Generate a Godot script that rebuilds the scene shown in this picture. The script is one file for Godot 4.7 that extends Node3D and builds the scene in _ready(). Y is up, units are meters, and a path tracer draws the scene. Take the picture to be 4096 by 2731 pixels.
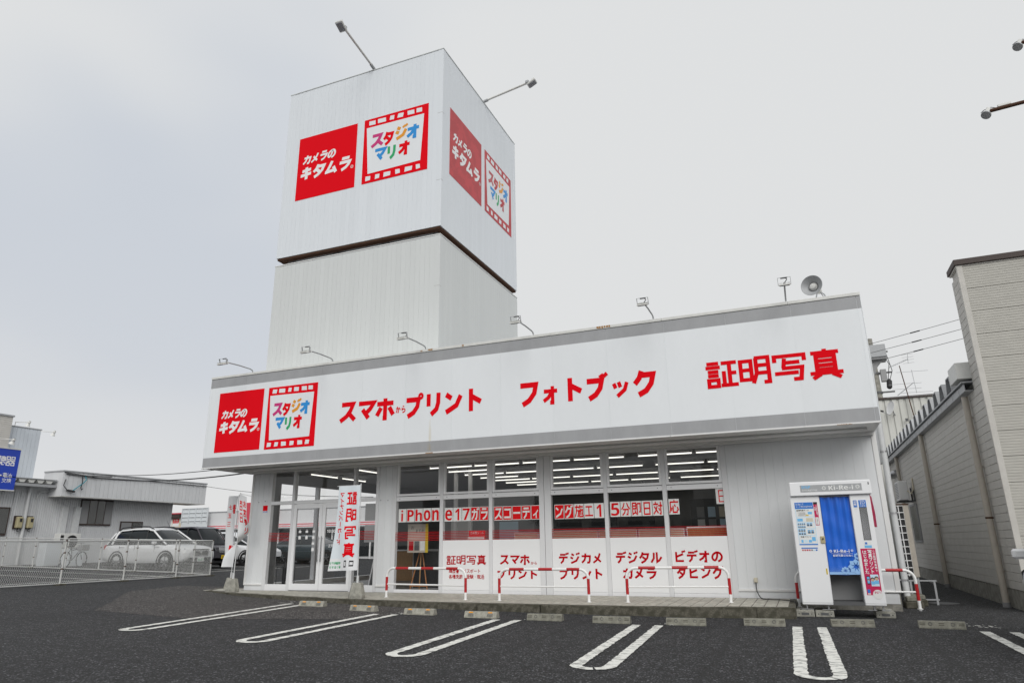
extends Node3D
# A roadside photo shop under an overcast sky: sign tower, long fascia, parking bays, neighbours.
# Units are metres, y up; the shop front lies in the plane z = 0 and faces +z.

const FZ := 1.323            # front of the fascia
const PY := 0.17             # top of the tiled walkway
var M := {}                  # materials
var T := {}                  # textures
var taken := {}
var rng := RandomNumberGenerator.new()

# ---------------------------------------------------------------- mesh builder
class MB extends RefCounted:
	var v := PackedVector3Array()
	var n := PackedVector3Array()
	var c := PackedColorArray()
	var ix := PackedInt32Array()
	var tint := Color(1, 1, 1)
	func put(p: Vector3, nn: Vector3) -> int:
		v.append(p); n.append(nn); c.append(tint)
		return v.size() - 1
	func tri(a: Vector3, b: Vector3, d: Vector3):
		var nn := (b - a).cross(d - a).normalized()
		var i := put(a, nn); put(b, nn); put(d, nn)
		ix.append_array([i, i + 2, i + 1])
	func quad(a: Vector3, b: Vector3, d: Vector3, e: Vector3):
		var nn := (d - a).cross(e - b).normalized()
		var i := put(a, nn); put(b, nn); put(d, nn); put(e, nn)
		ix.append_array([i, i + 2, i + 1, i, i + 3, i + 2])
	func box(o: Vector3, s: Vector3, bs := Basis()):
		var h := s * 0.5
		var p := []
		for k in 8:
			p.append(o + bs * Vector3(h.x * (1 if k & 1 else -1), h.y * (1 if k & 2 else -1), h.z * (1 if k & 4 else -1)))
		quad(p[4], p[5], p[7], p[6]); quad(p[1], p[0], p[2], p[3])
		quad(p[5], p[1], p[3], p[7]); quad(p[0], p[4], p[6], p[2])
		quad(p[6], p[7], p[3], p[2]); quad(p[0], p[1], p[5], p[4])
	func span(a: Vector3, b: Vector3):
		box((a + b) * 0.5, (b - a).abs())
	func cbox(o: Vector3, s: Vector3, r: float, bs := Basis()):
		# box with chamfered edges
		var h := s * 0.5
		var f := func(x: float, y: float, z: float) -> Vector3: return o + bs * Vector3(x, y, z)
		for sg in [-1.0, 1.0]:
			var a = h.x * sg
			var q := [f.call(a, -h.y + r, (h.z - r) * sg), f.call(a, -h.y + r, -(h.z - r) * sg), f.call(a, h.y - r, -(h.z - r) * sg), f.call(a, h.y - r, (h.z - r) * sg)]
			quad(q[0], q[1], q[2], q[3])
			a = h.y * sg
			q = [f.call(-h.x + r, a, (h.z - r) * sg), f.call(h.x - r, a, (h.z - r) * sg), f.call(h.x - r, a, -(h.z - r) * sg), f.call(-h.x + r, a, -(h.z - r) * sg)]
			quad(q[0], q[1], q[2], q[3])
			a = h.z * sg
			q = [f.call(-(h.x - r) * sg, -h.y + r, a), f.call((h.x - r) * sg, -h.y + r, a), f.call((h.x - r) * sg, h.y - r, a), f.call(-(h.x - r) * sg, h.y - r, a)]
			quad(q[0], q[1], q[2], q[3])
		for i in [-1.0, 1.0]:
			for j in [-1.0, 1.0]:
				both(f.call(h.x * i, (h.y - r) * j, -h.z + r), f.call(h.x * i, (h.y - r) * j, h.z - r), f.call((h.x - r) * i, h.y * j, h.z - r), f.call((h.x - r) * i, h.y * j, -h.z + r), bs * Vector3(i, j, 0))
				both(f.call(-h.x + r, h.y * i, (h.z - r) * j), f.call(h.x - r, h.y * i, (h.z - r) * j), f.call(h.x - r, (h.y - r) * i, h.z * j), f.call(-h.x + r, (h.y - r) * i, h.z * j), bs * Vector3(0, i, j))
				both(f.call(h.x * i, -h.y + r, (h.z - r) * j), f.call(h.x * i, h.y - r, (h.z - r) * j), f.call((h.x - r) * i, h.y - r, h.z * j), f.call((h.x - r) * i, -h.y + r, h.z * j), bs * Vector3(i, 0, j))
				for k in [-1.0, 1.0]:
					var a: Vector3 = f.call(h.x * i, (h.y - r) * j, (h.z - r) * k)
					var b: Vector3 = f.call((h.x - r) * i, h.y * j, (h.z - r) * k)
					var d: Vector3 = f.call((h.x - r) * i, (h.y - r) * j, h.z * k)
					if (b - a).cross(d - a).dot(bs * Vector3(i, j, k)) > 0: tri(a, b, d)
					else: tri(a, d, b)
	func both(a: Vector3, b: Vector3, d: Vector3, e: Vector3, out: Vector3):
		if (b - a).cross(d - a).dot(out) > 0: quad(a, b, d, e)
		else: quad(e, d, b, a)
	func tube(a: Vector3, b: Vector3, r0: float, r1 := -1.0, sides := 8, cap := true):
		if r1 < 0: r1 = r0
		var d := (b - a).normalized()
		var u := d.cross(Vector3(0, 1, 0) if absf(d.y) < 0.9 else Vector3(1, 0, 0)).normalized()
		var w := d.cross(u)
		var i0 := v.size()
		for k in sides + 1:
			var t := TAU * k / sides
			var o := u * cos(t) + w * sin(t)
			put(a + o * r0, o); put(b + o * r1, o)
		for k in sides:
			var i := i0 + k * 2
			ix.append_array([i, i + 1, i + 2, i + 2, i + 1, i + 3])
		if cap:
			for e in 2:
				var o := b if e else a
				var nn := d if e else -d
				var m := put(o, nn)
				var r := r1 if e else r0
				for k in sides + 1:
					var t := TAU * k / sides
					put(o + (u * cos(t) + w * sin(t)) * r, nn)
				for k in sides:
					ix.append_array([m, m + 1 + k, m + 2 + k] if e == 0 else [m, m + 2 + k, m + 1 + k])
	func path(pts: Array, r: float, sides := 8, cap := true):
		# one continuous pipe through the points
		var i0 := v.size()
		var m := pts.size()
		var u := Vector3.ZERO
		for k in m:
			var d: Vector3 = (pts[mini(k + 1, m - 1)] - pts[maxi(k - 1, 0)]).normalized()
			if k == 0: u = d.cross(Vector3(0, 1, 0) if absf(d.y) < 0.9 else Vector3(1, 0, 0)).normalized()
			else: u = (u - d * u.dot(d)).normalized()
			var w := d.cross(u)
			for s in sides + 1:
				var t := TAU * s / sides
				var o := u * cos(t) + w * sin(t)
				put(pts[k] + o * r, o)
		for k in m - 1:
			for s in sides:
				var a := i0 + k * (sides + 1) + s
				var b := a + sides + 1
				ix.append_array([a, b, a + 1, a + 1, b, b + 1])
		if cap:
			for e in [0, m - 1]:
				var p: Vector3 = pts[e]
				var q: Vector3 = pts[1] if e == 0 else pts[m - 2]
				tube(p, p + (p - q).normalized() * 0.0005, r, r, sides)
	func lathe(o: Vector3, axis: Vector3, prof: Array, sides := 24):
		# prof: [radius, height along the axis]
		var d := axis.normalized()
		var u := d.cross(Vector3(0, 1, 0) if absf(d.y) < 0.9 else Vector3(1, 0, 0)).normalized()
		var w := d.cross(u)
		for k in prof.size() - 1:
			var p: Array = prof[k]
			var q: Array = prof[k + 1]
			var i0 := v.size()
			var sl := Vector2(q[1] - p[1], p[0] - q[0]).normalized()
			for s in sides + 1:
				var t := TAU * s / sides
				var e := u * cos(t) + w * sin(t)
				var nn := (e * sl.x + d * sl.y).normalized()
				put(o + d * p[1] + e * p[0], nn); put(o + d * q[1] + e * q[0], nn)
			for s in sides:
				var i := i0 + s * 2
				ix.append_array([i, i + 1, i + 2, i + 2, i + 1, i + 3])
	func prism(poly: PackedVector2Array, xf: Transform3D, depth: float, faces := 3):
		# outline (counter-clockwise, y up) in the xy plane of xf, pushed along +z by depth
		var tris := Geometry2D.triangulate_polygon(poly)
		var f := func(p: Vector2, z: float) -> Vector3: return xf * Vector3(p.x, p.y, z)
		var zn := xf.basis.z.normalized()
		for k in range(0, tris.size(), 3):
			var a: Vector2 = poly[tris[k]]
			var b: Vector2 = poly[tris[k + 1]]
			var d: Vector2 = poly[tris[k + 2]]
			if (b - a).cross(d - a) < 0:
				var t := b
				b = d; d = t
			if faces & 1: both3(f.call(a, depth), f.call(b, depth), f.call(d, depth), zn)
			if faces & 2: both3(f.call(a, 0.0), f.call(b, 0.0), f.call(d, 0.0), -zn)
		if absf(depth) > 0.0:
			var area := 0.0
			for k in poly.size(): area += poly[k].cross(poly[(k + 1) % poly.size()])
			for k in poly.size():
				var a: Vector2 = poly[k]
				var b: Vector2 = poly[(k + 1) % poly.size()]
				var e := (b - a).normalized() * signf(area)
				both(f.call(a, 0.0), f.call(b, 0.0), f.call(b, depth), f.call(a, depth), xf.basis * Vector3(e.y, -e.x, 0))
	func both3(a: Vector3, b: Vector3, d: Vector3, out: Vector3):
		if (b - a).cross(d - a).dot(out) > 0: tri(a, b, d)
		else: tri(a, d, b)
	func sheet(rows: Array, flip := false):
		# smooth skin through rows of points
		var i0 := v.size()
		var m: int = rows.size()
		var w: int = rows[0].size()
		for i in m:
			for j in w:
				var du: Vector3 = rows[i][mini(j + 1, w - 1)] - rows[i][maxi(j - 1, 0)]
				var dv: Vector3 = rows[mini(i + 1, m - 1)][j] - rows[maxi(i - 1, 0)][j]
				var nn := du.cross(dv).normalized()
				put(rows[i][j], -nn if flip else nn)
		for i in m - 1:
			for j in w - 1:
				var a := i0 + i * w + j
				var b := a + w
				if flip: ix.append_array([a, a + 1, b, a + 1, b + 1, b])
				else: ix.append_array([a, b, a + 1, a + 1, b, b + 1])
	func mesh(tinted := false) -> ArrayMesh:
		var ar := []
		ar.resize(Mesh.ARRAY_MAX)
		ar[Mesh.ARRAY_VERTEX] = v
		ar[Mesh.ARRAY_NORMAL] = n
		if tinted: ar[Mesh.ARRAY_COLOR] = c
		ar[Mesh.ARRAY_INDEX] = ix
		var m := ArrayMesh.new()
		m.add_surface_from_arrays(Mesh.PRIMITIVE_TRIANGLES, ar)
		return m

# ---------------------------------------------------------------- nodes
func numbered(where: Node, called: String) -> String:
	var k := str(where.get_instance_id()) + called
	var i: int = taken.get(k, 0)
	taken[k] = i + 1
	return called if i == 0 else "%s_%03d" % [called, i]

func node(where: Node, called: String, at := Vector3.ZERO) -> Node3D:
	var o := Node3D.new()
	o.name = numbered(where, called)
	o.position = at
	where.add_child(o)
	return o

func inst(where: Node, called: String, mesh: Mesh, m: Material, at := Vector3.ZERO, bs := Basis()) -> MeshInstance3D:
	var o := MeshInstance3D.new()
	o.name = numbered(where, called)
	o.mesh = mesh
	o.material_override = m
	o.transform = Transform3D(bs, at)
	where.add_child(o)
	return o

func part(where: Node, called: String, b: MB, m: Material, tinted := false) -> MeshInstance3D:
	return inst(where, called, b.mesh(tinted), m)

func tag(o: Node, label: String, category: String, group := "") -> Node:
	o.set_meta("label", label); o.set_meta("category", category)
	if group: o.set_meta("group", group)
	return o

func structure(o: Node) -> Node:
	o.set_meta("kind", "structure")
	return o

var box_cache := {}
func boxm(s: Vector3, r := 0.0) -> Mesh:
	var k := "%.4f %.4f %.4f %.4f" % [s.x, s.y, s.z, r]
	if not box_cache.has(k):
		var b := MB.new()
		if r > 0: b.cbox(Vector3.ZERO, s, r)
		else: b.box(Vector3.ZERO, s)
		box_cache[k] = b.mesh()
	return box_cache[k]

func slab(where: Node, called: String, a: Vector3, b: Vector3, m: Material, r := 0.0) -> MeshInstance3D:
	return inst(where, called, boxm((b - a).abs(), r), m, (a + b) * 0.5)

func pane(where: Node, a: Vector3, b: Vector3) -> MeshInstance3D:
	# one sheet of clear glass in the middle of the given box
	var m := MB.new()
	var c := (a + b) * 0.5
	if absf(a.x - b.x) < absf(a.z - b.z): m.quad(Vector3(c.x, a.y, b.z), Vector3(c.x, a.y, a.z), Vector3(c.x, b.y, a.z), Vector3(c.x, b.y, b.z))
	else: m.quad(Vector3(a.x, a.y, c.z), Vector3(b.x, a.y, c.z), Vector3(b.x, b.y, c.z), Vector3(a.x, b.y, c.z))
	return part(where, "pane", m, M.glass)

func ground(x: float) -> float:
	if x > -14.0: return -0.02 + 0.009 * (1.0 - x)
	if x > -19.7: return 0.115 + 0.0307 * (-14.0 - x)
	if x > -34.0: return 0.29 + 0.0232 * (-19.7 - x)
	return 0.622

# ---------------------------------------------------------------- materials
func lin(r: float, g: float, b: float, a := 1.0) -> Color:
	var k := Color(r, g, b).linear_to_srgb()
	k.a = a
	return k

func mt(key: String, col: Color, rough := 0.6, metal := 0.0, tex := "", sc := Vector3(1, 1, 1), nrm := "", ns := 1.0) -> StandardMaterial3D:
	var m := StandardMaterial3D.new()
	m.albedo_color = col
	m.roughness = rough
	m.metallic = metal
	if tex or nrm:
		m.uv1_triplanar = true
		m.uv1_world_triplanar = true
		m.uv1_scale = sc
	if tex: m.albedo_texture = T[tex]
	if nrm:
		m.normal_enabled = true
		m.normal_texture = T[nrm]
		m.normal_scale = ns
	M[key] = m
	return m

func noise_bytes(size: int, freq: float, seed_: int, kind: int, oct := 4, ret := 0) -> PackedByteArray:
	var f := FastNoiseLite.new()
	f.seed = seed_
	f.noise_type = kind
	f.frequency = freq
	f.fractal_type = FastNoiseLite.FRACTAL_FBM if oct > 1 else FastNoiseLite.FRACTAL_NONE
	f.fractal_octaves = oct
	f.cellular_return_type = ret
	var im := f.get_seamless_image(size, size, false, false, 0.1, true)
	im.convert(Image.FORMAT_L8)
	return im.get_data()

func picture(size: int, fill: Callable) -> Image:
	var by := PackedByteArray()
	by.resize(size * size * 3)
	for i in size * size:
		var k: Color = fill.call(i)
		by[i * 3] = clampi(int(k.r * 255.0 + 0.5), 0, 255)
		by[i * 3 + 1] = clampi(int(k.g * 255.0 + 0.5), 0, 255)
		by[i * 3 + 2] = clampi(int(k.b * 255.0 + 0.5), 0, 255)
	return Image.create_from_data(size, size, false, Image.FORMAT_RGB8, by)

func make_textures():
	var S := FastNoiseLite.TYPE_SIMPLEX_SMOOTH
	var C := FastNoiseLite.TYPE_CELLULAR
	# stones in bitumen
	var cell := noise_bytes(768, 0.16, 3, C, 1, FastNoiseLite.RETURN_CELL_VALUE)
	var edge := noise_bytes(768, 0.16, 3, C, 1, FastNoiseLite.RETURN_DISTANCE)
	var low := noise_bytes(768, 0.012, 8, S, 4)
	var as_im := picture(768, func(i):
		var s := cell[i] / 255.0
		var e := 1.0 - edge[i] / 255.0
		var stone := smoothstep(0.35, 0.9, e) * (0.16 + 0.95 * s * s * s) + 0.22
		var l := 0.82 + 0.36 * (low[i] / 255.0)
		var q := clampf(0.80 * stone * l, 0.0, 1.0)
		if s > 0.972 and e > 0.45: q = 0.95
		return Color(q, q, q * (1.02 if s > 0.5 else 0.97)))
	T.asphalt = ImageTexture.create_from_image(as_im)
	var hb := picture(768, func(i):
		var e := 1.0 - edge[i] / 255.0
		var q := clampf(e * (0.5 + 0.5 * cell[i] / 255.0), 0, 1)
		return Color(q, q, q))
	hb.bump_map_to_normal_map(3.0)
	T.asphalt_n = ImageTexture.create_from_image(hb)
	# weathered paint: faint, broad
	var a := noise_bytes(512, 0.01, 21, S, 5)
	var b := noise_bytes(512, 0.06, 22, S, 4)
	T.grime = ImageTexture.create_from_image(picture(512, func(i):
		var q := 0.93 + 0.05 * (a[i] / 255.0) + 0.02 * (b[i] / 255.0)
		return Color(q, q, q * 0.995)))
	T.clean = ImageTexture.create_from_image(picture(512, func(i):
		var q := 0.982 + 0.012 * (a[i] / 255.0) + 0.006 * (b[i] / 255.0)
		return Color(q, q, q)))
	# concrete
	var p := noise_bytes(512, 0.35, 31, S, 2)
	T.concrete = ImageTexture.create_from_image(picture(512, func(i):
		var q := 0.62 + 0.26 * (a[i] / 255.0) + 0.12 * (b[i] / 255.0) - 0.16 * smoothstep(0.62, 0.9, p[i] / 255.0)
		return Color(q, q * 0.995, q * 0.97)))
	var cn := picture(512, func(i):
		var q := 0.4 * (b[i] / 255.0) + 0.5 * (p[i] / 255.0)
		return Color(q, q, q))
	cn.bump_map_to_normal_map(2.0)
	T.rough_n = ImageTexture.create_from_image(cn)
	# mossy old concrete
	T.mossy = ImageTexture.create_from_image(picture(512, func(i):
		var m := smoothstep(0.42, 0.6, a[i] / 255.0 * 0.7 + b[i] / 255.0 * 0.3)
		var q := 0.55 + 0.35 * (b[i] / 255.0) - 0.2 * smoothstep(0.6, 0.9, p[i] / 255.0)
		return Color(q, q * 0.98, q * 0.93).lerp(Color(0.40, 0.40, 0.34) * (0.7 + 0.5 * p[i] / 255.0), m * 0.55)))
	# worn road paint
	T.worn = ImageTexture.create_from_image(picture(512, func(i):
		var m := smoothstep(0.60, 0.68, a[i] / 255.0 * 0.5 + p[i] / 255.0 * 0.5)
		var q := 0.88 + 0.1 * (b[i] / 255.0)
		return Color(q, q, q * 0.98).lerp(Color(0.36, 0.36, 0.36), m * 0.8)))
	# rust
	T.rust = ImageTexture.create_from_image(picture(256, func(i):
		var m := smoothstep(0.35, 0.7, b[i * 2] / 255.0 * 0.6 + p[i * 2] / 255.0 * 0.4)
		return Color(0.28, 0.22, 0.17).lerp(Color(0.52, 0.30, 0.14), m)))
	# wood grain along y
	var wd := noise_bytes(256, 0.05, 41, S, 3)
	T.wood = ImageTexture.create_from_image(picture(256, func(i):
		var x: int = i % 256
		var y: int = i / 256
		var g := 0.5 + 0.5 * sin(x * 0.55 + wd[(y / 6) * 256 + x] * 0.06)
		var q := 0.8 + 0.2 * g
		return Color(q, q * 0.97, q * 0.93)))
	# sun-bleached red print
	T.faded = ImageTexture.create_from_image(picture(512, func(i):
		var m := smoothstep(0.40, 0.66, a[i] / 255.0 * 0.75 + b[i] / 255.0 * 0.25)
		return Color(0.93, 0.93, 0.93).lerp(Color(1, 1, 1), m)))

func make_materials():
	mt("asphalt", lin(0.205, 0.207, 0.212), 0.92, 0, "asphalt", Vector3.ONE * 0.42, "asphalt_n", 0.9).vertex_color_use_as_albedo = true
	mt("old_asphalt", lin(0.46, 0.425, 0.395), 0.95, 0, "asphalt", Vector3.ONE * 0.47, "asphalt_n", 0.9)
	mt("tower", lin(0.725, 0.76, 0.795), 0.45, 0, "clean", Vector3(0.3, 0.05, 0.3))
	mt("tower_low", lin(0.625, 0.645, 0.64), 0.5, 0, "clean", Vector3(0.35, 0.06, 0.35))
	for k in 3:
		var s: float = [1.0, 0.988, 1.01][k]
		mt("tower%d" % k, lin(0.725 * s, 0.76 * s, 0.795 * s), 0.45, 0, "clean", Vector3(0.3, 0.05, 0.3))
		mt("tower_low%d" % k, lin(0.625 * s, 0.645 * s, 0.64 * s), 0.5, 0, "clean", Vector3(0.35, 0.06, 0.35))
		mt("wall%d" % k, lin(0.715 * s, 0.73 * s, 0.74 * s), 0.5, 0, "clean", Vector3(0.4, 0.1, 0.4))
		mt("fascia%d" % k, lin(0.775 * s, 0.80 * s, 0.82 * s), 0.45, 0, "clean", Vector3(0.3, 0.12, 0.3))
	mt("tower_back", lin(0.42, 0.42, 0.41), 0.8)
	mt("fascia", lin(0.775, 0.80, 0.82), 0.45, 0, "clean", Vector3(0.3, 0.12, 0.3))
	mt("band", lin(0.36, 0.365, 0.38), 0.5, 0, "grime", Vector3(0.5, 0.2, 0.5))
	mt("coping", lin(0.70, 0.70, 0.68), 0.4, 0, "grime", Vector3.ONE)
	mt("wall", lin(0.715, 0.73, 0.74), 0.5, 0, "clean", Vector3(0.4, 0.1, 0.4))
	mt("trim", lin(0.74, 0.74, 0.73), 0.45)
	mt("alu", lin(0.66, 0.665, 0.675), 0.4, 0.0)
	mt("alu_light", lin(0.76, 0.765, 0.775), 0.4, 0.0)
	mt("gap", lin(0.03, 0.03, 0.03), 0.8)
	mt("black", lin(0.015, 0.015, 0.016), 0.5)
	mt("steel", lin(0.45, 0.45, 0.46), 0.35, 0.8)
	mt("galva", lin(0.40, 0.41, 0.425), 0.5, 0.12, "grime", Vector3.ONE * 2.0)
	mt("concrete", lin(0.42, 0.41, 0.385), 0.9, 0, "concrete", Vector3.ONE * 0.9, "rough_n", 0.5)
	mt("kerb", lin(0.235, 0.228, 0.20), 0.95, 0, "mossy", Vector3.ONE * 1.13, "rough_n", 0.9)
	mt("stop_old", lin(0.33, 0.325, 0.285), 0.95, 0, "concrete", Vector3.ONE * 1.7, "rough_n", 0.9)
	mt("stop_new", lin(0.52, 0.51, 0.46), 0.9, 0, "concrete", Vector3.ONE * 2.2, "rough_n", 0.6)
	mt("block", lin(0.48, 0.475, 0.44), 0.9, 0, "concrete", Vector3.ONE * 1.6, "rough_n", 0.6)
	for k in 4:
		var s: float = [1.0, 0.93, 1.05, 0.96][k]
		mt("tile%d" % k, lin(0.66 * s, 0.64 * s, 0.58 * s), 0.6, 0, "concrete", Vector3.ONE * 1.1)
	mt("grout", lin(0.13, 0.115, 0.10), 0.9)
	mt("line", lin(0.86, 0.86, 0.84), 0.7, 0, "worn", Vector3.ONE * 1.3)
	mt("red", lin(0.74, 0.003, 0.010), 0.6).metallic_specular = 0.15
	mt("dark_red", lin(0.46, 0.002, 0.008), 0.6).metallic_specular = 0.15
	mt("logo_red", lin(0.76, 0.004, 0.012), 0.6).metallic_specular = 0.15
	mt("faded_red", lin(0.55, 0.06, 0.068), 0.55, 0, "faded", Vector3.ONE * 0.35)
	mt("pale_red", lin(0.50, 0.12, 0.13), 0.55)
	mt("card_red", lin(0.68, 0.012, 0.016), 0.6).metallic_specular = 0.15
	mt("white", lin(0.82, 0.82, 0.82), 0.4)
	mt("paper", lin(0.74, 0.745, 0.73), 0.6)
	mt("film", lin(0.78, 0.785, 0.79), 0.45)
	mt("booth", lin(0.80, 0.805, 0.815), 0.3)
	mt("rail_white", lin(0.78, 0.78, 0.77), 0.35)
	mt("rail_red", lin(0.42, 0.012, 0.016), 0.35)
	mt("curtain", lin(0.012, 0.125, 0.60), 0.32)
	mt("curtain_print", lin(0.30, 0.52, 0.84), 0.4)
	mt("crimson", lin(0.52, 0.01, 0.085), 0.4)
	mt("blue_print", lin(0.03, 0.17, 0.56), 0.4)
	mt("sky_print", lin(0.16, 0.47, 0.78), 0.4)
	mt("pale_print", lin(0.55, 0.72, 0.84), 0.45)
	mt("yellow", lin(0.62, 0.46, 0.02), 0.45)
	mt("orange", lin(0.75, 0.30, 0.01), 0.45)
	mt("magenta", lin(0.56, 0.02, 0.18), 0.45)
	mt("sign_blue", lin(0.01, 0.26, 0.66), 0.4)
	mt("sign_green", lin(0.01, 0.36, 0.12), 0.4)
	mt("deep_blue", lin(0.008, 0.05, 0.45), 0.35)
	mt("skin", lin(0.55, 0.36, 0.26), 0.6)
	mt("hair", lin(0.02, 0.015, 0.012), 0.6)
	mt("cloth", lin(0.72, 0.73, 0.74), 0.85).backlight = Color(0.35, 0.35, 0.35)
	mt("cloth_blue", lin(0.66, 0.715, 0.75), 0.85).backlight = Color(0.3, 0.33, 0.36)
	mt("ceiling", lin(0.40, 0.40, 0.41), 0.8)
	mt("inner_wall", lin(0.24, 0.24, 0.245), 0.8)
	mt("floor", lin(0.22, 0.215, 0.20), 0.45, 0, "grime", Vector3.ONE * 0.5)
	mt("wood", lin(0.46, 0.28, 0.13), 0.6, 0, "wood", Vector3(6, 1, 6))
	mt("easel", lin(0.50, 0.22, 0.08), 0.5, 0, "wood", Vector3(8, 1, 8))
	mt("cream", lin(0.60, 0.55, 0.43), 0.6)
	mt("grey_dark", lin(0.09, 0.092, 0.095), 0.6)
	mt("grey", lin(0.26, 0.262, 0.265), 0.6)
	mt("rust", lin(0.52, 0.47, 0.43), 0.85, 0.0, "rust", Vector3.ONE * 2.4, "rough_n", 0.6)
	mt("rust_stain", lin(0.34, 0.17, 0.05), 0.8)
	mt("stain", lin(0.36, 0.325, 0.26), 0.8)
	mt("pale_stain", lin(0.71, 0.685, 0.61), 0.8)
	mt("siding", lin(0.60, 0.58, 0.545), 0.75, 0, "grime", Vector3(0.6, 0.6, 0.6), "rough_n", 0.5)
	mt("siding_front", lin(0.52, 0.505, 0.465), 0.8, 0, "grime", Vector3(0.5, 1.2, 0.5))
	mt("brown_cap", lin(0.05, 0.033, 0.028), 0.6)
	mt("pipe", lin(0.50, 0.455, 0.395), 0.55, 0, "grime", Vector3.ONE)
	mt("pipe_white", lin(0.62, 0.63, 0.64), 0.5, 0, "grime", Vector3.ONE)
	mt("ribbed", lin(0.68, 0.69, 0.71), 0.5, 0, "grime", Vector3(0.4, 0.1, 0.4))
	mt("slab_blue", lin(0.60, 0.64, 0.69), 0.5, 0, "grime", Vector3(0.4, 0.1, 0.4))
	mt("back_cream", lin(0.62, 0.62, 0.585), 0.6, 0, "grime", Vector3(0.5, 0.1, 0.5))
	mt("meter", lin(0.42, 0.37, 0.22), 0.55)
	mt("fence", lin(0.54, 0.545, 0.53), 0.45)
	mt("cable", lin(0.02, 0.02, 0.022), 0.6)
	mt("cable_teal", lin(0.01, 0.26, 0.33), 0.5)
	mt("store_wall", lin(0.62, 0.625, 0.63), 0.6)
	mt("store_red", lin(0.58, 0.06, 0.09), 0.5)
	mt("store_cream", lin(0.66, 0.58, 0.44), 0.6)
	mt("pale_back", lin(0.62, 0.65, 0.67), 0.6)
	mt("car_white", lin(0.74, 0.745, 0.75), 0.22).clearcoat_enabled = true
	mt("car_pearl", lin(0.70, 0.71, 0.72), 0.25).clearcoat_enabled = true
	mt("car_dark", lin(0.022, 0.018, 0.026), 0.25).clearcoat_enabled = true
	mt("car_slate", lin(0.035, 0.05, 0.055), 0.25).clearcoat_enabled = true
	for k in ["car_white", "car_pearl", "car_dark", "car_slate"]: M[k].clearcoat = 0.4
	mt("car_glass", lin(0.016, 0.019, 0.021), 0.05).metallic_specular = 0.3
	mt("trim_black", lin(0.012, 0.012, 0.013), 0.55)
	mt("tyre", lin(0.018, 0.018, 0.018), 0.85)
	mt("rim", lin(0.30, 0.30, 0.31), 0.3, 0.8)
	mt("chrome", lin(0.62, 0.62, 0.63), 0.12, 1.0)
	mt("lens", lin(0.55, 0.57, 0.60), 0.1, 0.4)
	mt("tail_red", lin(0.35, 0.01, 0.01), 0.2)
	mt("plate_yellow", lin(0.72, 0.48, 0.01), 0.5)
	mt("leaf_dark", lin(0.045, 0.075, 0.025), 0.9).backlight = Color(0.1, 0.16, 0.04)
	mt("bark", lin(0.09, 0.07, 0.05), 0.9)
	var gl := mt("glass", Color(0.5, 0.55, 0.55, 0.012), 0.0)
	gl.transparency = BaseMaterial3D.TRANSPARENCY_ALPHA
	var gt := mt("tinted", Color(0.35, 0.37, 0.36, 0.30), 0.0)
	gt.transparency = BaseMaterial3D.TRANSPARENCY_ALPHA
	var tb := mt("tube", lin(0.9, 0.9, 0.9), 0.4)
	tb.emission_enabled = true
	tb.emission = Color(1.0, 0.99, 0.95)
	tb.emission_energy_multiplier = 1.1

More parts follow.
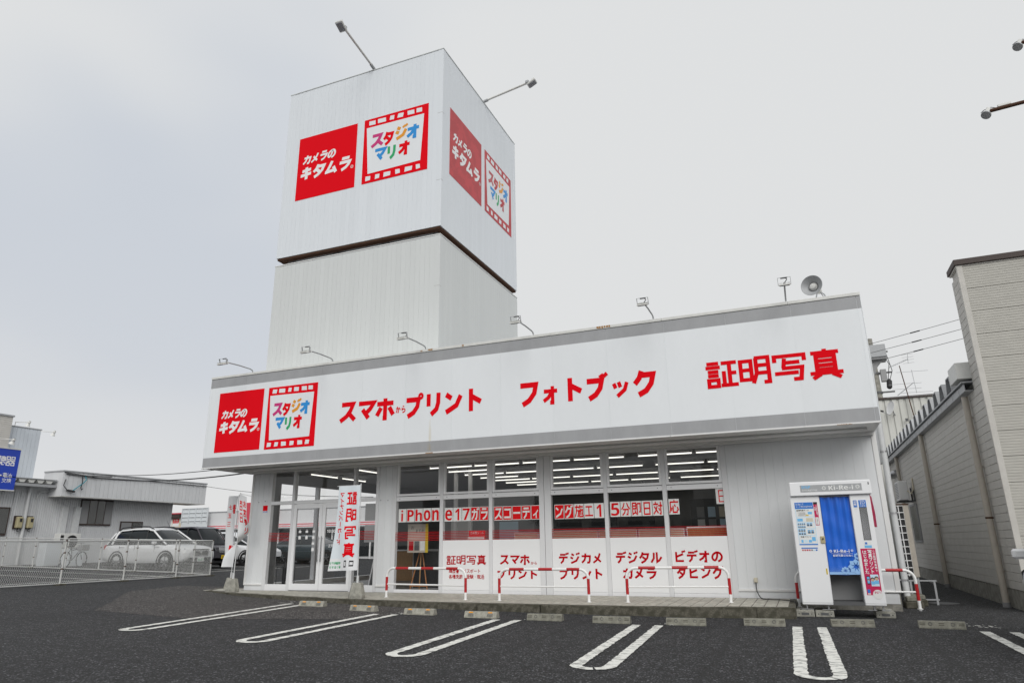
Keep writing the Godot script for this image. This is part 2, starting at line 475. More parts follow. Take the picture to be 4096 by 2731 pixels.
# ---------------------------------------------------------------- lettering
# Strokes on a 100 x 100 square, y down. "~" makes a stroke a curve, "o x,y,r" a ring.
const SAY := "4,13 42,13 | 0,27 46,27 | 6,42 40,42 | 6,56 40,56 | 8,71 38,71 38,93 8,93 8,71"
const GLYPH := {
	"カ": "10,32 88,32 84,76 78,88 60,88 | 46,8 45,40 36,66 12,90", "メ": "74,8 62,42 42,68 12,90 | 26,34 80,82",
	"ラ": "22,12 80,12 | 10,40 88,40 82,60 64,80 34,94", "の": "~ 54,20 50,54 36,80 20,80 10,60 20,34 50,18 78,28 90,54 80,78 56,92",
	"キ": "14,32 82,26 | 8,64 90,56 | 44,6 58,95", "タ": "38,6 30,32 10,56 | 34,22 86,22 76,54 54,78 22,95 | 34,44 68,70",
	"ム": "46,8 34,46 18,82 | 6,84 84,77 | 64,50 92,95", "ス": "16,15 80,15 66,46 44,72 10,92 | 58,58 92,90",
	"マ": "8,18 92,18 72,46 48,66 | 30,46 64,88", "ホ": "6,28 94,28 | 50,4 50,94 38,94 | 28,46 6,82 | 72,46 94,82",
	"か": "6,34 46,32 58,40 56,66 48,90 36,88 | 34,6 26,54 8,92 | 70,22 92,56", "ら": "36,6 64,16 | ~ 26,28 22,60 48,46 74,50 82,68 66,88 32,94",
	"フ": "12,16 86,16 78,50 54,78 22,94", "プ": "8,26 74,26 68,56 48,80 16,95 | o 86,13,9", "リ": "24,8 24,60 | 76,6 75,48 66,74 38,95",
	"ン": "12,18 40,36 | 88,26 66,66 12,92", "ト": "36,4 36,96 | 36,34 86,60", "オ": "8,30 92,30 | 62,4 62,92 46,92 | 58,34 36,64 6,82",
	"ブ": "8,26 74,26 66,56 46,80 16,95 | 70,3 78,17 | 86,0 95,13", "ツ": "12,24 22,50 | 40,18 50,46 | 88,22 74,60 30,92",
	"ク": "38,6 28,32 8,54 | 34,22 86,22 76,56 54,82 22,96",
	"証": SAY + " | 50,14 98,14 | 75,14 75,91 | 75,50 96,50 | 57,42 57,91 | 46,91 100,91",
	"明": "6,16 38,16 38,80 6,80 6,16 | 6,47 38,47 | 54,8 54,60 42,94 | 50,8 91,8 91,92 74,92 | 54,34 91,34 | 54,60 91,60",
	"写": "6,32 6,12 94,12 94,32 | 36,20 31,52 | 34,35 80,35 | 26,53 86,53 80,92 58,92 | 4,70 74,70",
	"真": "50,1 50,14 | 10,13 90,13 | 24,25 76,25 76,69 24,69 24,25 | 24,40 76,40 | 24,55 76,55 | 3,81 97,81 | 34,84 10,98 | 66,84 90,98",
	"履": "10,8 90,8 90,27 10,27 | 10,8 10,60 2,96 | 34,34 22,48 | 36,52 22,66 | 30,62 30,97 | 48,37 94,37 | 52,47 90,47 90,63 52,63 52,47 | 60,65 44,82 | 54,75 84,75 58,96 | 58,76 96,96",
	"歴": "8,8 97,8 | 12,8 12,60 2,96 | 22,28 52,28 | 38,15 38,54 | 36,30 20,50 | 40,30 54,48 | 58,28 95,28 | 77,15 77,54 | 74,30 60,50 | 79,30 97,48 | 57,60 57,92 | 57,75 88,75 | 32,68 32,92 | 16,93 97,93",
	"書": "22,8 80,8 80,34 22,34 | 4,21 96,21 | 10,46 90,46 | 50,0 50,57 | 4,58 96,58 | 26,67 74,67 74,97 26,97 26,67 | 26,82 74,82",
	"・": "50,42 50,60", "パ": "30,22 24,54 6,86 | 56,22 72,50 88,86 | o 86,13,9", "バ": "30,22 24,54 6,86 | 56,22 72,50 88,86 | 72,4 80,18 | 88,0 96,14",
	"ポ": "4,34 82,34 | 44,12 44,95 34,94 | 24,50 6,82 | 62,50 82,80 | o 88,13,9", "ー": "6,50 94,50", "｜": "50,6 50,94",
	"各": "40,3 26,26 8,42 | 36,15 78,15 58,40 32,54 4,66 | 34,26 64,48 97,63 | 26,67 76,67 76,97 26,97 26,67",
	"種": "40,4 8,13 | 2,31 45,31 | 25,11 25,98 | 25,34 4,72 | 28,42 43,60 | 90,3 50,10 | 47,22 99,22 | 55,34 93,34 93,62 55,62 55,34 | 55,48 93,48 | 74,8 74,95 | 52,78 97,78 | 46,95 100,95",
	"免": "36,2 10,32 | 34,12 70,12 58,28 | 20,29 84,29 84,55 20,55 20,29 | 52,29 46,62 34,80 8,97 | 62,56 62,94 94,94 94,78",
	"許": SAY + " | 62,2 50,36 | 60,20 97,20 | 47,50 100,50 | 76,20 76,98",
	"受": "90,3 10,10 | 22,20 30,33 | 48,16 54,30 | 82,16 72,33 | 6,56 6,39 94,39 94,56 | 22,59 80,59 58,82 10,98 | 32,66 56,86 94,98",
	"験": "8,8 8,58 44,58 42,93 32,93 | 8,8 42,8 | 26,8 26,58 | 8,25 40,25 | 8,41 40,41 | 3,70 1,90 | 14,70 16,85 | 25,70 28,83 | 73,2 48,30 | 73,2 99,30 | 58,33 88,33 | 73,33 73,60 | 53,43 93,43 93,60 53,60 53,43 | 70,60 60,82 46,97 | 75,60 85,82 100,97",
	"就": "27,0 27,13 | 2,14 53,14 | 10,26 45,26 45,46 10,46 10,26 | 28,46 28,93 18,93 | 14,58 3,84 | 41,58 51,80 | 54,30 100,30 | 75,4 72,52 50,97 | 80,44 80,93 98,93 98,76 | 87,8 97,21",
	"活": "10,6 24,17 | 4,34 18,45 | 5,94 26,60 | 88,4 36,13 | 30,36 99,36 | 65,9 65,58 | 40,59 91,59 91,97 40,97 40,59",
	"デ": "18,18 70,18 | 6,42 90,42 | 52,42 46,72 24,94 | 76,4 83,18 | 90,0 97,14", "ジ": "20,12 44,25 | 10,40 34,53 | 88,34 66,72 16,92 | 68,6 76,20 | 86,0 94,14",
	"ル": "30,10 28,56 4,92 | 56,6 56,86 76,74 96,46", "ビ": "20,12 20,88 84,88 | 80,30 22,52 | 72,4 80,18 | 88,0 96,14",
	"ダ": "38,10 30,36 8,58 | 34,28 76,28 68,58 48,80 18,97 | 32,48 62,72 | 76,6 83,18 | 90,2 97,14", "グ": "38,10 28,36 8,58 | 34,28 74,28 66,60 48,82 18,97 | 74,6 81,18 | 88,2 95,14",
	"ガ": "8,34 76,34 72,78 66,91 50,91 | 42,12 40,48 30,72 8,94 | 74,6 82,20 | 88,2 96,16", "コ": "12,20 86,20 86,92 | 10,84 86,84",
	"テ": "18,16 82,16 | 6,42 94,42 | 54,42 48,72 22,95", "イ": "86,8 52,44 8,66 | 57,40 57,96",
	"施": "26,2 26,18 | 4,18 50,18 | 22,18 20,56 4,96 | 20,46 45,46 41,90 30,90 | 64,2 52,32 | 60,16 99,16 | 54,50 95,39 93,72 84,74 | 73,28 73,80 | 57,38 57,92 98,92 98,78",
	"工": "12,18 88,18 | 50,18 50,84 | 3,86 97,86", "分": "36,4 26,30 4,54 | 64,4 76,30 97,52 | 20,54 78,54 73,92 56,92 | 46,54 38,78 12,98",
	"即": "10,8 47,8 47,50 10,50 | 10,4 10,92 42,78 | 10,29 47,29 | 34,60 50,93 | 61,12 61,98 | 61,12 95,12 95,74 80,74", "日": "20,8 80,8 80,94 20,94 20,8 | 20,51 80,51",
	"対": "27,2 27,20 | 2,22 55,22 | 45,34 28,70 3,95 | 12,38 54,90 | 56,33 100,33 | 82,4 82,93 66,93 | 61,50 70,70",
	"応": "54,0 54,14 | 8,16 97,16 | 12,16 12,60 2,96 | 27,56 22,84 | 40,44 40,92 80,92 84,74 | 54,34 66,52 | 84,52 97,78",
	"ナ": "6,36 94,36 | 54,4 52,48 40,74 16,95", "ド": "32,6 32,96 | 32,38 78,62 | 64,10 72,26 | 82,4 90,20",
	"申": "14,20 86,20 86,71 14,71 14,20 | 14,46 86,46 | 50,2 50,98", "請": SAY + " | 54,10 99,10 | 58,22 95,22 | 50,35 100,35 | 76,2 76,35 | 57,47 57,98 | 57,47 95,47 95,96 84,96 | 57,63 95,63 | 57,79 95,79",
	"用": "14,10 14,60 4,96 | 14,10 87,10 87,95 74,95 | 14,36 87,36 | 14,61 87,61 | 50,10 50,95", "承": "22,8 78,8 54,26 | 50,26 50,94 38,94 | 34,40 66,40 | 32,56 68,56 | 28,72 72,72 | 4,34 32,34 24,66 3,86 | 94,26 72,42 | 66,36 78,66 99,86",
	"り": "30,8 26,52 36,44 | ~ 68,6 76,40 66,74 40,96", "ま": "12,22 88,22 | 16,44 84,44 | ~ 50,4 50,74 40,92 18,86 20,72 44,70 86,90", "す": "4,24 96,24 | 56,4 58,66 | ~ 56,48 44,42 34,54 44,66 58,54 56,74 38,96",
	"七": "4,50 96,38 | 40,4 40,90 88,90 88,74", "五": "10,12 90,12 | 50,12 40,90 | 18,46 78,46 73,90 | 3,91 97,91", "三": "12,14 88,14 | 18,50 82,50 | 4,90 96,90",
	"着": "30,0 38,13 | 70,0 62,13 | 10,14 90,14 | 16,28 84,28 | 3,42 97,42 | 50,14 50,42 | 44,42 6,86 | 34,56 79,56 79,98 34,98 34,56 | 34,70 79,70 | 34,84 79,84",
	"百": "4,8 96,8 | 50,8 42,28 | 17,28 83,28 83,97 17,97 17,28 | 17,62 83,62", "お": "8,30 58,26 | ~ 34,4 34,82 20,90 10,76 30,58 62,50 86,62 80,84 58,94 | 72,20 94,38",
	"宮": "50,0 50,11 | 6,30 6,12 94,12 94,30 | 26,28 75,28 75,50 26,50 26,28 | 48,50 44,64 | 16,65 85,65 85,97 16,97 16,65", "参": "40,2 26,22 78,18 | 66,10 83,27 | 6,33 94,33 | 40,22 28,48 3,60 | 60,33 74,48 97,60 | 56,42 30,62 | 64,56 26,79 | 78,70 18,99",
	"影": "14,4 51,4 51,28 14,28 14,4 | 14,16 51,16 | 3,38 61,38 | 32,29 32,38 | 16,48 49,48 49,64 16,64 16,48 | 32,64 32,95 22,95 | 16,72 5,89 | 46,72 57,87 | 94,4 66,25 | 96,34 68,57 | 99,64 62,98",
	"抗": "3,25 42,22 | 24,2 24,91 12,90 | 2,63 44,48 | 71,2 71,18 | 46,20 99,20 | 58,36 56,70 42,97 | 58,36 85,36 85,92 100,92", "菌": "2,12 98,12 | 32,2 32,22 | 68,2 68,22 | 9,29 91,29 91,97 9,97 9,29 | 71,37 32,43 | 21,55 79,55 | 50,41 50,89 | 48,56 25,82 | 52,56 77,82",
	"で": "~ 6,22 84,18 54,38 46,64 58,86 82,90 | 68,40 78,54 | 84,34 94,48", "こ": "20,18 78,20 | ~ 18,62 20,82 46,92 86,84",
	"機": "22,2 22,98 | 4,26 42,26 | 20,32 4,68 | 26,40 41,55 | 60,2 48,16 58,22 44,37 62,32 | 87,2 76,16 87,22 74,35 93,32 | 44,47 99,47 | 56,48 44,96 | 69,4 75,62 98,96 | 93,58 60,94",
	"は": "~ 16,8 10,50 20,94 | 40,32 96,28 | ~ 70,6 72,74 58,92 42,84 48,70 68,72 96,90", "じ": "~ 30,6 28,70 42,92 64,86 86,64 | 54,18 62,34 | 74,10 84,26", "し": "~ 30,6 28,70 42,92 64,86 88,62",
	"め": "~ 24,18 34,60 52,86 | ~ 62,6 52,50 28,88 12,72 28,44 58,32 86,44 90,66 62,94", "た": "6,28 54,24 | 34,4 26,56 8,94 | 56,46 90,44 | ~ 50,70 60,90 94,86",
	"聴": "1,8 47,8 | 10,8 10,80 | 38,8 38,98 | 10,31 38,31 | 10,52 38,52 | 0,84 48,75 | 73,2 73,22 | 50,12 99,12 | 54,25 95,25 95,49 54,49 54,25 | 68,25 68,49 | 82,25 82,49 | 55,62 50,86 | 63,58 63,93 86,93 | 75,58 80,71 | 91,62 99,84",
	"器": "10,6 42,6 42,32 10,32 10,6 | 58,6 90,6 90,32 58,32 58,6 | 3,48 97,48 | 52,34 48,48 6,68 | 52,48 94,68 | 10,69 42,69 42,95 10,95 10,69 | 58,69 90,69 90,95 58,95 58,69",
	"電": "14,6 87,6 | 5,29 5,18 95,18 95,29 | 50,6 50,41 | 21,29 38,29 | 62,29 79,29 | 21,39 38,39 | 62,39 79,39 | 16,51 85,51 85,80 16,80 16,51 | 16,66 85,66 | 50,51 50,95 95,95 95,84",
	"池": "10,7 24,18 | 3,36 18,46 | 5,95 26,60 | 32,50 93,36 91,68 80,68 | 65,3 65,78 | 45,24 45,93 96,93 97,76", "交": "50,0 50,18 | 3,20 97,20 | 32,28 10,50 | 68,28 90,50 | 71,44 52,76 4,99 | 30,46 54,78 96,99",
	"換": "2,25 36,23 | 22,2 22,91 10,90 | 0,63 36,50 | 62,2 44,25 | 60,12 82,12 72,25 | 46,27 95,27 95,57 | 46,27 46,57 | 62,27 58,45 | 77,27 79,43 | 38,60 100,60 | 71,40 67,72 40,99 | 72,62 99,99",
	"税": "40,4 6,13 | 1,32 45,32 | 24,11 24,98 | 24,36 3,73 | 28,42 43,61 | 58,2 66,17 | 93,2 84,17 | 54,22 95,22 95,48 54,48 54,22 | 66,48 60,78 44,97 | 81,48 81,93 100,93 100,78",
	"も": "~ 46,4 40,72 52,94 76,88 84,66 | 12,32 74,34 | 10,56 72,58", "と": "32,6 42,42 | ~ 84,24 38,48 22,68 34,88 86,90",
	"便": "26,2 4,52 | 16,36 16,98 | 34,12 99,12 | 44,26 93,26 93,58 44,58 44,26 | 44,42 93,42 | 69,12 66,70 34,97 | 46,66 66,84 99,97", "利": "50,4 8,13 | 1,34 55,34 | 28,11 28,98 | 28,38 3,78 | 32,44 53,68 | 67,12 67,72 | 93,4 93,94 78,94",
	"な": "6,26 52,22 | 34,4 10,62 | 62,18 92,36 | ~ 64,42 64,76 50,92 36,80 48,66 92,90", "年": "28,0 8,36 | 22,16 93,16 | 26,40 89,40 | 26,40 26,67 | 1,67 99,67 | 57,16 57,100",
	"正": "6,12 94,12 | 52,12 52,90 | 52,48 88,48 | 24,42 24,90 | 2,90 98,90", "月": "24,6 24,60 8,97 | 24,6 81,6 81,95 66,95 | 24,34 81,34 | 24,62 81,62",
	"名": "42,2 28,24 8,40 | 38,14 82,14 60,44 30,64 4,74 | 34,30 50,44 | 34,60 86,60 86,96 34,96 34,60", "前": "28,0 36,12 | 72,0 64,12 | 3,15 97,15 | 12,28 12,98 | 12,28 46,28 46,96 38,96 | 12,46 46,46 | 12,64 46,64 | 64,30 64,80 | 88,26 88,95 76,95",
	"シ": "20,12 44,25 | 10,40 34,53 | 88,30 66,72 16,92", "営": "18,0 26,14 | 50,0 50,14 | 82,0 74,14 | 6,32 6,17 94,17 94,32 | 26,32 74,32 74,52 26,52 26,32 | 48,52 44,66 | 14,67 86,67 86,97 14,97 14,67",
}
const SMALL := {"ォ": "オ", "ィ": "イ", "ッ": "ツ", "っ": "と"}

func stroke_points(s: String) -> Array:
	# -> [[points, closed], ...]
	var out := []
	for one in s.split("|"):
		var bits := one.strip_edges().split(" ", false)
		if bits.is_empty(): continue
		var head: String = bits[0]
		var pts := PackedVector2Array()
		if head == "o":
			var q := bits[1].split(",")
			for k in 13:
				var t := TAU * k / 12.0
				pts.append(Vector2(float(q[0]) + cos(t) * float(q[2]), float(q[1]) + sin(t) * float(q[2])))
			out.append([pts, true, 0.55])
			continue
		for b in bits:
			if b == "~": continue
			var q := b.split(",")
			pts.append(Vector2(float(q[0]), float(q[1])))
		if head == "~":
			var sm := PackedVector2Array()
			for k in pts.size() - 1:
				var p0 := pts[maxi(k - 1, 0)]
				var p3 := pts[mini(k + 2, pts.size() - 1)]
				for t in 4: sm.append(pts[k].cubic_interpolate(pts[k + 1], p0, p3, t / 4.0))
			sm.append(pts[pts.size() - 1])
			pts = sm
		out.append([pts, pts[0].distance_to(pts[pts.size() - 1]) < 0.5, 1.0])
	return out

func ribbon(b: MB, pts: PackedVector2Array, closed: bool, w: float, put: Callable):
	var m := pts.size()
	var L := []
	var R := []
	for k in m:
		var d0 := Vector2.ZERO
		var d1 := Vector2.ZERO
		if k > 0: d0 = (pts[k] - pts[k - 1]).normalized()
		if k < m - 1: d1 = (pts[k + 1] - pts[k]).normalized()
		if closed and k == 0: d0 = (pts[0] - pts[m - 2]).normalized()
		if closed and k == m - 1: d1 = (pts[1] - pts[0]).normalized()
		if d0 == Vector2.ZERO: d0 = d1
		if d1 == Vector2.ZERO: d1 = d0
		var nn := (d0.orthogonal() + d1.orthogonal()).normalized()
		var s := w / maxf(nn.dot(d0.orthogonal()), 0.5)
		L.append(pts[k] + nn * s); R.append(pts[k] - nn * s)
	for k in m - 1:
		b.quad(put.call(L[k]), put.call(L[k + 1]), put.call(R[k + 1]), put.call(R[k]))

func write(b: MB, text: String, at: Vector3, right: Vector3, up: Vector3, size: float, opt := {}):
	# at: upper left corner of the first character's square; opt: adv, w (stroke width), sx, slant, down, gap
	var w: float = opt.get("w", 10.0) * 0.5
	var sx: float = opt.get("sx", 1.0)
	var adv: float = opt.get("adv", size * sx * 1.04)
	var slant: float = opt.get("slant", 0.0)
	var nn := right.cross(up).normalized()
	var rise := 0
	for k in text.length():
		var ch := text[k]
		var go := (-up if opt.get("down", false) else right) * adv * k
		var sc := 1.0
		var off := Vector2.ZERO
		if SMALL.has(ch):
			ch = SMALL[ch]; sc = 0.74; off = Vector2(13, 26)
		if not GLYPH.has(ch): continue
		for st in stroke_points(GLYPH[ch]):
			var lift := 0.0004 * (rise % 9)
			rise += 1
			var put := func(p: Vector2) -> Vector3:
				var q := p * sc + off
				return at + go + right * ((q.x + (100.0 - q.y) * slant) * 0.01 * size * sx) - up * (q.y * 0.01 * size) + nn * lift
			ribbon(b, st[0], st[1], w * st[2], put)

func latin(where: Node, called: String, text: String, lo: Vector2, hi: Vector2, z: float, m: Material, bold := true, xf := Transform3D()) -> MeshInstance3D:
	# roman letters stretched to fill a rectangle in the xy plane of xf
	var f := SystemFont.new()
	f.font_names = PackedStringArray(["Droid Sans"])
	f.font_weight = 700 if bold else 400
	var t := TextMesh.new()
	t.text = text
	t.font = f
	t.font_size = 64
	t.pixel_size = 0.01
	t.depth = 0.05
	t.curve_step = 4.0
	var bb := t.get_aabb()
	var s := Vector3((hi.x - lo.x) / maxf(bb.size.x, 0.01), (hi.y - lo.y) / maxf(bb.size.y, 0.01), 0.03)
	var mid := bb.position + bb.size * 0.5
	var o := inst(where, called, t, m)
	o.transform = xf * Transform3D(Basis.from_scale(s), Vector3((lo.x + hi.x) * 0.5, (lo.y + hi.y) * 0.5, z) - mid * s)
	return o

# ---------------------------------------------------------------- the scene
func _ready():
	rng.seed = 20240611
	var cam := Camera3D.new()
	cam.name = "camera"
	cam.position = Vector3(0, 1.2512, 14.9739)
	cam.rotation_degrees = Vector3(16.5024, 22.2894, -0.7826)
	cam.fov = 53.18
	cam.near = 0.1
	cam.far = 900.0
	add_child(cam)
	var sun := DirectionalLight3D.new()
	sun.name = "sun"
	sun.light_energy = 0.5
	sun.light_color = Color(1.0, 0.992, 0.978)
	sun.light_angular_distance = 45.0
	sun.shadow_enabled = true
	add_child(sun)
	sun.look_at_from_position(Vector3(0.55, 0.85, 1.0), Vector3.ZERO)
	var env := Environment.new()
	env.background_mode = Environment.BG_SKY
	var sky := Sky.new()
	var pan := PanoramaSkyMaterial.new()
	pan.panorama = sky_picture()
	sky.sky_material = pan
	env.sky = sky
	env.background_energy_multiplier = 1.0
	env.tonemap_mode = Environment.TONE_MAPPER_LINEAR
	env.tonemap_exposure = 1.24
	env.sdfgi_enabled = true
	env.ssao_enabled = true
	env.ssil_enabled = true
	var we := WorldEnvironment.new()
	we.name = "world_environment"
	we.environment = env
	add_child(we)

	make_textures()
	make_materials()
	build_ground()
	build_walkway()
	build_markings()
	build_shop()
	build_shop_front()
	build_fascia()
	build_tower()
	build_interior()
	build_cards()
	build_right_building()
	build_left_building()
	build_far_store()
	build_fence()
	build_cars()
	build_wheel_stops()
	build_guard_rails()
	build_booth()
	build_banners()
	build_sign_lamps()
	build_side_passage()
	build_rear()
	build_small_things()
	build_across_the_road()

func sky_picture() -> ImageTexture:
	var w := 768
	var h := 384
	var im := Image.create(w, h, false, Image.FORMAT_RGBF)
	var f := FastNoiseLite.new()
	f.seed = 35
	f.noise_type = FastNoiseLite.TYPE_SIMPLEX_SMOOTH
	f.frequency = 0.7
	f.fractal_octaves = 4
	f.fractal_gain = 0.42
	for y in h:
		var el := PI * (0.5 - (y + 0.5) / h)
		for x in w:
			var az := TAU * (x + 0.5) / w
			var d := Vector3(cos(el) * cos(az), sin(el) * 1.9, cos(el) * sin(az))
			var s := clampf(0.5 + 0.75 * f.get_noise_3dv(d * 1.25), 0.0, 1.0)
			var lo := Color(0.472, 0.505, 0.555)
			var hi := Color(0.592, 0.602, 0.608)
			var k := lo.lerp(hi, smoothstep(0.05, 0.55, s))
			k = k.lerp(Color(0.605, 0.60, 0.592), exp(-maxf(el, 0.0) * 6.0) * 0.75)
			im.set_pixel(x, y, k)
	return ImageTexture.create_from_image(im)

func build_ground():
	var xs := []
	var zs := []
	for x in [-600.0, -300.0, -150.0, -80.0, -60.0, -48.0, -40.0]: xs.append(x)
	var q := -36.0
	while q < 12.0: xs.append(q); q += 0.5
	for x in [14.0, 20.0, 40.0, 100.0, 300.0, 600.0]: xs.append(x)
	for z in [-600.0, -300.0, -150.0, -80.0, -50.0, -40.0, -32.0, -26.0, -20.0]: zs.append(z)
	q = -16.0
	while q < 18.0: zs.append(q); q += 0.5
	for z in [20.0, 26.0, 40.0, 80.0, 200.0, 600.0]: zs.append(z)
	var f := FastNoiseLite.new()
	f.seed = 77
	f.frequency = 0.22
	f.fractal_octaves = 4
	var b := MB.new()
	for z in zs:
		for x in xs:
			var t := 1.0 + 0.42 * f.get_noise_2d(x, z)
			b.tint = Color(t, t, t * 1.01)
			b.put(Vector3(x, ground(x), z), Vector3(0.009, 1, 0).normalized())
	var w := xs.size()
	for i in zs.size() - 1:
		for j in w - 1:
			var a := i * w + j
			b.ix.append_array([a, a + 1, a + w, a + 1, a + w + 1, a + w])
	structure(part(self, "ground", b, M.asphalt, true))
	# older, browner patch of surfacing by the entrance
	var pl := [Vector2(-13.0, 4.95), Vector2(-16.4, 1.4), Vector2(-16.9, -0.6), Vector2(-15.6, -1.3), Vector2(-13.5, 0.5), Vector2(-9.5, 2.0), Vector2(-7.0, 2.5), Vector2(-7.1, 4.45), Vector2(-9.8, 5.45)]
	b = MB.new()
	var pts := PackedVector2Array()
	for k in pl.size():
		var a: Vector2 = pl[k]
		var c: Vector2 = pl[(k + 1) % pl.size()]
		var m := int(a.distance_to(c) / 0.25) + 1
		for s in m: pts.append(a.lerp(c, float(s) / m) + Vector2(rng.randf_range(-0.025, 0.025), rng.randf_range(-0.025, 0.025)))
	var tr := Geometry2D.triangulate_polygon(pts)
	for k in range(0, tr.size(), 3):
		var p := []
		for e in 3: p.append(Vector3(pts[tr[k + e]].x, ground(pts[tr[k + e]].x) + 0.004, pts[tr[k + e]].y))
		b.both3(p[0], p[1], p[2], Vector3.UP)
	structure(part(self, "asphalt_patch", b, M.old_asphalt))
	# iron cover in the side passage
	b = MB.new()
	b.lathe(Vector3(2.45, ground(2.45) + 0.001, -2.1), Vector3.UP, [[0.27, 0.0], [0.27, 0.008], [0.245, 0.008], [0.245, 0.004], [0.0, 0.004]], 28)
	tag(part(self, "manhole_cover", b, M.grey_dark), "round iron manhole cover in the side passage asphalt", "manhole cover")

const EDGE := [Vector2(-14.75, 0.45), Vector2(-13.0, 1.15), Vector2(-10.5, 1.85), Vector2(-8.6, 2.22), Vector2(-6.6, 2.42), Vector2(-4.0, 2.45), Vector2(-2.0, 2.32), Vector2(-0.36, 2.02)]

func edge_z(x: float) -> float:
	for k in EDGE.size() - 1:
		if x <= EDGE[k + 1].x:
			var t := clampf((x - EDGE[k].x) / (EDGE[k + 1].x - EDGE[k].x), 0, 1)
			return lerpf(EDGE[k].y, EDGE[k + 1].y, t)
	return EDGE[EDGE.size() - 1].y

func build_walkway():
	var wk := node(self, "walkway")
	structure(wk)
	# bed under the tiles
	var b := MB.new()
	var poly := PackedVector2Array()
	for e in EDGE: poly.append(Vector2(e.x, e.y - 0.1))
	poly.append(Vector2(-0.42, -0.06)); poly.append(Vector2(-15.3, -0.9)); poly.append(Vector2(-15.4, -0.5))
	var bed := PackedVector2Array()
	for p in poly: bed.append(Vector2(p.x, -p.y))
	b.prism(bed, Transform3D(Basis(Vector3.RIGHT, Vector3(0, 0, -1), Vector3.UP), Vector3(0, -0.1, 0)), PY - 0.004 + 0.1)
	part(wk, "bed", b, M.grout)
	# tiles, the largest in view as parts of their own
	var spots := []
	var x := -15.0
	while x < -0.5:
		var z := -0.5
		while z < 2.5:
			var lim := minf(edge_z(x), edge_z(x + 0.2)) - 0.125
			var inside := z + 0.3 <= lim + 0.15 and (z >= 0.02 or x < -14.1)
			if x < -14.75: inside = z < 0.25
			if inside:
				var z1 := minf(z + 0.3, lim)
				if z1 - z > 0.05: spots.append([x + 0.1, (z + z1) * 0.5, z1 - z - 0.008])
			z += 0.3
		x += 0.2
	spots.sort_custom(func(p, r): return Vector2(p[0], p[1] - 15.0).length() < Vector2(r[0], r[1] - 15.0).length())
	var rest := MB.new()
	for k in spots.size():
		var s: Array = spots[k]
		var at := Vector3(s[0], PY - 0.012 + rng.randf_range(-0.0006, 0.0006), s[1])
		if k < 300: inst(wk, "tile", boxm(Vector3(0.186, 0.024, snappedf(s[2] - 0.006, 0.01)), 0.003), M["tile%d" % rng.randi_range(0, 3)], at)
		else: rest.box(at, Vector3(0.192, 0.024, s[2]))
	if rest.v.size():
		part(wk, "far_tiles", rest, M.tile0).set_meta("kind", "stuff")
	# kerb stones along the front edge
	var run := []
	for k in EDGE.size() - 1:
		var m := maxi(1, int(round(EDGE[k].distance_to(EDGE[k + 1]) / 0.6)))
		for s in m: run.append(EDGE[k].lerp(EDGE[k + 1], float(s) / m))
	run.append(EDGE[EDGE.size() - 1])
	run.push_front(Vector2(-15.3, -0.55))
	for k in run.size() - 1:
		var a: Vector2 = run[k]
		var e: Vector2 = run[k + 1]
		var d := (e - a).normalized()
		var mid := (a + e) * 0.5 - Vector2(-d.y, d.x) * 0.06
		var bs := Basis(Vector3(d.x, 0, d.y), Vector3.UP, Vector3(-d.y, 0, d.x))
		inst(wk, "kerb_stone", boxm(Vector3(snappedf(a.distance_to(e), 0.05) + 0.04, 0.30, 0.12), 0.008), M.kerb, Vector3(mid.x, PY - 0.147 + rng.randf_range(-0.003, 0.003), mid.y), bs)
	inst(wk, "kerb_stone", boxm(Vector3(0.12, 0.30, 1.85), 0.008), M.kerb, Vector3(-0.36, PY - 0.148, 1.06))

func paint_strip(b: MB, pts: Array, w: float):
	# worn painted line through points on the ground, with ragged edges and cracks
	var fine := []
	for k in pts.size() - 1:
		var m := maxi(1, int((pts[k + 1] - pts[k]).length() / 0.06))
		for s in m: fine.append(pts[k].lerp(pts[k + 1], float(s) / m))
	fine.append(pts[pts.size() - 1])
	var L := []
	var R := []
	for k in fine.size():
		var d: Vector2 = (fine[mini(k + 1, fine.size() - 1)] - fine[maxi(k - 1, 0)]).normalized()
		var o := Vector2(-d.y, d.x)
		L.append(fine[k] + o * (w * 0.5 + rng.randf_range(-0.007, 0.006)))
		R.append(fine[k] - o * (w * 0.5 + rng.randf_range(-0.012, 0.008)))
	for k in fine.size() - 1:
		var cut := 0.0
		if rng.randf() < 0.07: cut = rng.randf_range(0.15, 0.4)
		var f := func(p: Vector2) -> Vector3: return Vector3(p.x, ground(p.x) + 0.008, p.y)
		var l1: Vector2 = L[k + 1].lerp(L[k], cut)
		var r1: Vector2 = R[k + 1].lerp(R[k], cut * rng.randf_range(0.5, 1.5))
		b.both(f.call(L[k]), f.call(l1), f.call(r1), f.call(R[k]), Vector3.UP)

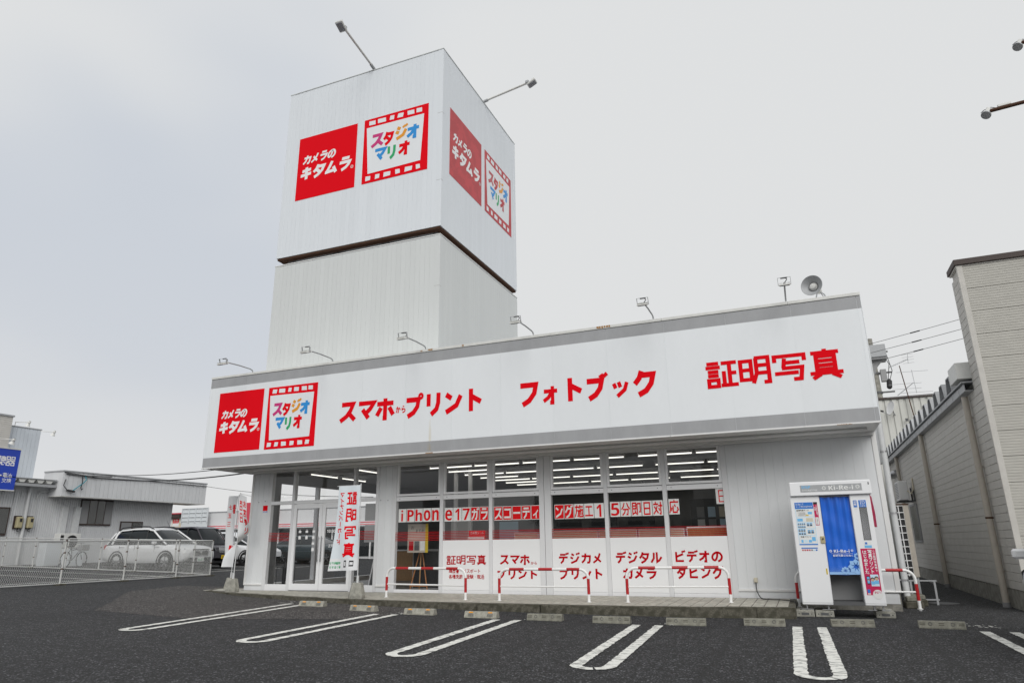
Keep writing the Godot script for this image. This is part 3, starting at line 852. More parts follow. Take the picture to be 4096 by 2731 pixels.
func build_markings():
	# hairpin bay lines: [x of the left leg at top, right leg at top, top z, x left at tip, right at tip, tip z]
	for u in [[-10.30, -9.90, 2.45, -9.78, -9.42, 7.0], [-7.35, -6.97, 3.68, -7.16, -6.79, 7.35], [-4.93, -4.57, 3.78, -4.66, -4.30, 7.62], [-2.59, -2.25, 3.72, -2.40, -2.04, 7.62], [-0.28, 0.06, 3.14, -0.20, 0.15, 7.35], [2.17, 2.53, 2.85, 2.20, 2.55, 7.2]]:
		var a := Vector2(u[0], u[2])
		var e := Vector2(u[1], u[2] - 0.04)
		var c := Vector2(u[3], u[5] - 0.2)
		var d := Vector2(u[4], u[5] - 0.2)
		var pts := [a, c]
		for k in range(1, 8):
			var t := PI * k / 8.0
			pts.append(c.lerp(d, 0.5 - 0.5 * cos(t)) + Vector2(0, 0.2 * sin(t)))
		pts.append(d); pts.append(e)
		var b := MB.new()
		paint_strip(b, pts, 0.135)
		structure(part(self, "parking_line", b, M.line))
	# paint left over by the wheel stops
	for q in [[-10.55, 2.25, 0.3], [-7.0, 3.38, 0.3], [-6.6, 3.3, 0.25], [-4.4, 3.5, 0.2], [-2.15, 3.4, 0.25], [2.0, 2.05, 0.35], [2.35, 2.15, 0.3]]:
		var b := MB.new()
		for k in 16:
			var p := Vector2(q[0] + rng.randf_range(-0.5, 0.5) * q[2], q[1] + rng.randf_range(-0.5, 0.5) * q[2] * 1.4)
			var r := rng.randf_range(0.008, 0.035)
			var pl := []
			for s in 6:
				var t := TAU * s / 6.0
				var e := p + Vector2(cos(t), sin(t)) * r * rng.randf_range(0.5, 1.1)
				pl.append(Vector3(e.x, ground(e.x) + 0.006 + 0.0003 * k, e.y))
			for s in range(1, 5): b.both3(pl[0], pl[s], pl[s + 1], Vector3.UP)
		structure(part(self, "parking_line", b, M.line))
	# lines of the neighbour's lot beyond the fence
	for q in [[Vector2(-31.0, -3.4), Vector2(-20.6, -3.4)], [Vector2(-31.0, -1.2), Vector2(-20.4, -1.2)], [Vector2(-21.0, -4.9), Vector2(-21.0, 2.0)], [Vector2(-27.5, -8.0), Vector2(-22.0, -8.0)], [Vector2(-27.5, -10.6), Vector2(-22.0, -10.6)], [Vector2(-21.8, -5.6), Vector2(-21.8, -16.0)]]:
		var b := MB.new()
		paint_strip(b, q, 0.1)
		structure(part(self, "parking_line", b, M.line))

# ---------------------------------------------------------------- the shop
var shop: Node3D
var tower: Node3D

func tone(m: Material) -> Material:
	# sheets of one batch differ a little
	for k in ["tower", "tower_low", "wall", "fascia"]:
		if m == M[k]: return M[k + str(rng.randi_range(0, 2))]
	return m

func panels_x(where: Node, called: String, x0: float, x1: float, w: float, y0: float, y1: float, z: float, th: float, m: Material):
	# upright cladding strips side by side, front at z; a dark sheet stands behind their joints
	var k := maxi(1, int(round((x1 - x0) / w)))
	var s := (x1 - x0) / k
	for i in k:
		inst(where, called, boxm(Vector3(s - 0.004, y1 - y0, th), 0.0015), tone(m), Vector3(x0 + s * (i + 0.5), (y0 + y1) * 0.5, z - th * 0.5))

func panels_z(where: Node, called: String, z0: float, z1: float, w: float, y0: float, y1: float, x: float, th: float, m: Material, sgn := 1.0):
	var k := maxi(1, int(round((z1 - z0) / w)))
	var s := (z1 - z0) / k
	for i in k:
		inst(where, called, boxm(Vector3(th, y1 - y0, s - 0.004), 0.0015), tone(m), Vector3(x - sgn * th * 0.5, (y0 + y1) * 0.5, z0 + s * (i + 0.5)))

func build_shop():
	shop = node(self, "shop_building")
	tag(shop, "white single-storey photo shop with long red-lettered fascia and big front windows", "shop")
	# closing walls, floor and roof, all with thickness
	slab(shop, "backing", Vector3(-1.36, 0.1, -0.2), Vector3(1.46, 3.6, -0.005), M.wall)
	slab(shop, "backing", Vector3(-13.92, 0.1, -0.2), Vector3(-13.34, 3.6, -0.005), M.wall)
	slab(shop, "backing", Vector3(-9.84, 0.1, -0.2), Vector3(-9.43, 3.6, -0.005), M.wall)
	slab(shop, "lintel", Vector3(-13.31, 3.24, -0.2), Vector3(-9.84, 3.6, -0.03), M.wall)
	slab(shop, "lintel", Vector3(-9.42, 3.24, -0.2), Vector3(-1.36, 3.6, -0.03), M.wall)
	slab(shop, "side_wall", Vector3(1.28, 0.0, -12.0), Vector3(1.46, 3.9, -0.2), M.inner_wall)
	slab(shop, "rear_wall", Vector3(-13.9, 0.0, -12.2), Vector3(1.46, 3.9, -12.0), M.inner_wall)
	slab(shop, "side_wall", Vector3(-13.92, 0.0, -12.0), Vector3(-13.72, 3.9, -6.3), M.inner_wall)
	slab(shop, "roof", Vector3(-13.92, 3.62, -12.2), Vector3(1.46, 3.8, 0.0), M.galva)
	slab(shop, "floor", Vector3(-13.72, 0.02, -12.0), Vector3(1.28, PY, -0.2), M.floor)
	slab(shop, "ceiling", Vector3(-13.72, 3.30, -12.0), Vector3(1.28, 3.36, -0.2), M.ceiling)
	# side glazing towards the left
	slab(shop, "side_wall", Vector3(-13.92, 0.0, -0.9), Vector3(-13.72, 3.9, -0.2), M.inner_wall)
	slab(shop, "side_wall", Vector3(-13.92, 3.0, -6.3), Vector3(-13.72, 3.9, -0.9), M.inner_wall)
	slab(shop, "sill", Vector3(-13.92, 0.0, -6.3), Vector3(-13.72, 0.3, -0.9), M.trim)
	for z in [-0.93, -2.7, -4.5, -6.27]:
		slab(shop, "side_mullion", Vector3(-13.90, 0.3, z - 0.035), Vector3(-13.76, 3.0, z + 0.035), M.alu)
	for z in [-2.7, -4.5, -6.27]:
		pane(shop, Vector3(-13.826, 0.3, z + 0.04), Vector3(-13.820, 3.0, z + 1.73 if z > -6 else z + 1.7))
	# visible cladding
	panels_x(shop, "wall_panel", -1.345, 1.405, 0.183, 0.33, 3.27, 0.0, 0.024, M.wall)
	panels_x(shop, "wall_panel", -13.87, -13.36, 0.17, 0.33, 3.3, 0.0, 0.024, M.wall)
	panels_x(shop, "wall_panel", -9.80, -9.45, 0.175, 0.33, 3.27, 0.0, 0.024, M.wall)
	panels_z(shop, "wall_panel", -12.0, -0.02, 0.36, 0.33, 3.7, 1.484, 0.022, M.wall)
	for q in [[-13.94, -13.875], [1.41, 1.50]]:
		slab(shop, "corner_trim", Vector3(q[0], 0.3, -0.06), Vector3(q[1], 3.3, 0.012), M.trim, 0.004)
	for q in [[-13.93, -13.33], [-9.82, -9.42], [-1.36, 1.49]]:
		slab(shop, "base_flashing", Vector3(q[0], 0.29, -0.02), Vector3(q[1], 0.335, 0.02), M.trim, 0.004)
		slab(shop, "foundation", Vector3(q[0] + 0.01, -0.2, -0.2), Vector3(q[1] - 0.01, 0.288, -0.012), M.concrete)
	slab(shop, "foundation", Vector3(1.30, -0.3, -12.2), Vector3(1.482, 0.32, -0.21), M.concrete)
	# downpipe straps, sticker, outlet
	var st := node(shop, "security_sticker")
	slab(st, "red_field", Vector3(-13.50, 2.185, 0.001), Vector3(-13.33, 2.325, 0.006), M.red)
	slab(st, "white_field", Vector3(-13.50, 2.135, 0.001), Vector3(-13.33, 2.184, 0.006), M.white)
	latin(st, "lettering", "SECOM", Vector2(-13.49, 2.143), Vector2(-13.34, 2.177), 0.007, M.deep_blue)
	var b := MB.new()
	b.cbox(Vector3(-1.01, 0.50, 0.03), Vector3(0.07, 0.09, 0.05), 0.008)
	part(shop, "outlet_box", b, M.cream)
	b = MB.new()
	for q in [[-13.66, 2.42], [-13.44, 2.44], [-9.76, 2.34], [-9.55, 2.33]]:
		b.tube(Vector3(q[0], q[1], 0.0), Vector3(q[0], q[1], 0.02), 0.012, 0.012, 8)
	part(shop, "wall_anchor", b, M.steel)

func frame_rect(where: Node, called: String, x0: float, x1: float, y0: float, y1: float, w: float, z0: float, z1: float, m: Material):
	var b := MB.new()
	b.span(Vector3(x0, y0, z0), Vector3(x0 + w, y1, z1)); b.span(Vector3(x1 - w, y0, z0), Vector3(x1, y1, z1))
	b.span(Vector3(x0 + w, y1 - w, z0), Vector3(x1 - w, y1, z1 - 0.001)); b.span(Vector3(x0 + w, y0, z0), Vector3(x1 - w, y0 + w, z1 - 0.001))
	return part(where, called, b, m)

func stripes(where: Node, x0: float, x1: float):
	for k in 6:
		var y := 1.352 + k * 0.037
		slab(where, "red_stripe", Vector3(x0, y, 0.001), Vector3(x1, y + 0.011, 0.0035), M.dark_red)

func film_word(where: Node, s: String, x0: float, x1: float, y0: float, y1: float, w: float, sx := 0.0):
	var size := y1 - y0
	var n := s.length()
	var adv := (x1 - x0) / (n - 0.04)
	for k in n:
		var b := MB.new()
		write(b, s[k], Vector3(x0 + adv * k, y1, 0.009), Vector3.RIGHT, Vector3.UP, size, {"w": w, "sx": (adv / size * 0.94) if sx == 0.0 else sx})
		part(where, "character", b, M.dark_red)

func build_shop_front():
	# posts between the six bays
	for q in [[-9.42, -9.30], [-8.075, -7.985], [-6.775, -6.69], [-5.52, -5.40], [-5.39, -5.235], [-4.0, -3.915], [-2.71, -2.62], [-1.465, -1.35]]:
		slab(shop, "window_post", Vector3(q[0], 0.07, -0.10), Vector3(q[1], 3.24, 0.02), M.alu, 0.004)
	slab(shop, "window_head", Vector3(-9.42, 3.2, -0.09), Vector3(-1.36, 3.238, 0.012), M.alu)
	var bays := [[-9.30, -8.075], [-7.985, -6.775], [-6.69, -5.52], [-5.235, -4.0], [-3.915, -2.71], [-2.62, -1.465]]
	for k in 6:
		var x0: float = bays[k][0]
		var x1: float = bays[k][1]
		var w := node(shop, "window")
		frame_rect(w, "sash_frame", x0 + 0.004, x1 - 0.004, 2.415, 3.198, 0.05, -0.06, 0.008, M.alu_light)
		pane(w, Vector3(x0 + 0.05, 2.46, -0.026), Vector3(x1 - 0.05, 3.15, -0.020))
		slab(w, "transom", Vector3(x0 + 0.002, 2.295, -0.07), Vector3(x1 - 0.002, 2.40, 0.014), M.alu_light, 0.004)
		pane(w, Vector3(x0 + 0.002, 0.235, -0.006), Vector3(x1 - 0.002, 2.293, 0.0))
		slab(w, "bottom_rail", Vector3(x0 + 0.002, 0.09, -0.07), Vector3(x1 - 0.002, 0.235, 0.012), M.alu_light, 0.004)
		stripes(w, x0 + 0.002, x1 - 0.002)
		var bolts := MB.new()
		for q in [[x0 + 0.1, 2.35], [x1 - 0.1, 2.35], [x0 + 0.1, 0.16], [x1 - 0.1, 0.16]]: bolts.box(Vector3(q[0], q[1], 0.015), Vector3(0.02, 0.012, 0.004))
		part(w, "weep_hole", bolts, M.gap)
		if k > 0: slab(w, "white_film", Vector3(x0 + 0.003, 0.24, 0.001), Vector3(x1 - 0.003, 1.345, 0.005), M.film)
		match k:
			1:
				film_word(w, "証明写真", -7.876, -6.84, 0.795, 1.012, 10.8)
				film_word(w, "履歴書・パスポート", -7.81, -6.99, 0.612, 0.702, 11.5)
				film_word(w, "各種免許・受験・就活", -7.81, -6.90, 0.487, 0.580, 11.5)
			2:
				film_word(w, "スマホ", -6.52, -5.77, 0.795, 1.014, 18)
				film_word(w, "から", -5.75, -5.60, 0.795, 0.862, 13)
				film_word(w, "プリント", -6.59, -5.575, 0.485, 0.70, 18)
			3:
				film_word(w, "デジカメ", -5.10, -4.085, 0.81, 1.045, 17)
				film_word(w, "プリント", -5.10, -4.085, 0.49, 0.72, 18)
			4:
				film_word(w, "デジタル", -3.815, -2.815, 0.815, 1.055, 17)
				film_word(w, "カメラ", -3.685, -2.945, 0.505, 0.735, 18)
			5:
				film_word(w, "ビデオの", -2.57, -1.585, 0.835, 1.07, 17)
				film_word(w, "ダビング", -2.545, -1.60, 0.52, 0.76, 17)
	# entrance: side lights, two leaves, lights above
	for q in [[-13.33, -13.22], [-12.53, -12.45], [-10.60, -10.53], [-9.90, -9.82]]:
		slab(shop, "entrance_post", Vector3(q[0], 0.09, -0.10), Vector3(q[1], 3.24, 0.02), M.alu, 0.004)
	slab(shop, "entrance_head", Vector3(-13.22, 3.19, -0.09), Vector3(-9.90, 3.238, 0.012), M.alu)
	slab(shop, "threshold", Vector3(-13.22, 0.09, -0.12), Vector3(-9.90, 0.178, -0.02), M.steel)
	for q in [[-13.22, -12.53], [-12.45, -10.60], [-10.53, -9.90]]:
		slab(shop, "entrance_transom", Vector3(q[0], 2.33, -0.08), Vector3(q[1], 2.42, 0.014), M.alu_light, 0.004)
		pane(shop, Vector3(q[0], 2.42, -0.026), Vector3(q[1], 3.19, -0.020))
	for q in [[-13.22, -12.53], [-10.53, -9.90]]:
		var w := node(shop, "side_light")
		pane(w, Vector3(q[0], 0.32, -0.006), Vector3(q[1], 2.33, 0.0))
		slab(w, "bottom_rail", Vector3(q[0], 0.15, -0.07), Vector3(q[1], 0.32, 0.012), M.alu_light, 0.004)
		for k in 6:
			slab(w, "red_stripe", Vector3(q[0] + 0.002, 1.40 + k * 0.038, 0.001), Vector3(q[1] - 0.002, 1.411 + k * 0.038, 0.0035), M.dark_red)
	for k in 2:
		var x0 := -12.45 if k == 0 else -11.52
		var x1 := -11.53 if k == 0 else -10.60
		var d := node(shop, "door_leaf")
		var b := MB.new()
		b.span(Vector3(x0, 0.185, -0.05), Vector3(x0 + 0.09, 2.32, 0.0)); b.span(Vector3(x1 - 0.09, 0.185, -0.05), Vector3(x1, 2.32, 0.0))
		b.span(Vector3(x0 + 0.09, 2.21, -0.05), Vector3(x1 - 0.09, 2.32, -0.001)); b.span(Vector3(x0 + 0.09, 0.185, -0.05), Vector3(x1 - 0.09, 0.34, -0.001))
		part(d, "frame", b, M.alu_light)
		pane(d, Vector3(x0 + 0.09, 0.34, -0.028), Vector3(x1 - 0.09, 2.21, -0.022))
		b = MB.new()
		var hx := x1 - 0.045 if k == 0 else x0 + 0.045
		b.tube(Vector3(hx, 0.87, 0.05), Vector3(hx, 1.5, 0.05), 0.014, 0.014, 8)
		for y in [0.92, 1.45]: b.tube(Vector3(hx, y, 0.0), Vector3(hx, y, 0.05), 0.008, 0.008, 6)
		part(d, "handle", b, M.chrome)
		if k == 0:
			# small white pictograms on the glass
			for i in 3:
				for j in 4:
					if j > 1 and i < 2: continue
					var c := Vector3(-12.22 + i * 0.22, 1.62 - j * 0.15, -0.018)
					b = MB.new()
					b.box(c, Vector3(0.075, 0.055 + 0.02 * (j % 2), 0.002))
					b.box(c + Vector3(0, 0.045, 0), Vector3(0.03, 0.012, 0.002))
					part(d, "pictogram", b, M.white)
		else:
			latin(d, "lettering", "10:00", Vector2(-11.36, 1.58), Vector2(-11.11, 1.66), -0.018, M.white)
			b = MB.new()
			write(b, "営", Vector3(-11.08, 1.78, -0.019), Vector3.RIGHT, Vector3.UP, 0.07, {"w": 9})
			write(b, "年", Vector3(-11.12, 1.49, -0.019), Vector3.RIGHT, Vector3.UP, 0.08, {"w": 10})
			write(b, "正月", Vector3(-11.30, 1.30, -0.019), Vector3.RIGHT, Vector3.UP, 0.08, {"w": 9})
			part(d, "lettering", b, M.white)

# ---------------------------------------------------------------- fascia and its lettering
func round_r(where: Node, o: Vector3, right: Vector3, up: Vector3, r: float, m: Material):
	var b := MB.new()
	var ring := PackedVector2Array()
	for k in 13: ring.append(Vector2(cos(TAU * k / 12), sin(TAU * k / 12)))
	ribbon(b, ring, true, 0.12, func(p: Vector2) -> Vector3: return o + right * p.x * r + up * p.y * r)
	for s in ["-0.3,-0.5 -0.3,0.5 0.2,0.5 0.35,0.25 0.2,0.02 -0.3,0.02", "0.05,0.02 0.4,-0.5"]:
		var pts := PackedVector2Array()
		for q in s.split(" "): pts.append(Vector2(float(q.split(",")[0]), float(q.split(",")[1])))
		ribbon(b, pts, false, 0.09, func(p: Vector2) -> Vector3: return o + right * p.x * r + up * p.y * r)
	part(where, "registered_mark", b, m)

func flat(b: MB, o: Vector3, right: Vector3, up: Vector3, uv: Array):
	# convex outline given in fractions of the sign, v down
	var nn := right.cross(up)
	var p := []
	for q in uv: p.append(o + right * q[0] - up * q[1])
	for k in range(1, p.size() - 1): b.both3(p[0], p[k], p[k + 1], nn)

func logo_red(where: Node, o: Vector3, right: Vector3, up: Vector3, faded := false):
	# o: upper left corner; right and up span the whole sign
	var nn := right.cross(up).normalized()
	var sg := node(where, "red_name_sign")
	var b := MB.new()
	b.box(o + right * 0.5 - up * 0.5 + nn * 0.002, Vector3(right.length(), up.length(), 0.006), Basis(right.normalized(), up.normalized(), nn))
	part(sg, "panel", b, M.faded_red if faded else M.logo_red)
	b = MB.new()
	var h := up.length()
	var wd := right.length()
	var r := right.normalized()
	var u := up.normalized()
	write(b, "カメラの", o + right * 0.075 - up * 0.295 + nn * 0.007, r, u, h * 0.155, {"w": 20, "adv": wd * 0.143, "sx": 0.90, "slant": 0.22})
	write(b, "キタムラ", o + right * 0.04 - up * 0.485 + nn * 0.007, r, u, h * 0.215, {"w": 22, "adv": wd * 0.218, "sx": 1.0, "slant": 0.16})
	part(sg, "lettering", b, M.white)
	round_r(sg, o + right * 0.945 - up * 0.67 + nn * 0.008, r, u, h * 0.022, M.white)

func logo_film(where: Node, o: Vector3, right: Vector3, up: Vector3, faded := false):
	var nn := right.cross(up).normalized()
	var sg := node(where, "film_frame_sign")
	var b := MB.new()
	b.box(o + right * 0.5 - up * 0.5 + nn * 0.002, Vector3(right.length(), up.length(), 0.006), Basis(right.normalized(), up.normalized(), nn))
	part(sg, "frame", b, M.faded_red if faded else M.logo_red)
	b = MB.new()
	flat(b, o + nn * 0.007, right, up, [[0.04, 0.135], [0.935, 0.145], [0.895, 0.845], [0.09, 0.86]])
	for q in [[0.085, 0.17], [0.225, 0.335], [0.41, 0.47], [0.53, 0.615], [0.69, 0.775], [0.825, 0.895]]:
		var s := rng.randf_range(-0.012, 0.012)
		flat(b, o + nn * 0.0075, right, up, [[q[0] + s, 0.035], [q[1] + 0.006, 0.04], [q[1] - s, 0.105], [q[0] - 0.008, 0.10]])
	for q in [[0.06, 0.135], [0.215, 0.275], [0.345, 0.445], [0.52, 0.595], [0.67, 0.77], [0.83, 0.895]]:
		var s := rng.randf_range(-0.008, 0.012)
		flat(b, o + nn * 0.0075, right, up, [[q[0], 0.895], [q[1] + s, 0.90], [q[1], 0.96], [q[0] - s, 0.965]])
	part(sg, "white_field", b, M.fascia)
	var r := right.normalized()
	var u := up.normalized()
	var h := up.length()
	var wd := right.length()
	for q in [["ス", 0.11, 0.26, 0.20, "magenta"], ["タ", 0.31, 0.27, 0.165, "logo_red"], ["ジ", 0.49, 0.235, 0.19, "orange"], ["オ", 0.675, 0.265, 0.195, "sign_blue"], ["マ", 0.18, 0.49, 0.18, "sign_blue"], ["リ", 0.37, 0.50, 0.16, "sign_green"], ["オ", 0.555, 0.485, 0.18, "logo_red"]]:
		b = MB.new()
		write(b, q[0], o + right * q[1] - up * q[2] + nn * 0.010, r, u, h * 0.215, {"w": 23, "sx": q[3] * wd / (h * 0.205)})
		var m: Material = M[q[4]]
		if faded and q[4] == "logo_red": m = M.faded_red
		if faded and q[4] == "magenta": m = M.pale_red
		part(sg, "letter", b, m)

func build_fascia():
	var X0 := -14.47
	var X1 := 1.482
	var n := 13
	var s := (X1 - X0) / n
	var fs := node(shop, "fascia")
	slab(fs, "core", Vector3(X0 + 0.02, 3.27, 0.03), Vector3(X1 - 0.02, 5.59, FZ - 0.004), M.fascia)
	var cuts := [X0, X0 + 0.07]
	for i in range(1, n): cuts.append(X0 + s * i)
	cuts.append_array([X1 - 0.07, X1])
	for i in cuts.size() - 1:
		var xm: float = (cuts[i] + cuts[i + 1]) * 0.5
		var pw: float = cuts[i + 1] - cuts[i] - (0.006 if i in [0, cuts.size() - 2] else 0.003)
		for q in [[3.262, 3.513, "band"], [3.513, 5.388, "fascia"], [5.388, 5.632, "band"]]:
			inst(fs, "fascia_panel", boxm(Vector3(pw, q[1] - q[0] - 0.0008, 0.03)), tone(M[q[2]]), Vector3(xm, (q[0] + q[1]) * 0.5, FZ - 0.015))
	for q in [X0 - 0.006, X1 + 0.006]:
		slab(fs, "end_panel", Vector3(q - 0.006, 3.262, -0.1), Vector3(q + 0.006, 5.632, FZ - 0.002), M.fascia)
	slab(fs, "coping_bed", Vector3(X0 + 0.02, 5.60, 0.0), Vector3(X1 - 0.02, 5.652, FZ - 0.02), M.band)
	var k := 0
	var x := X0 - 0.01
	while x < X1:
		var e := minf(x + 2.45, X1 + 0.012)
		slab(fs, "coping", Vector3(x, 5.640, -0.2), Vector3(e - 0.004, 5.706, FZ + 0.012), M.coping, 0.006)
		slab(fs, "drip_edge", Vector3(x, 3.232, FZ - 0.06), Vector3(e - 0.004, 3.261, FZ + 0.016), M.trim, 0.004)
		x = e
		if e >= X1: break
	slab(fs, "soffit", Vector3(X0 + 0.01, 3.242, -0.5), Vector3(X1 - 0.01, 3.258, FZ - 0.06), M.trim)
	slab(fs, "soffit_beam", Vector3(-13.9, 3.185, 0.021), Vector3(1.46, 3.241, 0.14), M.trim)
	var b := MB.new()
	b.path([Vector3(-13.9, 3.205, 0.75), Vector3(1.3, 3.205, 0.75)], 0.032, 10)
	x = -13.2
	while x < 1.2:
		b.tube(Vector3(x, 3.205, 0.75), Vector3(x + 0.1, 3.205, 0.75), 0.04, 0.04, 10)
		b.box(Vector3(x + 0.05, 3.232, 0.75), Vector3(0.03, 0.03, 0.05))
		x += 1.36
	part(fs, "conduit", b, M.trim)
	# rust stains
	for q in [[-3.62, -3.30, 5.702, 5.645], [-7.75, -7.62, 5.70, 5.65], [-6.85, -6.80, 5.70, 5.642], [-7.95, -7.90, 5.69, 5.645]]:
		b = MB.new()
		for t in 6:
			var xa: float = lerpf(q[0], q[1], t / 6.0)
			var xb: float = lerpf(q[0], q[1], (t + rng.randf_range(0.6, 1.0)) / 6.0)
			b.quad(Vector3(xa, q[3] + rng.randf_range(0, 0.02), FZ + 0.0145), Vector3(xb, q[3] + rng.randf_range(0, 0.02), FZ + 0.0145), Vector3(xb, q[2], FZ + 0.0145), Vector3(xa, q[2], FZ + 0.0145))
		part(fs, "rust_patch", b, M.rust_stain)
	for q in [[-7.66, 0.19, 3.236, 3.26, "rust_stain"], [0.9, 0.25, 3.236, 3.25, "rust_stain"]]:
		b = MB.new()
		for t in 9:
			var xa: float = q[0] + q[1] * (t / 9.0 - 0.5)
			b.quad(Vector3(xa, q[2], FZ + 0.0185), Vector3(xa + q[1] / 9.5, q[2], FZ + 0.0185), Vector3(xa + q[1] / 9.5, q[3] - rng.randf_range(0, 0.012), FZ + 0.0185), Vector3(xa, q[3] - rng.randf_range(0, 0.012), FZ + 0.0185))
		part(fs, "rust_patch", b, M[q[4]])
	for q in [[3.263, 3.512, "stain"], [3.514, 4.05, "pale_stain"]]:
		b = MB.new()
		for t in 9:
			var xa := -7.71 + rng.randf_range(0, 0.085)
			var ya: float = q[0] + (rng.randf_range(0.0, 0.05) if q[2] == "stain" else 0.0)
			var yb: float = lerpf(ya, q[1], rng.randf_range(0.45, 1.0))
			var zz := FZ + 0.0012 + t * 0.0002
			b.quad(Vector3(xa, ya, zz), Vector3(xa + 0.010, ya, zz), Vector3(xa + 0.007, yb, zz), Vector3(xa + 0.003, yb, zz))
		part(fs, "rust_streak", b, M[q[2]])
	# signs and words
	logo_red(fs, Vector3(-14.112, 5.222, FZ + 0.002), Vector3(1.506, 0, 0), Vector3(0, 1.585, 0))
	logo_film(fs, Vector3(-12.448, 5.217, FZ + 0.002), Vector3(1.553, 0, 0), Vector3(0, 1.598, 0))
	var z := FZ + 0.004
	for q in [["スマホ", -10.21, 4.64, 0.525, 0.535, 21.5], ["から", -8.585, 4.40, 0.17, 0.14, 17], ["プリント", -8.34, 4.655, 0.56, 0.515, 21.5], ["フォトブック", -5.47, 4.66, 0.55, 0.512, 21.5], ["証明写真", -1.44, 4.69, 0.575, 0.625, 12.8]]:
		for t in q[0].length():
			b = MB.new()
			write(b, q[0][t], Vector3(q[1] + q[4] * t, q[2], z), Vector3.RIGHT, Vector3.UP, q[3], {"w": q[5], "sx": q[4] / q[3] * 0.96})
			part(fs, "character", b, M.red)

# ---------------------------------------------------------------- sign tower
func build_tower():
	var X0 := -14.0
	var X1 := -8.31
	var Z1 := -0.18
	var Z0 := -5.8
	tower = node(self, "sign_tower")
	tag(tower, "tall square white panelled sign tower rising behind the shop fascia", "tower")
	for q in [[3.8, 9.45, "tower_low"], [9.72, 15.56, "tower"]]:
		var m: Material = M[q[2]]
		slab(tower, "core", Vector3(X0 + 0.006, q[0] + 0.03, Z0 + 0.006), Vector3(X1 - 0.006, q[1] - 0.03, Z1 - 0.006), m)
		panels_x(tower, "panel", X0 + 0.16, X1 - 0.16, 0.152, q[0], q[1], Z1, 0.038, m)
		panels_z(tower, "panel", Z0 + 0.16, Z1 - 0.16, 0.152, q[0], q[1], X1, 0.038, m)
		panels_z(tower, "panel", Z0 + 0.16, Z1 - 0.16, 0.90, q[0], q[1], X0, 0.038, m, -1.0)
		panels_x(tower, "panel", X0 + 0.16, X1 - 0.16, 0.90, q[0], q[1], Z0 + 0.038, 0.038, m)
		for cx in [X0, X1]:
			for cz in [Z0, Z1]:
				var b := MB.new()
				var sx := 1.0 if cx == X1 else -1.0
				var sz := 1.0 if cz == Z1 else -1.0
				b.cbox(Vector3(cx - sx * 0.078, (q[0] + q[1]) * 0.5, cz - sz * 0.078), Vector3(0.166, q[1] - q[0] + 0.002, 0.166), 0.004)
				part(tower, "corner_trim", b, m)
		var lid := MB.new()
		lid.span(Vector3(X0 - 0.015, q[1], Z0 - 0.015), Vector3(X1 + 0.015, q[1] + 0.025, Z1 + 0.015))
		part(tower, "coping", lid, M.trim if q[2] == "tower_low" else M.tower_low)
		for y in ([7.95] if q[2] == "tower_low" else [11.15, 13.35]):
			slab(tower, "trim_joint", Vector3(X1 - 0.16, y, Z1 - 0.1), Vector3(X1 + 0.0075, y + 0.008, Z1 + 0.0075), M.tower_back)
	# steel in the gap between the two casings
	for z in [Z1 - 0.12, Z0 + 0.12]:
		slab(tower, "steel_beam", Vector3(X0 + 0.03, 9.655, z - 0.1), Vector3(X1 - 0.03, 9.717, z + 0.1), M.rust)
	for x in [X0 + 0.12, X1 - 0.12]:
		slab(tower, "steel_beam", Vector3(x - 0.1, 9.655, Z0 + 0.23), Vector3(x + 0.1, 9.717, Z1 - 0.23), M.rust)
	for x in [X0 + 0.3, X0 + 2.0, X0 + 3.7, X1 - 0.3]:
		for z in [Z1 - 0.35, Z0 + 0.35]:
			slab(tower, "steel_post", Vector3(x - 0.09, 9.40, z - 0.09), Vector3(x + 0.09, 9.72, z + 0.09), M.galva)
	for z in [-1.6, -3.0, -4.4]:
		slab(tower, "steel_joist", Vector3(X0 + 0.3, 9.62, z - 0.06), Vector3(X1 - 0.3, 9.70, z + 0.06), M.grey_dark)
	logo_red(tower, Vector3(-13.47, 13.77, Z1 + 0.002), Vector3(2.20, 0, 0), Vector3(0, 2.20, 0))
	logo_film(tower, Vector3(-11.01, 13.79, Z1 + 0.002), Vector3(2.24, 0, 0), Vector3(0, 2.20, 0))
	logo_red(tower, Vector3(X1 + 0.002, 13.82, -0.66), Vector3(0, 0, -2.20), Vector3(0, 2.24, 0), true)
	logo_film(tower, Vector3(X1 + 0.002, 13.81, -3.12), Vector3(0, 0, -2.24), Vector3(0, 2.24, 0), true)

# ---------------------------------------------------------------- inside the shop
func tube_light(at: Vector3, along_z: bool, label: String):
	var t := node(self, "fluorescent_light", at)
	tag(t, label, "ceiling light", "tube lights on the shop ceiling")
	if along_z: t.rotation.y = PI / 2
	inst(t, "housing", boxm(Vector3(1.3, 0.03, 0.045)), M.ceiling, Vector3(0, 0.065, 0))
	var b := MB.new()
	b.tube(Vector3(-0.62, 0, 0), Vector3(0.62, 0, 0), 0.016, 0.016, 8)
	part(t, "tube", b, M.tube)
	b = MB.new()
	for x in [-0.635, 0.635]: b.box(Vector3(x, 0.022, 0), Vector3(0.03, 0.09, 0.05))
	part(t, "lamp_holder", b, M.white)
	var l := AreaLight3D.new()
	l.name = "tube_glow"
	l.area_size = Vector2(1.2, 0.045)
	l.light_energy = 0.06
	l.light_color = Color(1.0, 0.99, 0.95)
	l.shadow_enabled = true
	l.transform = Transform3D(Basis(Vector3.RIGHT, -PI / 2), Vector3(0, -0.03, 0))
	t.add_child(l)

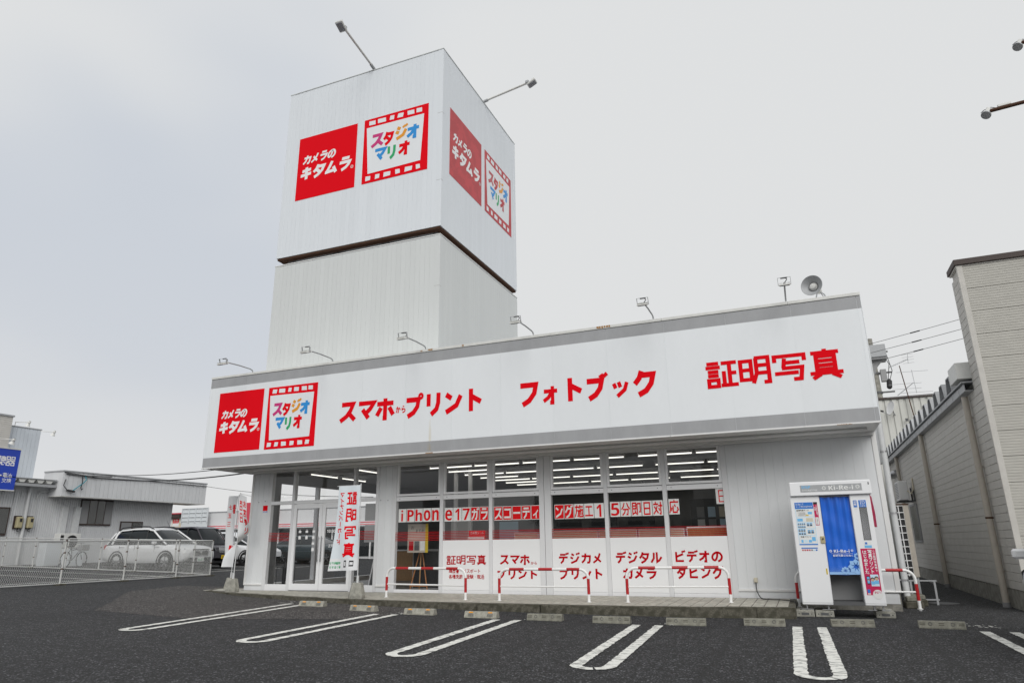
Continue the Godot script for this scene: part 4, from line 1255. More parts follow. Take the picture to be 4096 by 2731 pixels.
func build_interior():
	var nth := ["first", "second", "third", "fourth", "fifth", "sixth", "seventh"]
	for i in 5:
		for j in 7:
			tube_light(Vector3([-8.42, -7.10, -5.75, -4.40, -2.81, -1.47, -0.1][j], 3.2, [-1.2, -3.3, -5.4, -7.4, -9.4][i]), false, "fluorescent tube, %s from the entrance end, in the %s ceiling row from the glass" % [nth[j], nth[i]])
	for i in 3:
		tube_light(Vector3(-8.42, 3.2, [-2.28, -4.4, -6.4][i]), false, "single fluorescent tube behind the %s long ceiling row from the glass" % nth[i])
	for i in 2:
		tube_light(Vector3(-12.72, 3.2, [-1.52, -2.98][i]), true, "fluorescent tube turned inward above the entrance doors, %s from the glass" % nth[i])
	tube_light(Vector3(-10.9, 3.2, -1.15), true, "fluorescent tube light turned inward beside the entrance column")
	# backs of the shelves behind the glass
	for q in [[-6.42, -5.80, 1.50, "cream", "narrow pale display shelf behind the third shop window"], [-5.46, -4.36, 1.53, "cream", "pale display shelf behind the fourth shop window"], [-4.34, -3.46, 1.53, "cream", "pale display shelf behind the post of the fourth and fifth windows"], [-3.43, -2.42, 1.53, "cream", "pale display shelf behind the fifth shop window"], [-2.37, -1.48, 1.55, "wood", "brown wooden display shelf behind the last shop window"]]:
		var t := node(self, "display_shelf", Vector3(q[0], PY, -0.85))
		tag(t, "display shelf", "shelf", "shelves behind the shop windows")
		t.set_meta("label", q[4])
		var w: float = q[1] - q[0]
		var h: float = q[2] - PY
		slab(t, "back_panel", Vector3(0.02, 0.05, 0.17), Vector3(w - 0.02, h - 0.03, 0.19), M[q[3]])
		slab(t, "top", Vector3(0, h - 0.03, -0.25), Vector3(w, h, 0.2), M.white, 0.004)
		for x in [0.0, w - 0.02]: slab(t, "upright", Vector3(x, 0, -0.25), Vector3(x + 0.02, h - 0.03, 0.2), M.white)
		for y in [0.05, 0.45, 0.85]: slab(t, "shelf_board", Vector3(0.02, y, -0.25), Vector3(w - 0.02, y + 0.02, 0.17), M.white)
	# partition walls and dark displays further in
	var wl := node(self, "partition_wall", Vector3(-10.2, PY, -4.2))
	tag(wl, "grey partition wall with posters inside the shop", "partition")
	slab(wl, "panel", Vector3(0, 0, 0), Vector3(3.0, 2.6, 0.1), M.inner_wall)
	slab(wl, "poster", Vector3(0.3, 1.0, 0.101), Vector3(0.95, 1.9, 0.106), M.paper)
	slab(wl, "poster", Vector3(1.9, 1.1, 0.101), Vector3(2.5, 1.7, 0.106), M.pale_print)
	for x in [-9.0, -8.55]:
		var ps := node(self, "white_column", Vector3(x, PY, -2.6))
		tag(ps, "slim white column inside behind the bay with the easel", "column", "slim columns inside the shop")
		slab(ps, "shaft", Vector3(0, 0, 0), Vector3(0.09, 3.1, 0.09), M.white)
		slab(ps, "foot", Vector3(-0.01, 0, -0.01), Vector3(0.1, 0.08, 0.1), M.grey)
	var ds := node(self, "goods_rack", Vector3(-2.6, PY, -3.2))
	tag(ds, "dark pegboard rack hung with frames deep inside the shop", "rack")
	slab(ds, "pegboard", Vector3(0, 0, 0), Vector3(2.4, 2.1, 0.08), M.grey_dark)
	for i in 8:
		for j in 2: slab(ds, "packet", Vector3(0.15 + i * 0.27, 1.35 + j * 0.3, 0.081), Vector3(0.33 + i * 0.27, 1.60 + j * 0.3, 0.10), M[["paper", "grey", "pale_print", "cream"][(i + j) % 4]])
	slab(ds, "header", Vector3(0.1, 2.1, 0.0), Vector3(1.9, 2.35, 0.08), M.grey)
	var d2 := node(self, "goods_rack", Vector3(-6.5, PY, -3.6))
	tag(d2, "dark shelf with white box screens in the middle of the shop", "rack")
	slab(d2, "cabinet", Vector3(0, 0, 0), Vector3(3.2, 1.5, 0.4), M.grey_dark)
	for i in 3: slab(d2, "screen", Vector3(0.2 + i * 1.0, 1.5, 0.1), Vector3(0.9 + i * 1.0, 1.95, 0.16), M.black)
	var ct := node(self, "shop_counter", Vector3(-12.6, PY, -5.4))
	tag(ct, "wooden shop counter beyond the entrance doors", "counter")
	slab(ct, "body", Vector3(0, 0, 0), Vector3(2.3, 0.9, 0.5), M.wood)
	slab(ct, "top", Vector3(-0.03, 0.9, -0.03), Vector3(2.33, 0.94, 0.53), M.white, 0.004)
	# easel with a black board in the first bay
	var e := node(self, "easel", Vector3(-8.92, PY, -0.62))
	tag(e, "wooden easel standing in the first shop window", "easel")
	var b := MB.new()
	b.tube(Vector3(0, 0, 0.06), Vector3(0, 1.02, 0.0), 0.017, 0.017, 6)
	part(e, "mast", b, M.wood)
	for s in [-1.0, 1.0]:
		b = MB.new()
		b.tube(Vector3(0.25 * s, 0, 0.10), Vector3(0.02 * s, 0.98, 0.0), 0.015, 0.015, 6)
		part(e, "leg", b, M.easel)
	b = MB.new()
	b.box(Vector3(0, 0.12, 0.09), Vector3(0.5, 0.03, 0.05))
	part(e, "ledge", b, M.easel)
	var bb := node(self, "black_board", Vector3(-8.88, PY, -0.82))
	tag(bb, "black notice board with grey frame behind the easel", "board")
	slab(bb, "board", Vector3(-0.36, 0.05, 0), Vector3(0.36, 0.93, 0.02), M.black)
	frame_rect(bb, "frame", -0.38, 0.38, 0.03, 0.95, 0.025, -0.005, 0.03, M.steel)
	# notices
	var n := node(self, "yellow_notice", Vector3(-9.16, 1.42, -0.35))
	tag(n, "cream and yellow notice sheet behind the first window pane", "notice")
	slab(n, "sheet", Vector3(0, -0.35, 0), Vector3(0.58, 0.33, 0.004), M.pipe)
	slab(n, "yellow_edge", Vector3(0.5, -0.35, 0.005), Vector3(0.58, 0.33, 0.007), M.yellow)
	for k in 3: slab(n, "photo", Vector3(0.04 + k * 0.16, -0.3, 0.005), Vector3(0.17 + k * 0.16, -0.08, 0.007), M[["dark_red", "grey_dark", "paper"][k]])
	b = MB.new()
	write(b, "お", Vector3(0.09, 0.29, 0.006), Vector3.RIGHT, Vector3.UP, 0.09, {"w": 9})
	write(b, "ますか", Vector3(0.22, 0.21, 0.006), Vector3.RIGHT, Vector3.UP, 0.08, {"w": 9})
	part(n, "lettering", b, M.black)
	n = node(self, "red_notice", Vector3(-7.32, 1.345, -0.05))
	tag(n, "small red and white notice above the first white window film", "notice")
	slab(n, "sheet", Vector3(0, 0, 0), Vector3(0.42, 0.21, 0.004), M.card_red)
	b = MB.new()
	write(b, "お名前シール", Vector3(0.04, 0.19, 0.006), Vector3.RIGHT, Vector3.UP, 0.065, {"w": 8, "sx": 0.85})
	part(n, "lettering", b, M.white)
	slab(n, "white_strip", Vector3(-0.03, 0.01, 0.005), Vector3(0.40, 0.07, 0.008), M.paper)
	# entrance: umbrella stand, leaning board, leaflet rack
	var u := node(self, "umbrella_stand", Vector3(-12.95, PY, -0.45))
	tag(u, "black wire umbrella stand with umbrellas inside the entrance", "umbrella stand")
	b = MB.new()
	for x in [-0.2, 0.2]:
		for z in [-0.12, 0.12]: b.tube(Vector3(x, 0, z), Vector3(x, 0.55, z), 0.008, 0.008, 5)
	for y in [0.12, 0.55]:
		b.path([Vector3(-0.2, y, -0.12), Vector3(0.2, y, -0.12), Vector3(0.2, y, 0.12), Vector3(-0.2, y, 0.12), Vector3(-0.2, y, -0.12)], 0.008, 5)
	part(u, "rack", b, M.black)
	for q in [[-0.05, "black"], [0.1, "white"]]:
		var um := node(u, "umbrella", Vector3(q[0], 0.06, 0.0))
		b = MB.new()
		b.lathe(Vector3.ZERO, Vector3(0.04, 1, 0), [[0.004, 0], [0.035, 0.1], [0.05, 0.5], [0.02, 0.62], [0.006, 0.64]], 8)
		part(um, "canopy", b, M[q[1]])
		b = MB.new()
		b.path([Vector3(0.024, 0.62, 0), Vector3(0.03, 0.82, 0), Vector3(0.05, 0.88, 0), Vector3(0.085, 0.88, 0), Vector3(0.1, 0.82, 0)], 0.01, 6)
		part(um, "handle", b, M[q[1]])
	var ab := node(self, "leaning_board", Vector3(-10.1, PY, -0.35))
	tag(ab, "grey folding signboard leaning inside the entrance side light", "signboard")
	b = MB.new()
	b.tube(Vector3(-0.18, 0, 0), Vector3(0.1, 1.32, 0.0), 0.018, 0.018, 6)
	b.tube(Vector3(0.18, 0, 0.02), Vector3(0.1, 1.32, 0.0), 0.018, 0.018, 6)
	part(ab, "frame", b, M.alu)
	b = MB.new()
	b.quad(Vector3(-0.16, 0.06, -0.01), Vector3(0.17, 0.06, -0.01), Vector3(0.1, 1.28, -0.01), Vector3(0.09, 1.28, -0.01))
	part(ab, "board", b, M.grey_dark)
	var lr := node(self, "leaflet_rack", Vector3(-10.35, PY, -0.9))
	tag(lr, "leaflet rack with pale sheets inside the entrance", "rack")
	slab(lr, "stand", Vector3(0, 0, 0), Vector3(0.55, 1.35, 0.12), M.grey)
	for j in 4: slab(lr, "leaflet", Vector3(0.04 + 0.27 * (j % 2), 0.55 + 0.36 * (j / 2), 0.121), Vector3(0.25 + 0.27 * (j % 2), 0.86 + 0.36 * (j / 2), 0.13), M.paper)
	n = node(self, "leaflet_sheets", Vector3(-10.25, 1.55, -0.06))
	tag(n, "pale sheets of print behind the right entrance side light", "notice")
	slab(n, "sheet", Vector3(0.0, 0.3, 0), Vector3(0.3, 0.72, 0.004), M.grey)
	slab(n, "sheet", Vector3(0.0, -0.22, 0), Vector3(0.3, 0.2, 0.004), M.grey)
	# partly hidden card at the far end of the glass
	n = node(self, "red_framed_card", Vector3(-1.62, 1.98, -0.02))
	tag(n, "white card with red frame half hidden by the last window post", "notice")
	slab(n, "sheet", Vector3(0, 0, 0), Vector3(0.26, 0.31, 0.004), M.paper)
	b = MB.new()
	write(b, "日", Vector3(0.02, 0.29, 0.006), Vector3.RIGHT, Vector3.UP, 0.26, {"w": 9, "sx": 0.8})
	part(n, "lettering", b, M.card_red)

func build_cards():
	var rows := [["iPhon", -9.227, 0.2305, 2.104], ["e17ガラ", -7.948, 0.2335, 2.094], ["スコーティ", -6.654, 0.2335, 2.086], ["ング施工1", -5.156, 0.231, 2.080], ["5分即日対", -3.871, 0.232, 2.096], ["応", -2.60, 0.231, 2.113]]
	var names := ["letter i", "capital letter P", "letter h", "letter o", "letter n", "letter e", "digit one after letter e", "digit seven", "ga", "ra", "su", "ko", "long dash", "te", "small i", "n", "gu", "kanji for carry out", "kanji for work", "digit one after the kanji for work", "digit five", "kanji for minute", "kanji for instant", "kanji for day", "kanji for facing", "kanji for response"]
	var cn := 0
	for r in rows:
		for k in r[0].length():
			var ch: String = r[0][k]
			var solid := "ガラスコーティング".contains(ch)
			var at := Vector3(r[1] + r[2] * k, r[3] - 0.316, 0.003)
			var c := node(self, "letter_card", at)
			var said: String = names[cn]
			cn += 1
			tag(c, ("red card with the white katakana %s on the shop window" if solid else "white card with the red %s on the shop window") % said, "card", "letter cards in a row on the shop windows")
			var w: float = r[2] - 0.012
			slab(c, "sheet", Vector3.ZERO, Vector3(w, 0.316, 0.002), M.paper)
			if solid: slab(c, "red_field", Vector3(0.008, 0.012, 0.002), Vector3(w - 0.008, 0.304, 0.003), M.card_red)
			var ink: Material = M.paper if solid else M.card_red
			if ch.unicode_at(0) < 128:
				var x0 := 0.018
				var x1 := w - 0.018
				if ch == "i": x0 = 0.075; x1 = w - 0.09
				if ch == "1": x0 = 0.05; x1 = w - 0.06
				latin(c, "character", ch, Vector2(x0, 0.022), Vector2(x1, 0.29 if not "one".contains(ch) else 0.27), 0.003, ink)
			else:
				var b := MB.new()
				write(b, ch, Vector3(0.012, 0.296, 0.004), Vector3.RIGHT, Vector3.UP, 0.275, {"w": 15 if solid else 12, "sx": (w - 0.024) / 0.275})
				part(c, "character", b, ink)

# ---------------------------------------------------------------- neighbour on the right
func build_right_building():
	var r := node(self, "siding_building")
	tag(r, "beige siding building with downpipes along the passage beside the shop", "building")
	var X := 3.5
	slab(r, "core", Vector3(X + 0.03, -0.2, -17.0), Vector3(12.0, 4.26, -1.0), M.siding)
	slab(r, "tower_core", Vector3(X + 0.03, -0.2, -1.04), Vector3(12.0, 6.55, -0.43), M.siding)
	slab(r, "foundation", Vector3(X + 0.01, -0.3, -17.0), Vector3(X + 0.2, 0.30, -0.45), M.concrete)
	slab(r, "foundation", Vector3(X + 0.01, -0.3, -0.5), Vector3(12.0, 0.30, -0.42), M.concrete)
	# boards of the passage wall
	var y := 0.31
	while y < 4.1:
		inst(r, "siding_board", boxm(Vector3(0.03, 0.149, 15.94), 0.004), M.siding, Vector3(X + 0.015, y + 0.075, -9.03))
		y += 0.152
	y = 0.31
	while y < 6.38:
		inst(r, "siding_board", boxm(Vector3(0.03, 0.146, 0.60), 0.005), M.siding, Vector3(X + 0.012, y + 0.075, -0.745))
		y += 0.152
	# front: ribbed panels, each made of fine ribs
	var rib := MB.new()
	for k in 9: rib.cbox(Vector3(0, -0.21 + k * 0.0522, 0), Vector3(8.4, 0.050, 0.02), 0.004)
	rib.box(Vector3(0, 0, -0.012), Vector3(8.4, 0.468, 0.012))
	var rm := rib.mesh()
	y = 0.31
	while y < 6.3:
		inst(r, "ribbed_panel", rm, M.siding_front, Vector3(X + 4.25, y + 0.236, -0.415))
		y += 0.4777
	slab(r, "corner_trim", Vector3(X - 0.012, 0.3, -0.46), Vector3(X + 0.09, 6.56, -0.392), M.siding, 0.006)
	slab(r, "roof_cap", Vector3(X - 0.05, 6.55, -1.1), Vector3(12.0, 6.67, -0.36), M.brown_cap, 0.006)
	slab(r, "cap_underside", Vector3(X - 0.02, 6.52, -1.06), Vector3(12.0, 6.549, -0.40), M.siding)
	# gutter and corrugated eaves
	var g := node(r, "gutter")
	var b := MB.new()
	b.span(Vector3(X - 0.14, 4.10, -17.0), Vector3(X - 0.0, 4.115, -1.1)); b.span(Vector3(X - 0.155, 4.10, -17.0), Vector3(X - 0.14, 4.24, -1.1))
	part(g, "trough", b, M.galva)
	for k in 22:
		slab(g, "bracket", Vector3(X - 0.162, 4.11, -1.7 - k * 0.7), Vector3(X - 0.156, 4.23, -1.66 - k * 0.7), M.steel)
	# corrugated roof sheets seen from the end: trapezoid ribs running across
	var n := 17
	for k in n:
		var zc := -2.3 - k * 0.85
		b = MB.new()
		var prof := PackedVector2Array([Vector2(-0.30, 0.0), Vector2(-0.16, 0.34), Vector2(0.16, 0.34), Vector2(0.30, 0.0), Vector2(0.27, 0.0), Vector2(0.145, 0.315), Vector2(-0.145, 0.315), Vector2(-0.27, 0.0)])
		b.prism(prof, Transform3D(Basis(Vector3(0, 0, -1), Vector3.UP, Vector3.RIGHT), Vector3(X - 0.2, 4.29, zc)), 4.0)
		part(r, "roof_rib", b, M.galva)
		b = MB.new()
		b.quad(Vector3(X - 0.1, 4.30, zc + 0.27), Vector3(X - 0.1, 4.30, zc - 0.27), Vector3(X - 0.1, 4.60, zc - 0.15), Vector3(X - 0.1, 4.60, zc + 0.15))
		part(r, "rib_closer", b, M.grey)
	slab(r, "roof_deck", Vector3(X - 0.2, 4.262, -17.0), Vector3(X + 4.0, 4.288, -1.05), M.galva)
	slab(r, "verge_box", Vector3(X - 0.26, 4.34, -1.75), Vector3(X + 0.3, 4.68, -1.02), M.coping, 0.008)
	# downpipes
	for q in [[-1.55, 4.05], [-7.7, 4.1], [-13.7, 4.1]]:
		var p := node(r, "downpipe")
		b = MB.new()
		b.path([Vector3(X - 0.09, q[1], q[0]), Vector3(X - 0.09, ground(X) + 0.02, q[0])], 0.062, 14)
		part(p, "pipe", b, M.pipe)
		for k in 4:
			b = MB.new()
			b.tube(Vector3(X - 0.09, 0.6 + k * 1.0, q[0]), Vector3(X - 0.09, 0.635 + k * 1.0, q[0]), 0.067, 0.067, 14)
			b.box(Vector3(X - 0.02, 0.618 + k * 1.0, q[0] - 0.06), Vector3(0.1, 0.03, 0.012))
			part(p, "strap", b, M.rust if k == 1 else M.pipe)
		b = MB.new()
		b.tube(Vector3(X - 0.09, ground(X) - 0.05, q[0]), Vector3(X - 0.09, ground(X) + 0.09, q[0]), 0.07, 0.07, 14)
		part(p, "boot", b, M.grey)
	# window in the passage
	var w := node(r, "window")
	slab(w, "frame", Vector3(X - 0.03, 1.12, -12.9), Vector3(X - 0.001, 2.35, -11.3), M.grey)
	slab(w, "pane", Vector3(X - 0.034, 1.18, -12.8), Vector3(X - 0.031, 2.29, -11.4), M.car_glass)
	# vents
	for z in [-14.6, -15.1, -15.7]:
		b = MB.new()
		b.lathe(Vector3(X, 3.62, z), Vector3(-1, -0.25, 0), [[0.11, 0.0], [0.125, 0.12], [0.11, 0.2], [0.05, 0.25], [0.0, 0.26]], 14)
		part(r, "vent_hood", b, M.steel)
	# outdoor unit on wall brackets
	var ac := node(self, "air_conditioner", Vector3(X - 0.3, 2.45, -11.7))
	tag(ac, "beige air conditioner unit on brackets above the passage", "air conditioner")
	b = MB.new()
	b.cbox(Vector3(-0.02, 0.32, 0), Vector3(0.28, 0.62, 0.8), 0.015)
	part(ac, "casing", b, M.trim)
	b = MB.new()
	for k in 10: b.box(Vector3(-0.165, 0.1 + k * 0.05, 0), Vector3(0.01, 0.02, 0.6))
	part(ac, "grille", b, M.grey)
	for z in [-0.3, 0.3]:
		b = MB.new()
		b.box(Vector3(0.05, -0.02, z), Vector3(0.5, 0.04, 0.04)); b.box(Vector3(0.28, 0.2, z), Vector3(0.04, 0.45, 0.04))
		part(ac, "bracket", b, M.grey_dark)
	b = MB.new()
	b.path([Vector3(0.1, 0.3, 0.4), Vector3(0.18, 0.2, 0.5), Vector3(0.26, 0.35, 0.5), Vector3(0.28, 0.7, 0.42)], 0.025, 8)
	part(ac, "hose", b, M.cream)

# ---------------------------------------------------------------- neighbours on the left
func build_left_building():
	var X := -33.5
	var l := node(self, "ribbed_building")
	tag(l, "low white ribbed metal building with deep overhang beyond the chain-link fence", "building")
	slab(l, "core", Vector3(-44.0, 0.0, -14.85), Vector3(X - 0.03, 4.3, 6.0), M.ribbed)
	var b := MB.new()
	var z := -14.85
	while z < 6.0:
		b.cbox(Vector3(X - 0.015, 2.2, z + 0.055), Vector3(0.03, 3.3, 0.098), 0.008)
		z += 0.11
	var o := part(l, "wall_rib", b, M.ribbed)
	o.set_meta("kind", "stuff")
	# overhanging box front
	slab(l, "overhang", Vector3(X - 0.5, 3.72, -16.3), Vector3(X + 0.88, 4.86, -7.5), M.ribbed)
	b = MB.new()
	z = -16.3
	while z < -7.52:
		b.cbox(Vector3(X + 0.89, 4.29, z + 0.12), Vector3(0.02, 1.12, 0.222), 0.006)
		z += 0.244
	part(l, "overhang_panel", b, M.ribbed).set_meta("kind", "stuff")
	slab(l, "coping", Vector3(X - 0.52, 4.861, -16.33), Vector3(X + 0.93, 4.93, -7.47), M.galva, 0.006)
	slab(l, "lower_edge", Vector3(X - 0.5, 3.69, -16.32), Vector3(X + 0.92, 3.719, -7.48), M.coping)
	# corrugated eaves beside the overhang
	for k in 10:
		var zc := -7.1 + k * 0.42
		b = MB.new()
		b.prism(PackedVector2Array([Vector2(-0.19, 0.16), Vector2(-0.09, 0.0), Vector2(0.09, 0.0), Vector2(0.19, 0.16)]), Transform3D(Basis(Vector3(0, 0, -1), Vector3.UP, Vector3.RIGHT), Vector3(X - 3.0, 4.26, zc)), 3.55)
		part(l, "roof_rib", b, M.coping)
	slab(l, "roof_edge", Vector3(X - 3.0, 4.425, -7.45), Vector3(X + 0.6, 4.46, 6.0), M.galva)
	slab(l, "gutter", Vector3(X + 0.4, 4.10, -7.45), Vector3(X + 0.56, 4.22, 6.0), M.galva)
	# pilasters under the overhang
	for q in [-8.42, -9.06]:
		slab(l, "pilaster", Vector3(X, 0.5, q - 0.14), Vector3(X + 0.16, 3.28, q + 0.14), M.pipe_white)
	# windows
	for q in [[-9.24, -11.0, 2.42, 3.69, 4], [-11.6, -12.95, 1.9, 2.66, 2], [-3.6, -5.85, 1.9, 3.14, 2]]:
		var w := node(l, "window")
		slab(w, "frame", Vector3(X + 0.001, q[2], q[1]), Vector3(X + 0.07, q[3], q[0]), M.brown_cap)
		var n: int = q[4]
		for k in n:
			var za: float = lerpf(q[0], q[1], (k + 0.05) / n)
			var zb: float = lerpf(q[0], q[1], (k + 0.95) / n)
			slab(w, "pane", Vector3(X + 0.071, q[2] + 0.07, zb), Vector3(X + 0.078, q[3] - 0.07, za), M.tinted if k % 3 else M.grey)
	# pipes and meters on the wall
	b = MB.new()
	b.path([Vector3(X + 0.1, 4.1, -6.55), Vector3(X + 0.1, 0.6, -6.55)], 0.075, 10)
	part(l, "downpipe", b, M.pipe_white)
	for q in [-6.25, -7.0, -5.95]:
		b = MB.new()
		b.path([Vector3(X + 0.04, 4.0, q), Vector3(X + 0.04, 2.5, q)], 0.02, 6)
		part(l, "conduit", b, M.pipe_white)
	b = MB.new()
	b.path([Vector3(X + 0.06, 3.95, -7.5), Vector3(X + 0.06, 3.9, -7.05), Vector3(X + 0.06, 3.7, -6.98), Vector3(X + 0.06, 3.6, -6.98)], 0.035, 8)
	part(l, "conduit", b, M.pipe_white)
	for q in [-6.28, -6.78]:
		var m := node(self, "electric_meter", Vector3(X + 0.06, 2.22, q))
		tag(m, "yellowish electric meter box nearer the %s on the white ribbed wall" % ("dark side window" if q > -6.5 else "deep overhang"), "meter", "meters on the ribbed wall")
		b = MB.new()
		b.cbox(Vector3(0.1, 0.26, 0), Vector3(0.18, 0.5, 0.26), 0.03)
		part(m, "case", b, M.meter)
		slab(m, "window", Vector3(0.191, 0.28, -0.08), Vector3(0.197, 0.44, 0.03), M.black)
		slab(m, "back_board", Vector3(-0.05, -0.02, -0.17), Vector3(0.005, 0.56, 0.17), M.brown_cap)
		b = MB.new()
		b.path([Vector3(0.08, 0.02, 0.0), Vector3(0.08, -0.12, 0.02), Vector3(0.02, -0.14, -0.1)], 0.02, 6)
		part(m, "cable", b, M.cable)
	# big outdoor unit on the ground
	for q in [[-8.35, 0.58], ]:
		var ac := node(self, "air_conditioner", Vector3(X + 0.7, ground(X + 0.7), q[0]))
		tag(ac, "tall two-fan white air conditioner against the white ribbed wall", "air conditioner")
		b = MB.new()
		b.cbox(Vector3(0, 0.72, 0), Vector3(0.4, 1.36, 1.05), 0.015)
		part(ac, "casing", b, M.coping)
		for y in [0.4, 1.03]:
			b = MB.new()
			b.lathe(Vector3(0.2, y, -0.08), Vector3.RIGHT, [[0.29, 0.0], [0.29, 0.02], [0.25, 0.02], [0.25, 0.005], [0.0, 0.005]], 24)
			part(ac, "fan_guard", b, M.black)
		slab(ac, "service_panel", Vector3(0.201, 0.9, 0.34), Vector3(0.206, 1.32, 0.5), M.black)
	# cables hung on the overhang
	for q in [["cable", [Vector3(X + 0.95, 4.75, -7.6), Vector3(X + 0.96, 4.68, -9.0), Vector3(X + 0.95, 4.76, -12.0), Vector3(X + 0.95, 4.74, -16.3)]], ["cable", [Vector3(X + 0.95, 4.82, -7.5), Vector3(X + 0.97, 4.74, -8.6), Vector3(X + 0.96, 4.80, -10.0)]], ["cable_teal", [Vector3(X + 0.96, 4.72, -8.55), Vector3(X + 1.0, 4.55, -8.62), Vector3(X + 1.0, 4.35, -8.45), Vector3(X + 1.0, 4.15, -8.2), Vector3(X + 1.0, 3.98, -8.0)]], ["cable", [Vector3(X + 0.96, 4.75, -8.4), Vector3(X + 1.0, 4.4, -8.42), Vector3(X + 1.0, 4.15, -8.38), Vector3(X + 1.0, 4.05, -8.44), Vector3(X + 1.0, 4.12, -8.5)]], ["cable", [Vector3(X + 0.96, 4.5, -7.6), Vector3(X + 1.0, 4.2, -7.5), Vector3(X + 1.0, 4.0, -7.7), Vector3(X + 1.0, 3.97, -8.0)]]]:
		b = MB.new()
		b.path(q[1], 0.022, 6)
		part(l, "cable", b, M[q[0]])
	b = MB.new()
	for k in 4: b.box(Vector3(X + 1.0, 3.98 - k * 0.012, -7.75 - k * 0.1), Vector3(0.08, 0.09, 0.1))
	part(l, "cable_clamp", b, M.cable)
	# taller volumes behind it
	var s := node(self, "sign_slab")
	tag(s, "tall pale blue-grey sign slab behind the low ribbed building", "sign tower")
	slab(s, "body", Vector3(-37.5, 3.0, -8.24), Vector3(-36.0, 7.2, -4.0), M.slab_blue)
	b = MB.new()
	z = -8.24
	while z < -4.05:
		b.cbox(Vector3(-35.995, 5.1, z + 0.1), Vector3(0.02, 4.18, 0.192), 0.004)
		z += 0.2
	part(s, "panel", b, M.slab_blue).set_meta("kind", "stuff")
	slab(s, "coping", Vector3(-37.5, 7.201, -8.27), Vector3(-35.96, 7.25, -4.0), M.galva)
	var bg := node(self, "beige_block")
	tag(bg, "beige ribbed building block beside the blue-grey sign slab", "building")
	slab(bg, "body", Vector3(-38.5, 3.0, -6.56), Vector3(-35.7, 7.6, 2.0), M.siding)
	for k in 26: slab(bg, "wall_course", Vector3(-35.7, 5.0 + k * 0.1, -6.56), Vector3(-35.675, 5.09 + k * 0.1, 2.0), M.siding)
	slab(bg, "coping", Vector3(-38.5, 7.601, -6.6), Vector3(-35.62, 7.68, 2.0), M.galva)
	# blue shop sign
	var sg := node(self, "blue_sign")
	tag(sg, "blue box sign with white characters on the low building's eaves", "sign")
	slab(sg, "box", Vector3(-33.2, 3.87, -5.5), Vector3(-32.9, 5.66, -2.2), M.deep_blue)
	slab(sg, "top_edge", Vector3(-33.22, 5.661, -5.52), Vector3(-32.88, 5.72, -2.2), M.coping)
	slab(sg, "bottom_edge", Vector3(-33.22, 3.82, -5.52), Vector3(-32.88, 3.869, -2.2), M.coping)
	slab(sg, "bracket", Vector3(-33.5, 4.0, -5.2), Vector3(-33.201, 4.1, -3.0), M.steel)
	b = MB.new()
	write(b, "聴器", Vector3(-32.897, 5.34, -4.50), Vector3(0, 0, -1), Vector3.UP, 0.42, {"w": 10, "adv": 0.42})
	part(sg, "lettering", b, M.white)
	b = MB.new()
	write(b, "電池", Vector3(-32.897, 4.60, -4.90), Vector3(0, 0, -1), Vector3.UP, 0.2, {"w": 9, "adv": 0.205})
	write(b, "交換", Vector3(-32.897, 4.37, -4.90), Vector3(0, 0, -1), Vector3.UP, 0.2, {"w": 9, "adv": 0.205})
	b.box(Vector3(-32.896, 4.48, -4.80), Vector3(0.002, 0.06, 0.12))
	part(sg, "lettering", b, M.white)
	# lamps on arms over these signs
	for q in [[Vector3(-36.0, 7.25, -6.9), Vector3(-35.2, 7.38, -7.1), "white sign lamp on an arm atop the blue-grey slab"], [Vector3(-36.0, 7.2, -8.2), Vector3(-35.3, 7.1, -8.5), "white sign lamp at the corner of the blue-grey slab"], [Vector3(-33.0, 5.9, -3.9), Vector3(-32.3, 6.0, -4.75), "white sign lamp on an arm above the blue sign"]]:
		var la := node(self, "sign_lamp", q[0])
		tag(la, q[2], "lamp")
		var d: Vector3 = q[1] - q[0]
		b = MB.new()
		b.path([Vector3.ZERO, Vector3(0, d.y + 0.05, 0), d], 0.018, 6)
		part(la, "arm", b, M.coping)
		b = MB.new()
		b.lathe(d + Vector3(0, 0.06, 0), Vector3(-0.5, -1, 0.1), [[0.05, 0.0], [0.07, 0.06], [0.06, 0.14], [0.13, 0.26], [0.0, 0.25]], 12)
		part(la, "lamp_head", b, M.coping)

